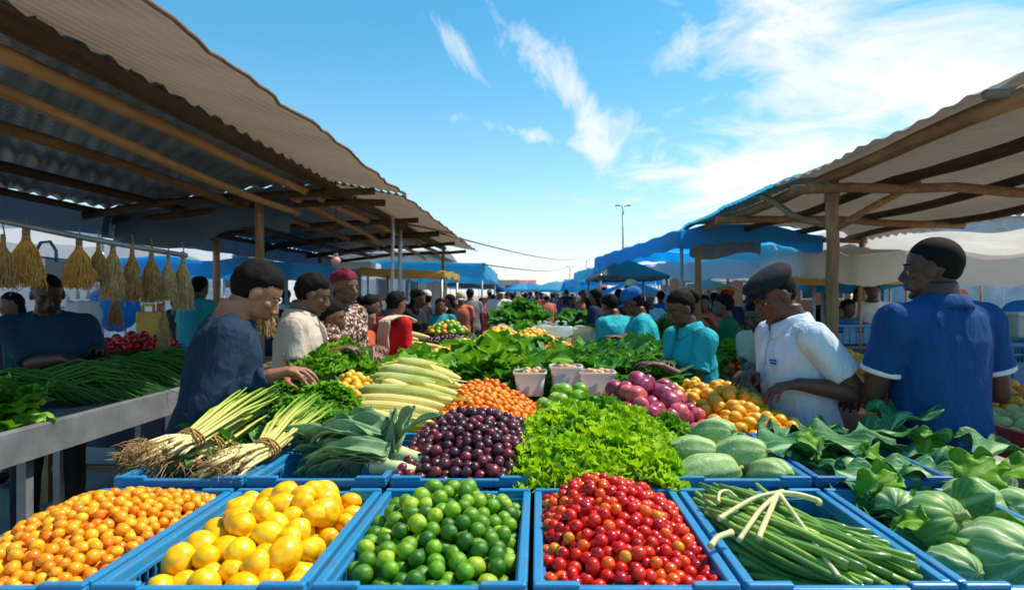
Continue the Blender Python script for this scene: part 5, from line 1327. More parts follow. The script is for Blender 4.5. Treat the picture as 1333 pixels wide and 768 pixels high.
for i, (px, py, Y) in enumerate(((880,560,2.3),(870,545,2.32),(840,552,2.3))):
    o = link('leaf_lettuce', LMD[i % 2], None, P(px, py, Y)-Vector((0,0,.06)), (0,0,i), .8); tag(o, 'darker green lettuce between onions and gourds', 'lettuce', 'lettuces between onions and gourds')

# ---- parsley / coriander bunch with fine leaves
def herb_mesh(seed, mat, n=240, R_=.12, Hh=.10, ls=.028, name='herb'):
    m = MB(); rr = random.Random(seed)
    for i in range(n):
        a = rr.uniform(0, 6.28); q = math.sqrt(rr.random())*R_; x, y = q*math.cos(a), q*math.sin(a)
        z = Hh*(1-(q/R_)**2)*rr.uniform(.55, 1.05)+.02*nz(x*20, y*20, seed)
        c = Vector((x, y, z))
        for k in range(3):
            b = a+rr.uniform(-1, 1)+(k-1)*1.3; d = Vector((math.cos(b), math.sin(b), rr.uniform(-.2, .9)))
            leaf(m, c, d, (0,0,1), ls*rr.uniform(.7, 1.3), ls*rr.uniform(.7, 1.1), 3, 3, rr.uniform(.2, 1.2), .22, 2.0, .1, 1, seed=i*3+k)
        if i % 8 == 0: m.tube([(x*.3, y*.3, -.02), (x*.7, y*.7, z*.6), (x, y, z)], .0018, 5)
    return m.mesh(name, mat)
HM = [herb_mesh(1, M_PARS), herb_mesh(2, M_PARS), herb_mesh(3, M_LEAFS)]
def herb(label, p, mesh, s_=1.0, tilt=(0,0,0), group=None, nm='parsley_bunch', cat='herb bunch'):
    o = link(nm, mesh, None, p, tilt, s_); return tag(o, label, cat, group)
for i, (px, py, Y, s_, lab) in enumerate(((395,540,2.30,1.0,'frilly parsley bunch right behind the spring onions'), (345,535,2.42,.95,'frilly parsley bunch nearest the hand of the man in navy'), (425,520,2.50,1.0,'frilly parsley bunch beside the yellow heap'), (375,515,2.58,.9,'rear parsley bunch left of the yellow heap'), (440,555,2.25,.8,'small parsley bunch above the leek leaves'))):
    herb(lab, P(px, py, Y)-Vector((0,0,.03)), HM[i % 2], s_, (.1,0,i), 'parsley bunches by the man in navy')

# ---- leafy bunches (spinach, chard, kale)
def bunch_mesh(seed, mat, n=26, L=.20, W=.10, shape=1, ruffle=.12, stems=True, name='bunch', arch=(.3,1.3), up=.2, nu=5, nv=7):
    m = MB(); rr = random.Random(seed)
    for i in range(n):
        a = rr.uniform(-1.25, 1.25); el = rr.uniform(-.05, 1.0)*(.5+up*2.4)
        el *= .75; d = Vector((math.sin(a)*math.cos(el), math.cos(a)*math.cos(el), math.sin(el)+up*.2)).normalized()
        b = Vector((rr.uniform(-.025, .025), rr.uniform(-.02, .05), rr.uniform(0, .03))); l_ = L*rr.uniform(.65, 1.15)
        if stems: e = b+d*l_*.4; m.tube([b, (b+e)/2+Vector((0,0,.005)), e], [.004,.0035,.003], 5); b = e; l_ *= .75
        leaf(m, b, d, (rr.uniform(-.5, .5), rr.uniform(-.3, .3), 1), l_, W*rr.uniform(.7, 1.2), nu, nv, rr.uniform(*arch), ruffle, rr.uniform(2, 4), rr.uniform(.05, .2), shape, seed=seed*50+i, twist=rr.uniform(-.5, .5))
    return m.mesh(name, mat)
BM = {'spinach': [bunch_mesh(i, M_LEAFS, 26, .22, .10) for i in range(3)], 'bright': [bunch_mesh(i+10, M_LEAFB, 24, .21, .10) for i in range(3)],
      'kale': [bunch_mesh(i+20, M_LEAFK, 26, .24, .14, 3, .12) for i in range(3)], 'basil': [bunch_mesh(i+30, M_LEAFS, 44, .16, .065, 0, .05) for i in range(2)],
      'narrow': [bunch_mesh(i+40, M_LEAFK, 40, .20, .05, 0, .05) for i in range(2)]}
rr = random.Random(77)
def greens(x0, x1, y0, y1, nx, ny, zfn, kinds, where, group, s_=1.0, nm='leafy_bunch', jit=.04):
    word = {'spinach': 'mid-green spinach bunch', 'bright': 'bright green chard bunch', 'kale': 'dark broad-leaved kale bunch', 'basil': 'small-leaved green herb bunch', 'narrow': 'dark narrow-leaved greens bunch'}
    for j in range(ny):
        for i in range(nx):
            x = lerp(x0, x1, (i+.5)/nx)+rr.uniform(-jit, jit); y = lerp(y0, y1, (j+.5)/ny)+rr.uniform(-jit, jit); k_ = rr.choice(kinds)
            o = link(nm, rr.choice(BM[k_]), None, (x, y, zfn(x, y)-.05), (rr.uniform(-.15, .25), rr.uniform(-.25, .25), rr.uniform(2.0, 4.3) if rr.random() < .7 else rr.uniform(0, 6.28)), s_*rr.uniform(.85, 1.15))
            tag(o, f'{word[k_]} {where}', 'greens', group)
flat = lambda z, hh=0, y0=0, y1=1: (lambda x, y: z+hh*math.sin(PI*max(0, min(1, (y-y0)/(y1-y0)))))
greens(-.58, .0, 3.1, 4.1, 5, 5, flat(1.07, .08, 3.0, 4.2), ['basil', 'bright', 'bright'], 'in the heap behind the kumquats', 'leafy bunches behind the kumquats', 1.0)
greens(-1.02, -.56, 3.3, 4.5, 3, 4, flat(1.02, .06, 3.2, 4.6), ['spinach', 'bright', 'bright'], 'in the heap behind the corn', 'leafy bunches behind the corn', .95)
greens(.0, .72, 3.35, 4.9, 5, 6, flat(1.02, .06, 3.2, 5.2), ['kale', 'narrow', 'kale', 'spinach'], 'in the dark heap behind the white tubs', 'dark leafy bunches behind the white tubs', 1.0)
greens(.25, .68, 3.2, 3.6, 3, 2, flat(1.05), ['narrow', 'basil'], 'in front of the woman in turquoise', 'herb bunches before the woman in turquoise', .85)
greens(.40, .92, 3.0, 3.28, 3, 1, flat(1.04), ['basil', 'spinach'], 'right behind the onions', 'herb bunches behind the onions', .7)
greens(-.9, .5, 4.25, 5.0, 5, 2, flat(.97, .02, 4, 5.2), ['kale', 'spinach', 'narrow'], 'in the back rows of the third table', 'leafy bunches at the back of the third table', 1.05)
greens(.0, .55, 5.1, 5.9, 3, 3, flat(.98, .03, 5, 6.5), ['kale', 'narrow'], 'on the rear table right of centre', 'leafy bunches on the rear table', 1.1)
greens(-.9, -.5, 5.9, 7.2, 2, 4, flat(1.0, .02, 5, 7.5), ['narrow', 'basil'], 'on the rear table at left', 'leafy bunches at the left of the rear table', 1.0)
greens(-.45, .1, 7.4, 8.3, 3, 3, flat(1.02), ['narrow', 'spinach'], 'at the far end of the rear table', 'leafy bunches at the end of the rear table', 1.1)
def headlett(label, p, s_): return tag(link('round_lettuce', rr.choice(LMD), None, p, (.2,0,rr.uniform(0, 6)), s_), label, 'lettuce')
headlett('pale green round lettuce beside the hand of the young man in beige', P(420,486,3.4), 1.35); headlett('second round lettuce behind the first, near the beige shirt', P(448,470,3.7), 1.3); headlett('small lettuce at the table edge below the beige shirt', P(400,488,3.3), .9)

# ---- corn
M_KERN = NT('corn_kernels'); _uv = M_KERN.new('ShaderNodeUVMap'); _sp = M_KERN.new('ShaderNodeSeparateXYZ'); M_KERN.lk(_uv.outputs[0], _sp.inputs[0])
_f = M_KERN.noise(M_KERN.coord(), 12, 4); _fa = M_KERN.math('ABSOLUTE', M_KERN.math('SINE', M_KERN.math('MULTIPLY', _sp.outputs[0], PI*16))); _fb = M_KERN.math('ABSOLUTE', M_KERN.math('SINE', M_KERN.math('MULTIPLY', _sp.outputs[1], PI*34)))
_k = M_KERN.math('MULTIPLY', M_KERN.math('POWER', _fa, .5), M_KERN.math('POWER', _fb, .5))
M_KERN.base(M_KERN.mix(_k, lin('#d8c25c'), M_KERN.ramp(_f, [(.3,lin('#ecdc78')),(.7,lin('#f4eca8'))]))); M_KERN.set(.35, .5, 0, .2); M_KERN.bump(_k, .4, .003); M_KERN = M_KERN.m
M_HUSK = leafmat('corn_husk', lin('#b8c85c'), lin('#e4e49a'), lin('#f0f0c8'), .5, .25, 1, .1, bump=.3)
def corn(label, a, b, r, husk=.35, seed=0):
    a, b = Vector(a), Vector(b); L = (b-a).length; root = empty('corn_cob', a, 0, label, 'corn', 'corn cobs fanned out behind the leeks'); root.rotation_euler = (b-a).to_track_quat('Y', 'Z').to_euler()
    m = MB()
    def f(u, v):
        rad_ = r*(math.sin(PI*(.08+.9*v))**.45)*(1.05-.25*v); an = 2*PI*u; return (math.cos(an)*rad_, v*L, math.sin(an)*rad_)
    m.grid(f, 24, 20, uv=True); m.build('kernels', M_KERN, root)
    rr = random.Random(seed)
    m = MB(); n = 6 if husk > .1 else 2
    for k in range(n):
        an = k*2*PI/n+rr.uniform(-.3, .3); hl = L*husk*rr.uniform(.8, 1.25)
        def g(u, v, an=an, hl=hl):
            aa = an+(u-.5)*1.35*(1-v**2*.75); q = r*(math.sin(PI*(.08+.9*min(1, v*hl/L)))**.45)*1.04+.003+.012*v*v; return (math.cos(aa)*q, -.012+v*hl, math.sin(aa)*q)
        m.grid(g, 6, 10)
    m.tube([(0,-.04,0),(0,0,0)], [.010,.014], 8); m.build('husk', M_HUSK, root)
CO = [((480,545),(565,552),1.0,2.42),((462,530),(572,538),.12,2.50),((470,520),(580,530),.10,2.56),((478,508),(590,522),1.0,2.64),((492,492),(596,514),.9,2.74),((502,482),(590,500),1.0,2.82),((505,478),(603,505),.12,2.90),((520,472),(600,494),.8,2.98),((455,540),(520,548),.2,2.44),((498,498),(560,522),.15,2.66)]
for i, (q0, q1, hk, Y) in enumerate(CO):
    dz = 0
    corn(('lowest corn cob, nearest the leek leaves','second lowest corn cob, husk end at left','pale corn cob third from the bottom','corn cob with half-open husk in the middle of the fan','corn cob wrapped in green husk in the middle','short corn cob above the wrapped one','long pale corn cob near the top of the fan','topmost corn cob in green husk','short corn cob poking out at the left of the fan','corn cob half buried in the middle of the fan')[i], P(*q0, Y+.10), P(*q1, Y-.05), .037 if hk < .8 else .038, hk, i)
corn('yellow corn cob at far left of the rear pile', P(487,437,6.2), P(545,443,6.0), .05, .2, 31); corn('yellow corn cob on top of the rear pile', P(500,432,6.5), P(560,440,6.3), .05, .2, 32); corn('pale corn cob at the front of the rear pile', P(490,446,5.8), P(575,452,5.6), .045, .4, 33)

# ---- white tubs
M_TUB = NT('frosted_tub'); M_TUB.base((.80,.74,.72)); M_TUB.set(.25, .5); M_TUB.translucent((.85,.75,.7), .45); M_TUB = M_TUB.m
M_POT = fruitmat('pale_bulb_skin', C3('#e8c08a','#dba974','#efd0a0'), .5, ns=4)
def tub(label, x, y, z, w, d, h, content, group='white plastic tubs behind the guavas', nm='plastic_tub', mat=None, rz=0):
    root = empty(nm, (x,y,z), rz, label, 'tub', group); m = MB(); N = 40
    def ring(s_, zz, ex=0): 
        out = []
        for k in range(N):
            a = 2*PI*k/N; c, s2 = math.cos(a), math.sin(a); e = .32
            out.append(Vector(((w/2*s_+ex)*math.copysign(abs(c)**e, c), (d/2*s_+ex)*math.copysign(abs(s2)**e, s2), zz)))
        return out
    m.loft([ring(.84,.0), ring(.86,.004), ring(1.0,h), ring(1.0,h), ring(1,h,.008), ring(1,h+.010,.008), ring(1,h+.010,-.002), ring(.985,h), ring(.83,.008)], cap=True); m.build('shell', mat or M_TUB, root); return root
for i, (px, w_, lab) in enumerate(((690,.15,'left white tub of peeled onions'), (737,.15,'middle white tub, set a little higher'), (777,.165,'right white tub of pale bulbs'))):
    Y = 3.06; X = (px-VX)/F*Y; zb = 1.065+(.012 if i == 1 else 0); tub(lab, X, Y+(.04 if i == 1 else 0), zb, w_, .15, .105+(.01 if i == 1 else 0), None)
    x0, x1, y0, y1 = X-w_/2+.024, X+w_/2-.024, Y-.045+(.04 if i == 1 else 0), Y+.045+(.04 if i == 1 else 0)
    pts = heap(rect(x0+.01, x1-.01, y0, y1), lambda x, y: zb+.112+.01*nz(x*20, y*20), .018, x0, x1, y0, y1, .8, 1500, 50+i)
    put(pts, [(fruit_mesh('bulb', M_POT, 1, .95, 14, 10, .05, 1, point=.1), ('peeled pale onion in the left white tub','peeled pale onion in the middle white tub','pale bulb in the right white tub')[i])], 'pale_onion', 'onion', f'pale bulbs in the {("left","middle","right")[i]} white tub')

# ---- spring onion bundles with roots
M_ROOT = grad('root_to_stem', [(0,lin('#a98b58')),(.12,lin('#e6d6a0')),(.45,lin('#dccf88')),(.7,lin('#a9b848')),(1,lin('#5f9426'))])
M_ROOTF = simple('dry_roots', lin('#b89764'), .9, .2, .3, 50); M_STRAWT = simple('straw_tie', lin('#b49256'), .9, .2, .2, 40)
def uvtube(m, pts, rs, n=6):
    b = len(m.v); m.tube(pts, rs, n); L = len(pts)
    for i in range(L):
        for k in range(n): m.uv[b+i*n+k] = (k/n, i/(L-1))
def onion_bundle(label, root_p, tie_p, tip_p, seed, n=46, rw=.085, tw=.035, gw=.075, curly=False, green=M_ROOT):
    rp, tp, gp = Vector(root_p), Vector(tie_p), Vector(tip_p); root = empty('spring_onion_bundle', rp, 0, label, 'spring onions', 'rooted spring onion bundles')
    inv = Matrix.Translation(rp).inverted(); rr = random.Random(seed); d = (gp-rp).normalized(); x = d.cross(Vector((0,0,1))).normalized(); z = x.cross(d)
    for i in range(n):
        a = rr.uniform(0, 6.28); q = math.sqrt(rr.random()); cx_, cz = math.cos(a)*q, math.sin(a)*q*.62
        m = MB(); m.M = inv; jit = rr.uniform(-.05, .05)
        p0 = rp+x*cx_*rw+z*cz*rw*.8+d*jit; p1 = tp+x*cx_*tw+z*cz*tw; p2 = gp+x*(cx_*gw*1.3+rr.uniform(-.02, .02))+z*(cz*gw+rr.uniform(-.0, .03))+d*rr.uniform(-.06, .06)
        m0 = (p0+p1)/2+z*.008; m1 = (p1+p2)/2+z*.012*rr.uniform(0, 1.6)
        r = rr.uniform(.0045, .0065)
        uvtube(m, [p0, p0.lerp(m0, .5), m0, p1, m1, m1.lerp(p2, .5)+x*rr.uniform(-.01, .01), p2], [r*.8, r*.9, r, r, r*.95, r*.8, r*.35], 6); m.build('stalk', green, root)
    m = MB(); m.M = inv
    for i in range(300 if curly else 190):
        a = rr.uniform(0, 6.28); q = math.sqrt(rr.random()); base = rp+x*math.cos(a)*q*rw+z*math.sin(a)*q*.55*rw+d*rr.uniform(-.03, .10 if curly else .02)
        dd = (-d*(1 if not curly else .25)+x*rr.uniform(-.8, .8)+z*rr.uniform(-.5, .9)).normalized(); p = base; pts = [p]; L = rr.uniform(.02, .06 if not curly else .035)
        for k in range(4): dd = (dd+Vector((rr.uniform(-1, 1), rr.uniform(-1, 1), rr.uniform(-1, .6)))*(.35 if not curly else .8)).normalized(); p = p+dd*L/4*1.4; pts.append(p)
        m.tube(pts, [.0016,.0014,.0012,.001,.0006], 4, cap=False)
    tag(m.build('root_tuft', M_ROOTF, root), kind=None)
    m = MB(); m.M = inv
    for tt in (-.012, 0, .012):
        pts = [tp+d*tt+x*math.cos(k/24*2*PI)*(tw+.008)+z*math.sin(k/24*2*PI)*(tw*.66+.008) for k in range(25)]; m.tube(pts, .0038, 6)
    m.tube([tp+z*(tw*.7), tp+z*(tw*.7+.012)+x*.02, tp+z*(tw*.5)+x*.05-d*.02], .003, 5); m.build('straw_tie', M_STRAWT, root)
onion_bundle('left spring onion bundle with long pale roots hanging over the crate', P(196,590,1.90), P(247,573,2.0), P(345,512,2.36), 1, 46, .085, .040, .075)
onion_bundle('right spring onion bundle with curly brown roots and a thick tie', P(285,612,1.80), P(345,585,1.93), P(402,535,2.22), 2, 44, .078, .036, .06, curly=True)
onion_bundle('third spring onion bundle tucked under the left one', P(225,600,1.98), P(275,580,2.06), P(350,530,2.4), 3, 36, .07, .035, .06)
# greens filling behind/left of bundles
for i, (px, py, Y) in enumerate(((300,560,2.25),(330,570,2.15),(265,585,2.15))):
    o = link('leafy_bunch', BM['narrow'][i % 2], None, P(px, py, Y)-Vector((0,0,.08)), (.1,0,.5+i), .9); tag(o, 'dark greens showing beneath the spring onion bundles', 'greens', 'greens under the spring onion bundles')

# ---- leek leaves
def leek(label, base, dirs, seed):
    root = empty('leek_bunch', base, 0, label, 'leek', 'leeks above the yellow tomatoes'); rr = random.Random(seed)
    for i, (dx, dy, dz, L, W, ar) in enumerate(dirs):
        m = MB(); leaf(m, (rr.uniform(-.02, .02), rr.uniform(-.02, .02), rr.uniform(0, .02)+i*.002), (dx,dy,dz), (rr.uniform(-.3, .3), -.6, 1), L, W, 8, 20, ar, .13, 1.5, .22, 2, seed=seed*30+i, twist=rr.uniform(-1.3, 1.3)); o = m.build('leek_leaf', M_LEEK, root); o.modifiers.new('s', 'SOLIDIFY').thickness = .0015
    m = MB(); m.tube([(.10,-.03,-.02),(.05,-.01,-.01),(-.03,0,.0)], [.022,.024,.026], 14); m.build('shank', M_LEEKW, root)
M_LEEKW = simple('leek_shank', lin('#c9d9a0'), .4, .4, .12, 30)
rr = random.Random(3)
leek('upper leek bunch whose broad blue-green leaves curl to the left', P(502,585,1.97), [(-1, rr.uniform(-.15, .75), rr.uniform(.1, .65), rr.uniform(.24, .36), rr.uniform(.07, .11), rr.uniform(.8, 2.4)) for _ in range(17)], 4)
leek('lower leek bunch drooping over the rim above the yellow tomatoes', P(498,604,1.86), [(-1, rr.uniform(-.3, .5), rr.uniform(.0, .45), rr.uniform(.22, .36), rr.uniform(.065, .10), rr.uniform(.6, 2.2)) for _ in range(16)], 6)
leek('short upright leek leaves beside the plums', P(515,590,1.92), [(rr.uniform(-.2, .4), rr.uniform(-.6, .4), rr.uniform(.4, 1), rr.uniform(.12, .2), .05, rr.uniform(.6, 1.8)) for _ in range(7)], 8)
leek('dark leek leaves lying flat at the back of the leek crate', P(470,590,2.1), [(rr.uniform(-1, .1), rr.uniform(-.6, .4), rr.uniform(0, .3), rr.uniform(.2, .34), .07, rr.uniform(.3, 1.0)) for _ in range(9)], 9)

# ---- green onion stalks in crate E
STm = []
for i in range(5):
    m = MB(); rr = random.Random(i); L = .40; pts = []; bend = rr.uniform(-.03, .03)
    for k in range(11): t = k/10; pts.append((bend*math.sin(PI*t), (t-.5)*L, .012*math.sin(PI*t*1.3+i)))
    m.tube(pts, [.0062+.0018*math.sin(PI*k/10)+.0012*(k > 7) for k in range(11)], 10); STm.append(m.mesh('stalk_mesh', M_STALK))
M_STALKP = simple('pale_stalk', lin('#dcdc9c'), .4, .4, .2, 14)
STp = [fm.copy() for fm in STm[:3]]
for fm in STp: fm.materials.clear(); fm.materials.append(M_STALKP)
rr = random.Random(44); x0, x1, y0, y1 = XB[4]+.03, XB[5]-.03, 1.16, 1.69
for i in range(185):
    lay = i/185; cx_ = rr.uniform(x0+.07, x1-.07); cy_ = rr.uniform(y0+.13, y1-.15); an = rad(rr.gauss(32, 7))
    Lh = .2; dx, dy = math.sin(an), -math.cos(an); s_ = 1.0
    for _ in range(8):
        if x0 < cx_-dx*Lh*s_ and cx_+dx*Lh*s_ < x1 and y0 < cy_+dy*Lh*s_ and cy_-dy*Lh*s_ < y1: break
        s_ *= .93; cx_ = lerp(cx_, (x0+x1)/2, .12); cy_ = lerp(cy_, (y0+y1)/2, .12)
    z = RIM-.085+lay*.085+.03*(1-((cx_-(x0+x1)/2)/.2)**2)-.012
    o = link('green_onion', rr.choice(STm), None, (cx_, cy_, z), (rad(rr.gauss(0, 2.5)), 0, 0), s_); o.rotation_mode = 'ZYX'; o.rotation_euler = (rad(rr.gauss(1, 3)), 0, PI+an); o.scale = (rr.uniform(.75, 1.02), s_, .92)
    tag(o, 'thick green onion stalk in the front crate right of the red tomatoes', 'green onion', 'green onion stalks in the front crate')
for i in range(34):
    s_ = rr.uniform(.5, .72); an = rad(rr.gauss(38, 9)); cx_ = rr.uniform(x0+.075, x0+.19); cy_ = y0+.13+(x0+.14-cx_)*.2+rr.uniform(-.02, .08)
    o = link('green_onion', rr.choice(STm), None, (cx_, cy_, RIM-.055+rr.uniform(-.02, .022)), (0,0,0), s_); o.rotation_euler = (rad(rr.gauss(1, 3)), 0, PI+an); o.scale = (.85, s_, .85)
    tag(o, 'shorter green onion stalk at the near left corner of the onion crate', 'green onion', 'short stalks at the corner of the onion crate')
for i in range(26):
    s_ = rr.uniform(.5, .7); an = rad(rr.gauss(40, 9)); cx_ = rr.uniform(x1-.17, x1-.07); cy_ = y1-.13+rr.uniform(-.06, .03)
    o = link('green_onion', rr.choice(STm), None, (cx_, cy_, RIM-.045+rr.uniform(-.02, .022)), (0,0,0), s_); o.rotation_euler = (rad(rr.gauss(1, 3)), 0, PI+an); o.scale = (.85, s_, .85)
    tag(o, 'shorter green onion stalk at the far right corner of the onion crate', 'green onion', 'short stalks at the far corner of the onion crate')
def pale(label, pts, r=.007):
    if len(pts) > 2:
        q = [Vector(pts[0])]+[Vector(p) for p in pts]+[Vector(pts[-1])]; pts = []
        for i in range(1, len(q)-2):
            for k in range(5):
                t = k/5; a, b, c, d = q[i-1:i+3]; pts.append(.5*((2*b)+(c-a)*t+(2*a-5*b+4*c-d)*t*t+(-a+3*b-3*c+d)*t**3))
        pts.append(q[-1])
    m = MB(); P0 = Vector(pts[0]); m.tube([Vector(p)-P0 for p in pts], [r*.9, r*.8]+[r*.7]*(len(pts)-3)+[r*.85] if len(pts) > 3 else r, 10); tag(m.build('pale_onion_stalk', M_STALKP, None, P0), label, 'green onion', 'pale onion stalks draped on top of the green ones')
top0 = P(1012,640,1.66)
def dr(*q): return [P(px, py, Y*.925)+Vector((0,0,.002)) for px, py, Y in q]
pale('pale onion stalk draped furthest left, ending above the blue rim', dr((1020,641,1.64),(985,648,1.62),(955,664,1.56),(936,676,1.5)), .008)
pale('pale forked onion stalk draped left of the middle', dr((1015,642,1.64),(992,662,1.56),(975,685,1.48),(962,704,1.42)), .008)
pale('whitest onion stalk hanging straight down the middle of the crate', dr((1012,643,1.64),(1003,665,1.55),(992,690,1.46),(988,702,1.42)), .009)
pale('long pale onion stalk running from the top to the lower right', dr((1014,643,1.64),(1035,672,1.52),(1062,710,1.40),(1080,735,1.33),(1092,752,1.29)), .0075)
pale('pale onion stalk lying across to the right at the back', dr((1015,642,1.65),(1040,645,1.64),(1064,652,1.62),(1066,655,1.6)), .010)
pale('curled pale onion stalk at the back left of the crate', dr((935,655,1.62),(937,642,1.66),(948,640,1.67),(958,648,1.64)), .006)
pale('cut onion end sticking over the rim into the red tomatoes', dr((952,694,1.42),(935,700,1.39),(925,712,1.36)), .009)
print('produce', round(time.time()-t0, 1))
# ================================================================ LEFT STALL, BROOMS, RIGHT STALL, REAR GOODS
t0 = time.time()
# metal counter on the left
lc = empty('metal_counter', (-2.5,3.0,0), 0, 'long steel-edged counter at left covered with green leaves', 'counter')
m = MB(); m.box((0,0,.955), (.78,3.1,.03)); m.build('counter_top', M_STEEL, lc)
m = MB(); m.box((.40,0,.935), (.012,3.12,.135)); m.box((.388,0,1.004), (.03,3.12,.006)); m.build('edge_panel', M_STEEL, lc, bevel=.002)
for y in (-1.45,-.35,.7,1.45):
    for x in (-.33,.33): m = MB(); m.box((x,y,.47), (.04,.04,.94)); m.build('leg', M_STEEL, lc)
m = MB(); m.box((.33,0,.2), (.03,2.9,.03)); m.build('rail', M_STEEL, lc)
table('side table with the tomato bowl behind the steel counter', -3.75, -2.15, 4.65, 5.6, 1.0, M_PLANK, M_CLOTHB)
M_GRASSY = grad('chive_leaf', [(0,lin('#9cb860')),(.2,lin('#5a9a38')),(1,lin('#3a7e2c'))], tr=.3)
def chive(label, p, ang, seed, n=80, L=.62, r=.0058):
    root = empty('green_onion_bunch', p, ang, label, 'green onions', 'bunches of long green onions on the steel counter'); rr = random.Random(seed); m = MB()
    for i in range(n):
        x = rr.uniform(-.07, .07); z = rr.uniform(0, .05)*(1-(x/.09)**2); l_ = L*rr.uniform(.75, 1.15); sp = rr.uniform(-.35, .35); h_ = rr.uniform(.04, .17)
        uvtube(m, [(x, 0, z), (x+sp*.05, l_*.25, z+h_*.7), (x+sp*.15, l_*.5, z+h_), (x+sp*.3, l_*.75, z+h_*.7), (x+sp*.5, l_, z*.6)], [r*.9, r, r, r*.8, r*.3], 5)
    m.build('leaves', M_GRASSY, root); return root
for i, (x, y, a) in enumerate(((-2.85,3.0,-.95),(-2.8,3.3,-1.2),(-2.75,3.55,-1.0),(-2.72,3.85,-.8),(-2.62,4.0,-.4),(-2.85,3.75,-1.3),(-2.6,3.1,-.55),(-2.8,4.15,-1.2))):
    chive(('long green onions nearest the man in petrol blue','second bunch of long green onions on the counter','third bunch of long green onions on the counter','fourth bunch of long green onions, beside the tomato bowl','bunch of green onions at the back of the counter','bunch of green onions against the far side of the counter','front bunch of green onions crossing the spinach','rearmost bunch of green onions on the counter')[i], (x,y,.985), a, i+60)
for i, (x, y) in enumerate(((-2.3,2.35),(-2.5,2.3),(-2.68,2.4),(-2.35,2.62),(-2.55,2.65),(-2.35,2.9),(-2.35,2.05),(-2.58,2.0),(-2.3,1.7),(-2.55,1.7))):
    o = link('leafy_bunch', BM['bright' if i % 3 == 0 else 'spinach'][i % 3], None, (x, y, .985), (.1,.1,i*1.9), .95); tag(o, f"{'bright' if i % 3 == 0 else 'mid-green'} spinach bunch at the near end of the steel counter", 'greens', 'spinach bunches on the steel counter')
# tomato bowl
def bowl(label, x, y, z, r, h, mat, nm='basin', cat='basin', group=None):
    root = empty(nm, (x,y,z), 0, label, cat, group); m = MB(); m.lathe([(r*.6,0),(r*.75,.01),(r*.92,h*.6),(r,h),(r+.012,h+.006),(r+.008,h-.004),(r*.9,h*.55),(r*.7,.02),(0.001,.015)], 40); m.build('shell', mat, root); return root
M_TBASK = simple('dark_basket', (.08,.05,.035), .8, .2, .3, 30, .8, 60); M_GBASIN = plastic('green_basin', (.02,.22,.10), .35); M_CLEAR = NT('clear_plastic'); M_CLEAR.base((.7,.78,.78)); M_CLEAR.set(.2, .5); M_CLEAR.translucent((.75,.85,.85), .6); M_CLEAR = M_CLEAR.m
bowl('shallow dark bowl of red tomatoes on the side table', -3.17, 4.95, 1.02, .30, .12, M_TBASK)
kT = [(fruit_mesh('tom', MD1, 1, .9, 18, 12, .05, 1, dimple=.08), 'red tomato in the bowl on the left side table'), (fruit_mesh('tom_b', MD2, 1, .9, 18, 12, .05, 2, dimple=.08), 'darker tomato in the bowl on the left side table')]
pts = heap(lambda x, y: math.hypot(x+3.17, y-4.95) < .27, lambda x, y: 1.15+.09*(1-(math.hypot(x+3.17, y-4.95)/.29)**2), .037, -3.5, -2.8, 4.6, 5.3, 1.2, 3000, 71); put(pts, kT, 'market_tomato', 'tomato', 'tomatoes in the bowl on the left side table')
# printed white crate
M_WBOX = plastic('white_plastic', (.66,.66,.64), .4); M_PINK = simple('faded_red_print', (.60,.16,.13), .7)
wb = empty('printed_box', P(170,434,5.0), rad(-8), 'white plastic box with faded red print on the left side table', 'box')
m = MB(); W_, D_, H_ = .40, .28, .13
m.box((0,0,H_/2), (W_,D_,H_)); m.build('shell', M_WBOX, wb, bevel=.008); m = MB(); m.box((0,0,H_+.007), (W_+.025,D_+.025,.014)); m.build('lid', M_WBOX, wb, bevel=.005)
m = MB(); m.box((.05,-D_/2-.002,.062), (.11,.004,.07)); m.build('red_label', M_PINK, wb)
m = MB()
for r_ in range(2):
    for i in range(4): m.box((.015+i*.023, -D_/2-.0055, .078-r_*.032), (.014 if (i+r_) % 2 else .008, .003, .018))
m.build('label_marks', M_WBOX, wb)
m = MB()
for i in range(6): m.box((-.16+i*.022, -D_/2-.002, .075), (.013,.003,.012)); m.box((-.16+i*.022, -D_/2-.002, .05), (.015,.003,.006))
m.build('print_line', M_PINK, wb)
wb.location.z = 1.02
# yellow jerry can
M_YCAN = plastic('yellow_plastic', (.75,.50,.02), .4)
jc = empty('jerry_can', (P(197,0,5.3).x, 5.3, 1.02), 0, 'yellow jerry can behind the hanging brooms', 'jerry can'); m = MB(); m.box((0,0,.15), (.20,.13,.28)); m.build('body', M_YCAN, jc, bevel=.02)
m = MB(); m.tube([(-.07,0,.28),(-.07,0,.345),(.02,0,.345),(.02,0,.28)], .014, 8); m.build('handle', M_YCAN, jc); m = MB(); m.lathe([(.0,.36),(.022,.36),(.024,.33),(.024,.28)], 14, c=(.07,0,0)); m.build('cap', M_CRATER, jc); jc.location.z = 1.12
cr = crate('low blue crate under the jerry can', P(197,0,5.3).x-.2, P(197,0,5.3).x+.2, 5.12, 5.5, 1.12, .10, M_CRATE)
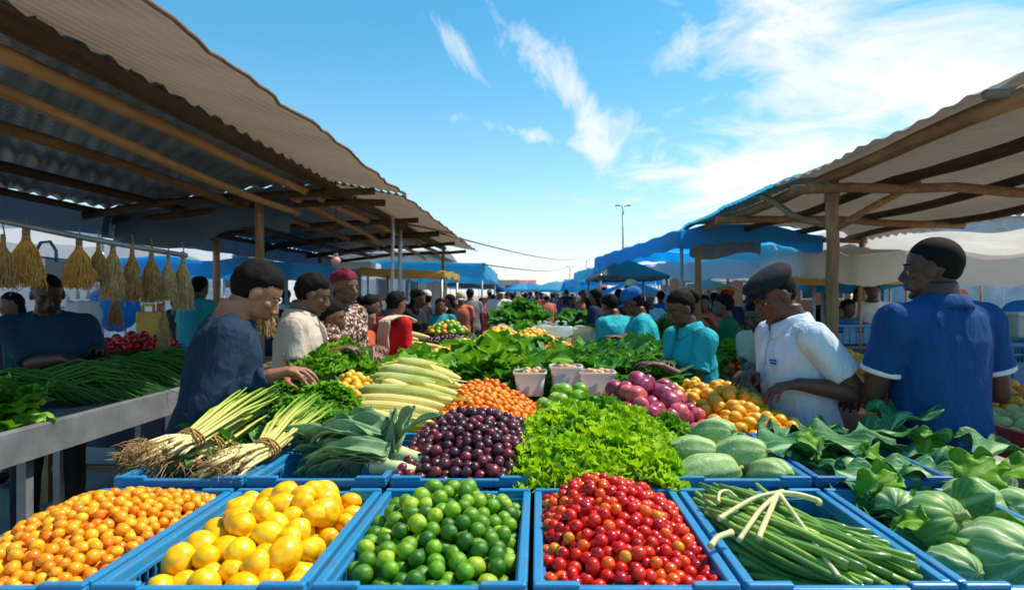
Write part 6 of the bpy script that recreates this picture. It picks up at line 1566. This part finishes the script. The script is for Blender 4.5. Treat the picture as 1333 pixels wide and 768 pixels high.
# white bags
def bag(label, p, s_, mat, seed, nm='plastic_bag', cat='bag', group=None, el=1.2):
    root = empty(nm, p, 0, label, cat, group); m = MB(); of = Vector((seed,seed*2,0))
    m.ell((0,0,s_*el*.8), (s_, s_*.7, s_*el), nu=30, nv=22, fn=lambda d: (1+.22*noise.noise(d*2.2+of)+.08*noise.noise(d*7+of))*(1-.45*sm((d.z-.5)*2.2))); m.build('sack', mat, root)
    m = MB()
    for q in (-1, 1): m.tube([(q*s_*.3,0,s_*el*1.5),(q*s_*.35,0,s_*el*2.0),(q*s_*.1,0,s_*el*2.15)], [.02,.012,.008], 6, flat=.4)
    m.build('handle', mat, root); return root
bag('bunched white plastic bags hanging left of the brooms', P(108,428,4.9), .13, M_WHITET, 3); bag('crumpled white bag on the side table', P(82,430,5.3), .12, M_WHITET, 5); bag('blue plastic sack behind the white bags', P(150,425,6.2), .22, M_BLUET, 6)
# rail and brooms
ra, rb = P(-40,279,3.0), P(243,333,3.9)
rl = empty('hanging_rail', ra, 0, 'dark metal rail along which the straw brooms hang', 'rail'); m = MB(); m.M = Matrix.Translation(ra).inverted(); m.tube([ra, (ra+rb)/2+Vector((0,0,-.01)), rb], .016, 10); m.build('tube', M_STEEL, rl)
for q in (0.02,):
    m = MB(); m.M = Matrix.Translation(ra).inverted(); p = ra.lerp(rb, q); m.tube([p, (p.x, p.y, zroof(-3.2)-.05)], .005, 6); m.build('hanger_rope', M_ROPE, rl)
M_STRAW1 = simple('golden_straw', lin('#e8b860'), .7, .3, .3, 40, c2=lin('#b8863a')); M_STRAW2 = simple('brown_straw', lin('#c4a068'), .8, .2, .3, 40, c2=lin('#86683e')); M_STRAW3 = simple('pale_straw', lin('#d4bc84'), .8, .2, .3, 40, c2=lin('#a0845a'))
def broom(label, p, L, w_, mat, seed, n=400, hook=None, dense=1.0):
    root = empty('straw_broom', p, 0, label, 'broom', 'straw brooms hanging in the left stall'); rr = random.Random(seed); m = MB()
    for i in range(n):
        a = rr.uniform(0, 6.28); q = math.sqrt(rr.random()); x, y = math.cos(a)*q, math.sin(a)*q; l_ = L*rr.uniform(.8, 1.03)
        r1 = w_*.16; r2 = w_*rr.uniform(.8, 1.05); wob = rr.uniform(-.012, .012)
        m.tube([(x*r1*.9, y*r1*.9, 0), (x*r1*1.3, y*r1*1.3, -L*.14), (x*w_*.62+wob, y*w_*.5, -l_*.42), (x*r2*.95-wob, y*r2*.7, -l_*.75), (x*r2+wob, y*r2*.75+wob, -l_)], [.0034,.0030,.0026,.0022,.0015], 4, cap=False)
    for i in range(30):
        a = rr.uniform(0, 6.28); q = w_*rr.uniform(.8, 1.0); z = -L*rr.uniform(.4, .9); m.tube([(math.cos(a)*q*.9, math.sin(a)*q*.7, z), (math.cos(a)*q*1.15, math.sin(a)*q*.9, z-.03), (math.cos(a+.4)*q*1.25, math.sin(a+.4)*q, z-.07)], .0013, 4, cap=False)
    m.build('bristles', mat, root)
    m = MB(); m.lathe([(w_*.17,.03),(w_*.20,.01),(w_*.20,-.02),(w_*.26,-.05)], 16); m.build('binding', M_ROPE, root)
    m = MB(); top = hook or .07; m.tube([(0,0,.02),(.006,0,top*.5),(0,0,top),(-.006,0,top+.016)], .0035, 6); m.build('hang_loop', M_ROPE, root); return root
BR = [(4,313,374,3.05,.055,M_STRAW2,'broom cut by the left picture edge'),(34,303,373,3.22,.088,M_STRAW1,'large golden broom, leftmost whole one on the rail'),(103,316,376,3.42,.080,M_STRAW1,'golden broom right of the wire handle'),(128,320,366,3.5,.046,M_STRAW2,'small dark broom between two golden ones'),
      (147,320,390,3.55,.066,M_STRAW3,'tapering brown broom left of centre on the rail'),(172,324,392,3.62,.055,M_STRAW2,'narrow brown broom in the middle of the rail'),(197,328,393,3.72,.062,M_STRAW2,'brown broom above the jerry can'),(219,338,390,3.78,.052,M_STRAW3,'broom with a pale straw head near the rail end'),(238,334,402,3.88,.062,M_STRAW3,'last broom at the right end of the rail')]
for i, (px, ya, yb, Y, w_, mt, lab) in enumerate(BR): broom(lab, P(px, ya, Y), (yb-ya)/F*Y, w_, mt, i+3)
broom('wide broom hanging behind the man in navy', P(336,368,4.6), .40, .135, M_STRAW3, 20, 300, hook=.5); broom('tall slim broom standing below the rail end', P(213,398,4.4), .34, .045, M_STRAW3, 21, 140); broom('short brown broom hanging low behind the middle ones', P(150,385,4.2), .20, .05, M_STRAW2, 22, 140, hook=.3)
m = MB(); q0 = P(58,334,3.35); m.tube([q0+Vector((-.05,0,-.04)), q0+Vector((-.045,0,.03)), q0+Vector((-.02,0,.075)), q0+Vector((.03,0,.08)), q0+Vector((.062,0,.03)), q0+Vector((.062,0,-.03))], .008, 8); m.tube([q0+Vector((-.05,0,-.0)), q0+Vector((.06,0,-.012))], .006, 6)
tag(m.build('wire_handle', M_CRATED), 'blue wire basket handle hanging between the brooms', 'handle')
# bulb
lb = empty('hanging_lamp', P(437,334,5.2), 0, 'small pinkish bulb hanging above the woman in the headscarf', 'lamp'); m = MB(); m.ell((0,0,-.03), (.04,.04,.045), fn=lambda d: 1-.3*max(0, d.z)); m.build('bulb', simple('pink_glass', (.7,.35,.33), .15), lb); m = MB(); m.tube([(0,0,0),(0,0,.03)], .018, 10); m.build('socket', M_STEEL, lb); m = MB(); m.tube([(0,0,.03),(.004,0,.2),(0,0,.62)], .004, 6); m.build('cord', M_WIREM, lb)
# open box held near the young man in beige
M_CARD = simple('cardboard', (.42,.34,.22), .85, .2, .15, 8, .1)
cb = empty('cardboard_tray', P(458,470,3.85), rad(12), 'small cardboard tray in front of the young man in beige', 'tray'); m = MB()
m.box((0,0,.005), (.26,.2,.01)); m.box((0,-.1,.04), (.26,.006,.08)); m.box((0,.1,.04), (.26,.006,.08)); m.box((-.13,0,.04), (.006,.2,.08)); m.box((.13,0,.04), (.006,.2,.08)); m.build('walls', M_CARD, cb)
cs = empty('scale_dish', P(408,478,3.55), 0, 'curved pale dish at the table edge in front of the beige shirt', 'dish'); m = MB(); m.grid(lambda u, v: ((u-.5)*.26, (v-.5)*.2, .09*(2*u-1)**2), 14, 6); o = m.build('dish', M_CARD, cs); o.modifiers.new('s', 'SOLIDIFY').thickness = .012
m = MB(); m.box((0,0,-.03), (.18,.14,.06)); m.build('foot', M_CARD, cs, bevel=.005)

# ---- rear table goods
b1 = bowl('round basket of mixed green and orange fruit on the rear table', P(582,0,7.0).x, 7.0, 1.03, .24, .10, M_TBASK, group='basins on the rear table')
kM = [(fruit_mesh('mix1', MY, 1, 1, 14, 10, .05, 1), 'orange fruit in the round rear basket'), (fruit_mesh('mix2', MG1, 1, 1.1, 14, 10, .08, 2), 'green fruit in the round rear basket')]
bx_ = P(582,0,7.0).x
pts = heap(lambda x, y: math.hypot(x-bx_, y-7.0) < .22, lambda x, y: 1.13+.12*(1-(math.hypot(x-bx_, y-7)/.24)**2), .036, bx_-.25, bx_+.25, 6.75, 7.25, 1.2, 2500, 81); put(pts, kM, 'basket_fruit', 'fruit', 'fruit in the round rear basket')
bx_ = P(587,0,6.1).x
bowl('wide green basin of dark plums on the rear table', bx_, 6.1, 1.02, .25, .09, M_GBASIN, group='basins on the rear table')
pts = heap(lambda x, y: math.hypot(x-bx_, y-6.1) < .235, lambda x, y: 1.11+.04*(1-(math.hypot(x-bx_, y-6.1)/.24)**2), .022, bx_-.25, bx_+.25, 5.85, 6.35, 1.0, 4000, 82); put(pts, [(fruit_mesh('dplum', MP1, 1, 1, 10, 8, .05, 1), 'dark plum in the green rear basin')], 'dark_plum', 'plum', 'dark plums in the green rear basin')
M_NET = tarpmat('pale_net_sack', (.55,.58,.50), .4, (.6,.65,.5), .3)
def sack(label, px, Y, z, r, h, mat, cont=None, seed=0, group='open sacks on the rear table', nm='open_sack'):
    x = P(px, 0, Y).x; root = empty(nm, (x,Y,z), 0, label, 'sack', group); m = MB(); N = 36; rings = []
    for rr_, zz in ((.8,0),(.98,.1),(1.02,.35),(.96,.7),(.88,.95),(.93,1.0),(.9,.94),(.85,.8)):
        rings.append([Vector((r*rr_*(1+.05*math.sin(5*a_+seed)+.03*math.sin(11*a_))*math.cos(a_), r*rr_*(1+.05*math.sin(5*a_+seed))*math.sin(a_), h*zz+.02*math.sin(3*a_+seed)*zz)) for a_ in [2*PI*k/N for k in range(N)]])
    m.loft(rings); m.build('cloth', mat, root)
    if cont:
        o = link('leafy_bunch', cont, None, (x, Y, z+h*.78), (0,0,seed), r*4.6); tag(o, f'greens filling the {label}'[:70], 'greens')
    return root
sack('pale net sack of lettuce beside the turquoise sellers', 770, 6.3, 1.0, .20, .22, M_NET, LMD[0], 1); sack('small frosted bucket with greens near the aisle centre', 657, 7.6, 1.0, .10, .18, M_CLEAR, None, 2); sack('white sack standing far down the rear table', 714, 8.1, 1.02, .12, .16, M_BEIGE, None, 3)
bag('upturned clear plastic tub on the rear table', P(730,437,6.4), .14, M_CLEAR, 8, 'clear_bag', 'bag', 'clear bags on the rear table', .5); bag('second clear plastic bag beside the upturned tub', P(706,433,7.0), .12, M_CLEAR, 9, 'clear_bag', 'bag', 'clear bags on the rear table', .5)
table('farther table with a high heap of greens, left of the aisle', -.55, .05, 9.2, 11.2, .98, M_PLANK, M_CLOTHG)
for i in range(12):
    o = link('leafy_bunch', BM['kale' if i % 2 else 'spinach'][i % 3], None, (-.50+(i % 3)*.22, 9.4+(i//3)*.4, 1.05+.14*((i//3) in (1, 2))), (.3,0,i*1.7), 1.3); tag(o, ('kale' if i % 2 else 'spinach')+' bunch heaped on the farther table', 'greens', 'greens heaped on the farther table')
table('red-draped stall table deep on the right of the aisle', .6, 1.8, 9.3, 10.6, .95, M_PLANK, M_CRATER)
for i in range(10):
    o = link('leafy_bunch', BM['kale'][i % 3], None, (.7+(i % 5)*.22, 9.5+(i//5)*.5, 1.0), (.3,0,i*1.7), 1.4); tag(o, 'dark kale bunch on the red-draped stall', 'greens', 'greens on the red-draped stall')
table('low stall table under the slate roofs, left', -3.2, -1.9, 8.0, 9.5, .9, M_PLANK, M_CLOTHB)
yheap(-3.0, -2.1, 8.1, 8.9, .92, .14, .06, 'the fruit heap on the low left table', 91, [(fruit_mesh('lo', MA1, 1, 1, 10, 8), 'orange on the low left table')], 'orange', 'orange', maxn=60)
# ---- table behind the woman in turquoise
table('side table between the turquoise polo and the flat-cap man', 1.35, 1.72, 4.7, 6.3, .98, M_PLANK, M_CLOTHG)
headlett('white-green cabbage lettuce on the side table near the green shirt', (1.50,4.95,1.04), 1.5); headlett('second cabbage lettuce near the green shirt', (1.62,5.25,1.04), 1.2)
for i, (x, y, z, s_) in enumerate(((1.08,4.0,1.0,1.0),(1.2,4.15,1.0,1.0),(1.13,4.35,1.02,1.1),(1.02,4.25,1.0,.9))):
    o = link('leafy_bunch', BM['basil'][i % 2], None, (x, y, z), (.3,0,i*1.7), s_); tag(o, 'fresh green herbs right of the turquoise polo', 'greens', 'herbs right of the turquoise polo')
table('narrow table carrying herbs behind the flat-cap man', .92, 1.32, 3.85, 4.6, .97, M_PLANK, M_CLOTHG)
yheap(1.36, 1.7, 4.72, 4.9, .98, .06, .03, 'the orange peppers beside the cabbage lettuce', 92, [(fruit_mesh('op', MD3, 1, 1.3, 12, 8, .1), 'orange-red pepper beside the cabbage lettuce')], 'orange_pepper', 'pepper')
for i in range(6):
    o = link('leafy_bunch', BM['kale'][i % 3], None, (1.05+(i % 3)*.13, 6.9+(i//3)*.3, 1.02), (.3,0,i*1.7), 1.3); tag(o, 'dark greens heaped behind the turquoise sellers', 'greens', 'greens behind the turquoise sellers')
table('table of dark greens behind the turquoise sellers', .95, 1.6, 6.7, 7.5, .98, M_PLANK, M_CLOTHG)

# ---- right stall
rs_ = empty('fruit_stall', (2.6,4.2,0), 0, 'right fruit stall with a bright red front board', 'stall')
m = MB(); m.box((.02,0,.90), (1.35,4.3,.03)); m.build('counter_top', M_PLANK, rs_)
m = MB(); m.box((-.68,0,.945), (.02,4.34,.125)); m.box((0,-2.16,.945), (1.34,.02,.125)); m.build('front_board', M_CRATER, rs_, bevel=.004)
for y in (-2.0,-.6,.8,2.0):
    for x in (-.6,.6): m = MB(); m.box((x,y,.44), (.06,.06,.88)); m.build('leg', M_WOODX, rs_)
m = MB(); m.box((-.1,0,.42), (1.1,4.1,.03)); m.build('shelf', M_PLANK, rs_)
MOR = fruitmat('orange_peel', C3('#f08012','#e86c0c','#f4901c'), .4, ns=4, bumpy=1); MOR2 = fruitmat('light_orange_peel', C3('#f79a20','#f8a428'), .4, ns=4, bumpy=1)
kR = lambda w_: [(fruit_mesh('or1', MOR, 1, .97, 20, 14, .03, 1, dimple=.05, stem=M_STEMG), f'orange in {w_}'), (fruit_mesh('or2', MOR2, 1, .97, 20, 14, .03, 2, dimple=.05, stem=M_STEMG), f'lighter orange in {w_}')]
MPT = fruitmat('pale_yellow_potato', C3('#d9c377','#e0cb86','#cdb566'), .5, ns=4)
def rheap(x0, x1, y0, y1, hh, r, kinds, nm, cat, group, seed, zb=.97):
    pts = heap(rect(x0, x1, y0, y1), mound(x0-.04, x1+.04, y0-.06, y1+.06, zb, hh, .5, .6, 2), r, x0, x1, y0, y1, 1.0, 5000, seed); put(pts, kinds, nm, cat, group)
rheap(2.0, 2.75, 3.05, 3.75, .13, .037, kR('the right stall heap next to the blue shirt'), 'orange', 'orange', 'oranges on the right stall', 101)
rheap(1.97, 2.75, 2.12, 2.95, .10, .032, [(fruit_mesh('pot', MPT, 1, 1.3, 18, 12, .06, 1), 'pale yellow potato at the near end of the right stall')], 'potato', 'potato', 'pale potatoes on the right stall', 102)
rheap(1.97, 2.6, 3.85, 4.45, .12, .037, kR('the far heap of the right stall'), 'orange', 'orange', 'oranges further along the right stall', 103)
# wicker baskets
M_WICK = NT('wicker'); _v = M_WICK.coord(); _w = M_WICK.new('ShaderNodeTexWave'); _w.inputs['Scale'].default_value = 26; _w.bands_direction = 'Z'; _w.inputs['Distortion'].default_value = 2; M_WICK.lk(_v, _w.inputs[0])
M_WICK.base(M_WICK.ramp(_w.outputs[1], [(0,(.10,.05,.02)),(.6,(.38,.22,.10))])); M_WICK.set(.7, .3); M_WICK.bump(_w.outputs[1], .9, .01); M_WICK = M_WICK.m
def wicker(label, x, y, z, w_, d_, h_):
    root = empty('wicker_basket', (x,y,z), 0, label, 'basket', 'wicker baskets at right'); m = MB()
    def wall(n0, n1, L, ax, pos):
        for k in range(int(h_/.022)):
            zz = .012+k*.022; pts = []
            for i in range(41):
                t = i/40-.5; o = .006*math.sin(i/40*PI*12+(k % 2)*PI); p = (t*L, pos+o, zz) if ax == 0 else (pos+o, t*L, zz); pts.append(p)
            m.tube(pts, .011, 6)
    wall(0, 0, w_, 0, -d_/2); wall(0, 0, w_, 0, d_/2); wall(0, 0, d_, 1, -w_/2); wall(0, 0, d_, 1, w_/2); m.box((0,0,.01), (w_,d_,.02)); m.build('weave', M_WICK, root)
    m = MB(); 
    for s_ in (-1, 1): m.tube([(-w_/2,s_*d_/2,h_),(w_/2,s_*d_/2,h_)], .018, 8); m.tube([(s_*w_/2,-d_/2,h_),(s_*w_/2,d_/2,h_)], .018, 8)
    m.build('rim', M_WICK, root)
wicker('brown wicker basket on the right stall behind the oranges', 2.62, 4.0, .98, .5, .4, .28); wicker('flat wicker tray on the shelf under the right stall', 2.35, 2.9, .44, .5, .4, .08)
# yellow container with blue lid
yc = empty('food_container', (P(1332,0,3.9).x, 3.9, 1.27), 0, 'clear container of yellow juice with a blue lid at the right edge', 'container'); 
m = MB(); m.box((0,0,.08), (.20,.20,.10)); m.build('yellow_content', simple('yellow_juice', (.75,.45,.03), .4), yc); m = MB(); m.box((0,0,.095), (.22,.22,.15)); m.build('tub_wall', M_CLEAR, yc, bevel=.01); m = MB(); m.box((0,0,.165), (.24,.24,.025)); m.build('tub_rim', M_WBOX, yc, bevel=.005)
m = MB(); m.ell((0,0,.18), (.11,.11,.07), nu=24, nv=14); m.build('lid', M_BLUET, yc)
cr = crate('blue crate stacked behind the wicker basket', P(1332,0,3.9).x-.3, P(1332,0,3.9).x+.2, 3.7, 4.1, 1.27, .28, M_CRATE)
crate('red crate on the ground under the right stall', 2.05, 2.6, 2.3, 2.75, .26, .22, M_CRATER, 'red crates under the right stall'); crate('red crate on the shelf under the right stall', 2.0, 2.5, 2.15, 2.55, .64, .2, M_CRATER, 'red crates under the right stall')
yheap(2.05, 2.45, 2.2, 2.5, .60, .06, .035, 'the red crate on the lower shelf', 93, [(fruit_mesh('rp', MD1, 1, 1.2, 14, 10, .1), 'glossy red pepper in the lower red crate')], 'red_pepper', 'pepper')
table('counter of the beige tent with crates and bags', 3.2, 6.5, 6.9, 7.8, .98, M_PLANK, M_CLOTHB)
for i, (x, mt, lab) in enumerate(((3.5,M_CRATE,'blue crate on the tent counter, left'),(4.1,M_CRATER,'red crate on the tent counter'),(4.8,M_CRATED,'deep blue crate on the tent counter'),(5.6,M_CRATE,'blue crate on the tent counter, right'))): crate(lab, x-.25, x+.25, 7.0, 7.5, 1.22, .22, mt, 'crates on the tent counter')
for i, (x, Y, c) in enumerate(((3.0,6.0,M_YCAN),(4.3,6.2,M_WBOX))): pass
cratesM = ((1125,6.6,.9,M_CRATE,'blue crate stacked beside the yellow heap'),(1145,6.8,1.15,M_CRATED,'deep blue crate stacked under the beige tent'))
print('stalls', round(time.time()-t0, 1))
# ================================================================ CAMERA, LIGHT, SKY
cam_d = bpy.data.cameras.new('camera'); cam = bpy.data.objects.new('camera', cam_d); COL.objects.link(cam)
cam.location = (0,0,H); cam.rotation_euler = (PI/2,0,0)
cam_d.sensor_width = 36; cam_d.lens = 36*F/1333; cam_d.shift_x = -(VX-666.5)/1333; cam_d.clip_start = .05; cam_d.clip_end = 3000
cam_d.dof.use_dof = True; cam_d.dof.focus_distance = 2.1; cam_d.dof.aperture_fstop = 4.5
SC.camera = cam
SUN_EL, SUN_AZ = rad(57), rad(70)          # azimuth from straight ahead towards the right
sd = Vector((math.sin(SUN_AZ)*math.cos(SUN_EL), math.cos(SUN_AZ)*math.cos(SUN_EL), math.sin(SUN_EL)))
sl = bpy.data.lights.new('sun', 'SUN'); sl.energy = 3.5; sl.angle = rad(.53); sl.color = (1,.87,.70)
so = bpy.data.objects.new('sun', sl); COL.objects.link(so); so.rotation_euler = sd.to_track_quat('Z', 'Y').to_euler(); so.location = (5,2,8)
w = bpy.data.worlds.new('World'); SC.world = w; w.use_nodes = True
n = w.node_tree.nodes; l = w.node_tree.links
bg = n['Background']; sky = n.new('ShaderNodeTexSky'); sky.sky_type = 'NISHITA'; sky.sun_disc = False
sky.sun_elevation = SUN_EL; sky.sun_rotation = SUN_AZ; sky.altitude = 0; sky.air_density = 1.0; sky.dust_density = .6; sky.ozone_density = 2.5
hs = n.new('ShaderNodeHueSaturation'); hs.inputs['Hue'].default_value = .476; hs.inputs['Saturation'].default_value = 1.4; hs.inputs['Value'].default_value = .72
l.new(sky.outputs[0], hs.inputs['Color'])
def M_(op, a, b=None, clamp=False):
    m = n.new('ShaderNodeMath'); m.operation = op; m.use_clamp = clamp
    for i, v in enumerate((a, b)):
        if v is None: continue
        if isinstance(v, bpy.types.NodeSocket): l.new(v, m.inputs[i])
        else: m.inputs[i].default_value = v
    return m.outputs[0]
tc = n.new('ShaderNodeTexCoord'); sp = n.new('ShaderNodeSeparateXYZ'); l.new(tc.outputs['Generated'], sp.inputs[0])
zz = M_('MAXIMUM', sp.outputs[2], .02)
cx = M_('DIVIDE', sp.outputs[0], M_('ADD', zz, .12)); cy = M_('DIVIDE', sp.outputs[1], M_('ADD', zz, .12))   # cloud layer seen in perspective
cmb = n.new('ShaderNodeCombineXYZ'); l.new(cx, cmb.inputs[0]); l.new(cy, cmb.inputs[1])
def noise_(vec, sc, det, ro, dist, scale=(1,1,1), rot=0, loc=(0,0,0)):
    mp = n.new('ShaderNodeMapping'); mp.inputs['Scale'].default_value = scale; mp.inputs['Rotation'].default_value = (0,0,rot); mp.inputs['Location'].default_value = loc
    l.new(vec, mp.inputs[0]); t = n.new('ShaderNodeTexNoise'); t.inputs['Scale'].default_value = sc; t.inputs['Detail'].default_value = det
    t.inputs['Roughness'].default_value = ro; t.inputs['Distortion'].default_value = dist; l.new(mp.outputs[0], t.inputs['Vector']); return t.outputs['Fac']
def blob(px, py, rx, ry, ang=0):
    """soft patch of the sky round the direction seen at px, py, used as cloud cover"""
    d = Vector(((px-VX)/F, 1, -(py-VY)/F)); d.normalize()
    q = d.to_track_quat('Y', 'Z').to_matrix().inverted()
    vt = n.new('ShaderNodeMapping'); vt.vector_type = 'POINT'; vt.inputs['Rotation'].default_value = q.to_euler()
    l.new(tc.outputs['Generated'], vt.inputs[0])
    m2 = n.new('ShaderNodeMapping'); m2.vector_type = 'POINT'; m2.inputs['Rotation'].default_value = (0, -ang, 0); l.new(vt.outputs[0], m2.inputs[0])
    s2 = n.new('ShaderNodeSeparateXYZ'); l.new(m2.outputs[0], s2.inputs[0])
    a = M_('DIVIDE', s2.outputs[0], rx/F); b = M_('DIVIDE', s2.outputs[2], ry/F)
    r2 = M_('ADD', M_('MULTIPLY', a, a), M_('MULTIPLY', b, b))
    e = M_('POWER', 2.718, M_('MULTIPLY', r2, -1.0))
    front = M_('GREATER_THAN', s2.outputs[1], 0)
    return M_('MULTIPLY', e, front)
big = noise_(cmb.outputs[0], 2.2, 9, .62, .5)
wis = noise_(cmb.outputs[0], 5.0, 10, .72, .5, (1.0,.26,1), -.35, (3,1,0))
def add_(items):
    o = items[0]
    for i in items[1:]: o = M_('ADD', o, i)
    return o
puff = add_([blob(1090,30,200,85,.15), M_('MULTIPLY', blob(930,235,130,45,0), .95), M_('MULTIPLY', blob(1180,200,260,90,0), .8), M_('MULTIPLY', blob(1280,60,110,60,0), .45)])
wisp = add_([M_('MULTIPLY', blob(700,75,75,24,.72), 1.05), M_('MULTIPLY', blob(768,165,80,24,1.2), 1.05), M_('MULTIPLY', blob(592,62,52,18,.9), .85), M_('MULTIPLY', blob(690,176,110,11,.22), .8), M_('MULTIPLY', blob(845,190,60,22,.9), .7), M_('MULTIPLY', blob(900,60,36,30,.6), .8)])
def dens(cov, nf, lo, gain): return M_('ADD', M_('MULTIPLY', M_('SUBTRACT', nf, .5), gain), M_('SUBTRACT', M_('MULTIPLY', cov, 1.1), lo), True)
d1 = M_('MULTIPLY', dens(puff, big, .36, 3.3), .95); d2 = M_('MULTIPLY', dens(wisp, wis, .40, 3.2), .8)
d1 = M_('MULTIPLY', d1, M_('MINIMUM', M_('MULTIPLY', puff, 4), 1.0)); d2 = M_('MULTIPLY', d2, M_('MINIMUM', M_('MULTIPLY', wisp, 4), 1.0))
veil = M_('MULTIPLY', M_('POWER', 2.718, M_('MULTIPLY', zz, -7.5)), .72)
cl = M_('MAXIMUM', M_('MAXIMUM', d1, d2), veil, True)
mx = n.new('ShaderNodeMix'); mx.data_type = 'RGBA'; l.new(cl, mx.inputs[0]); l.new(hs.outputs[0], mx.inputs[6]); mx.inputs[7].default_value = (3.9,3.95,4.0,1)
l.new(mx.outputs[2], bg.inputs[0]); bg.inputs[1].default_value = .15
vs_ = SC.view_settings; vs_.view_transform = 'Standard'; vs_.look = 'None'; vs_.gamma = 1; vs_.exposure = .85
SC.cycles.max_bounces = 8; SC.cycles.diffuse_bounces = 4; SC.cycles.transparent_max_bounces = 8
SC.cycles.use_denoising = True
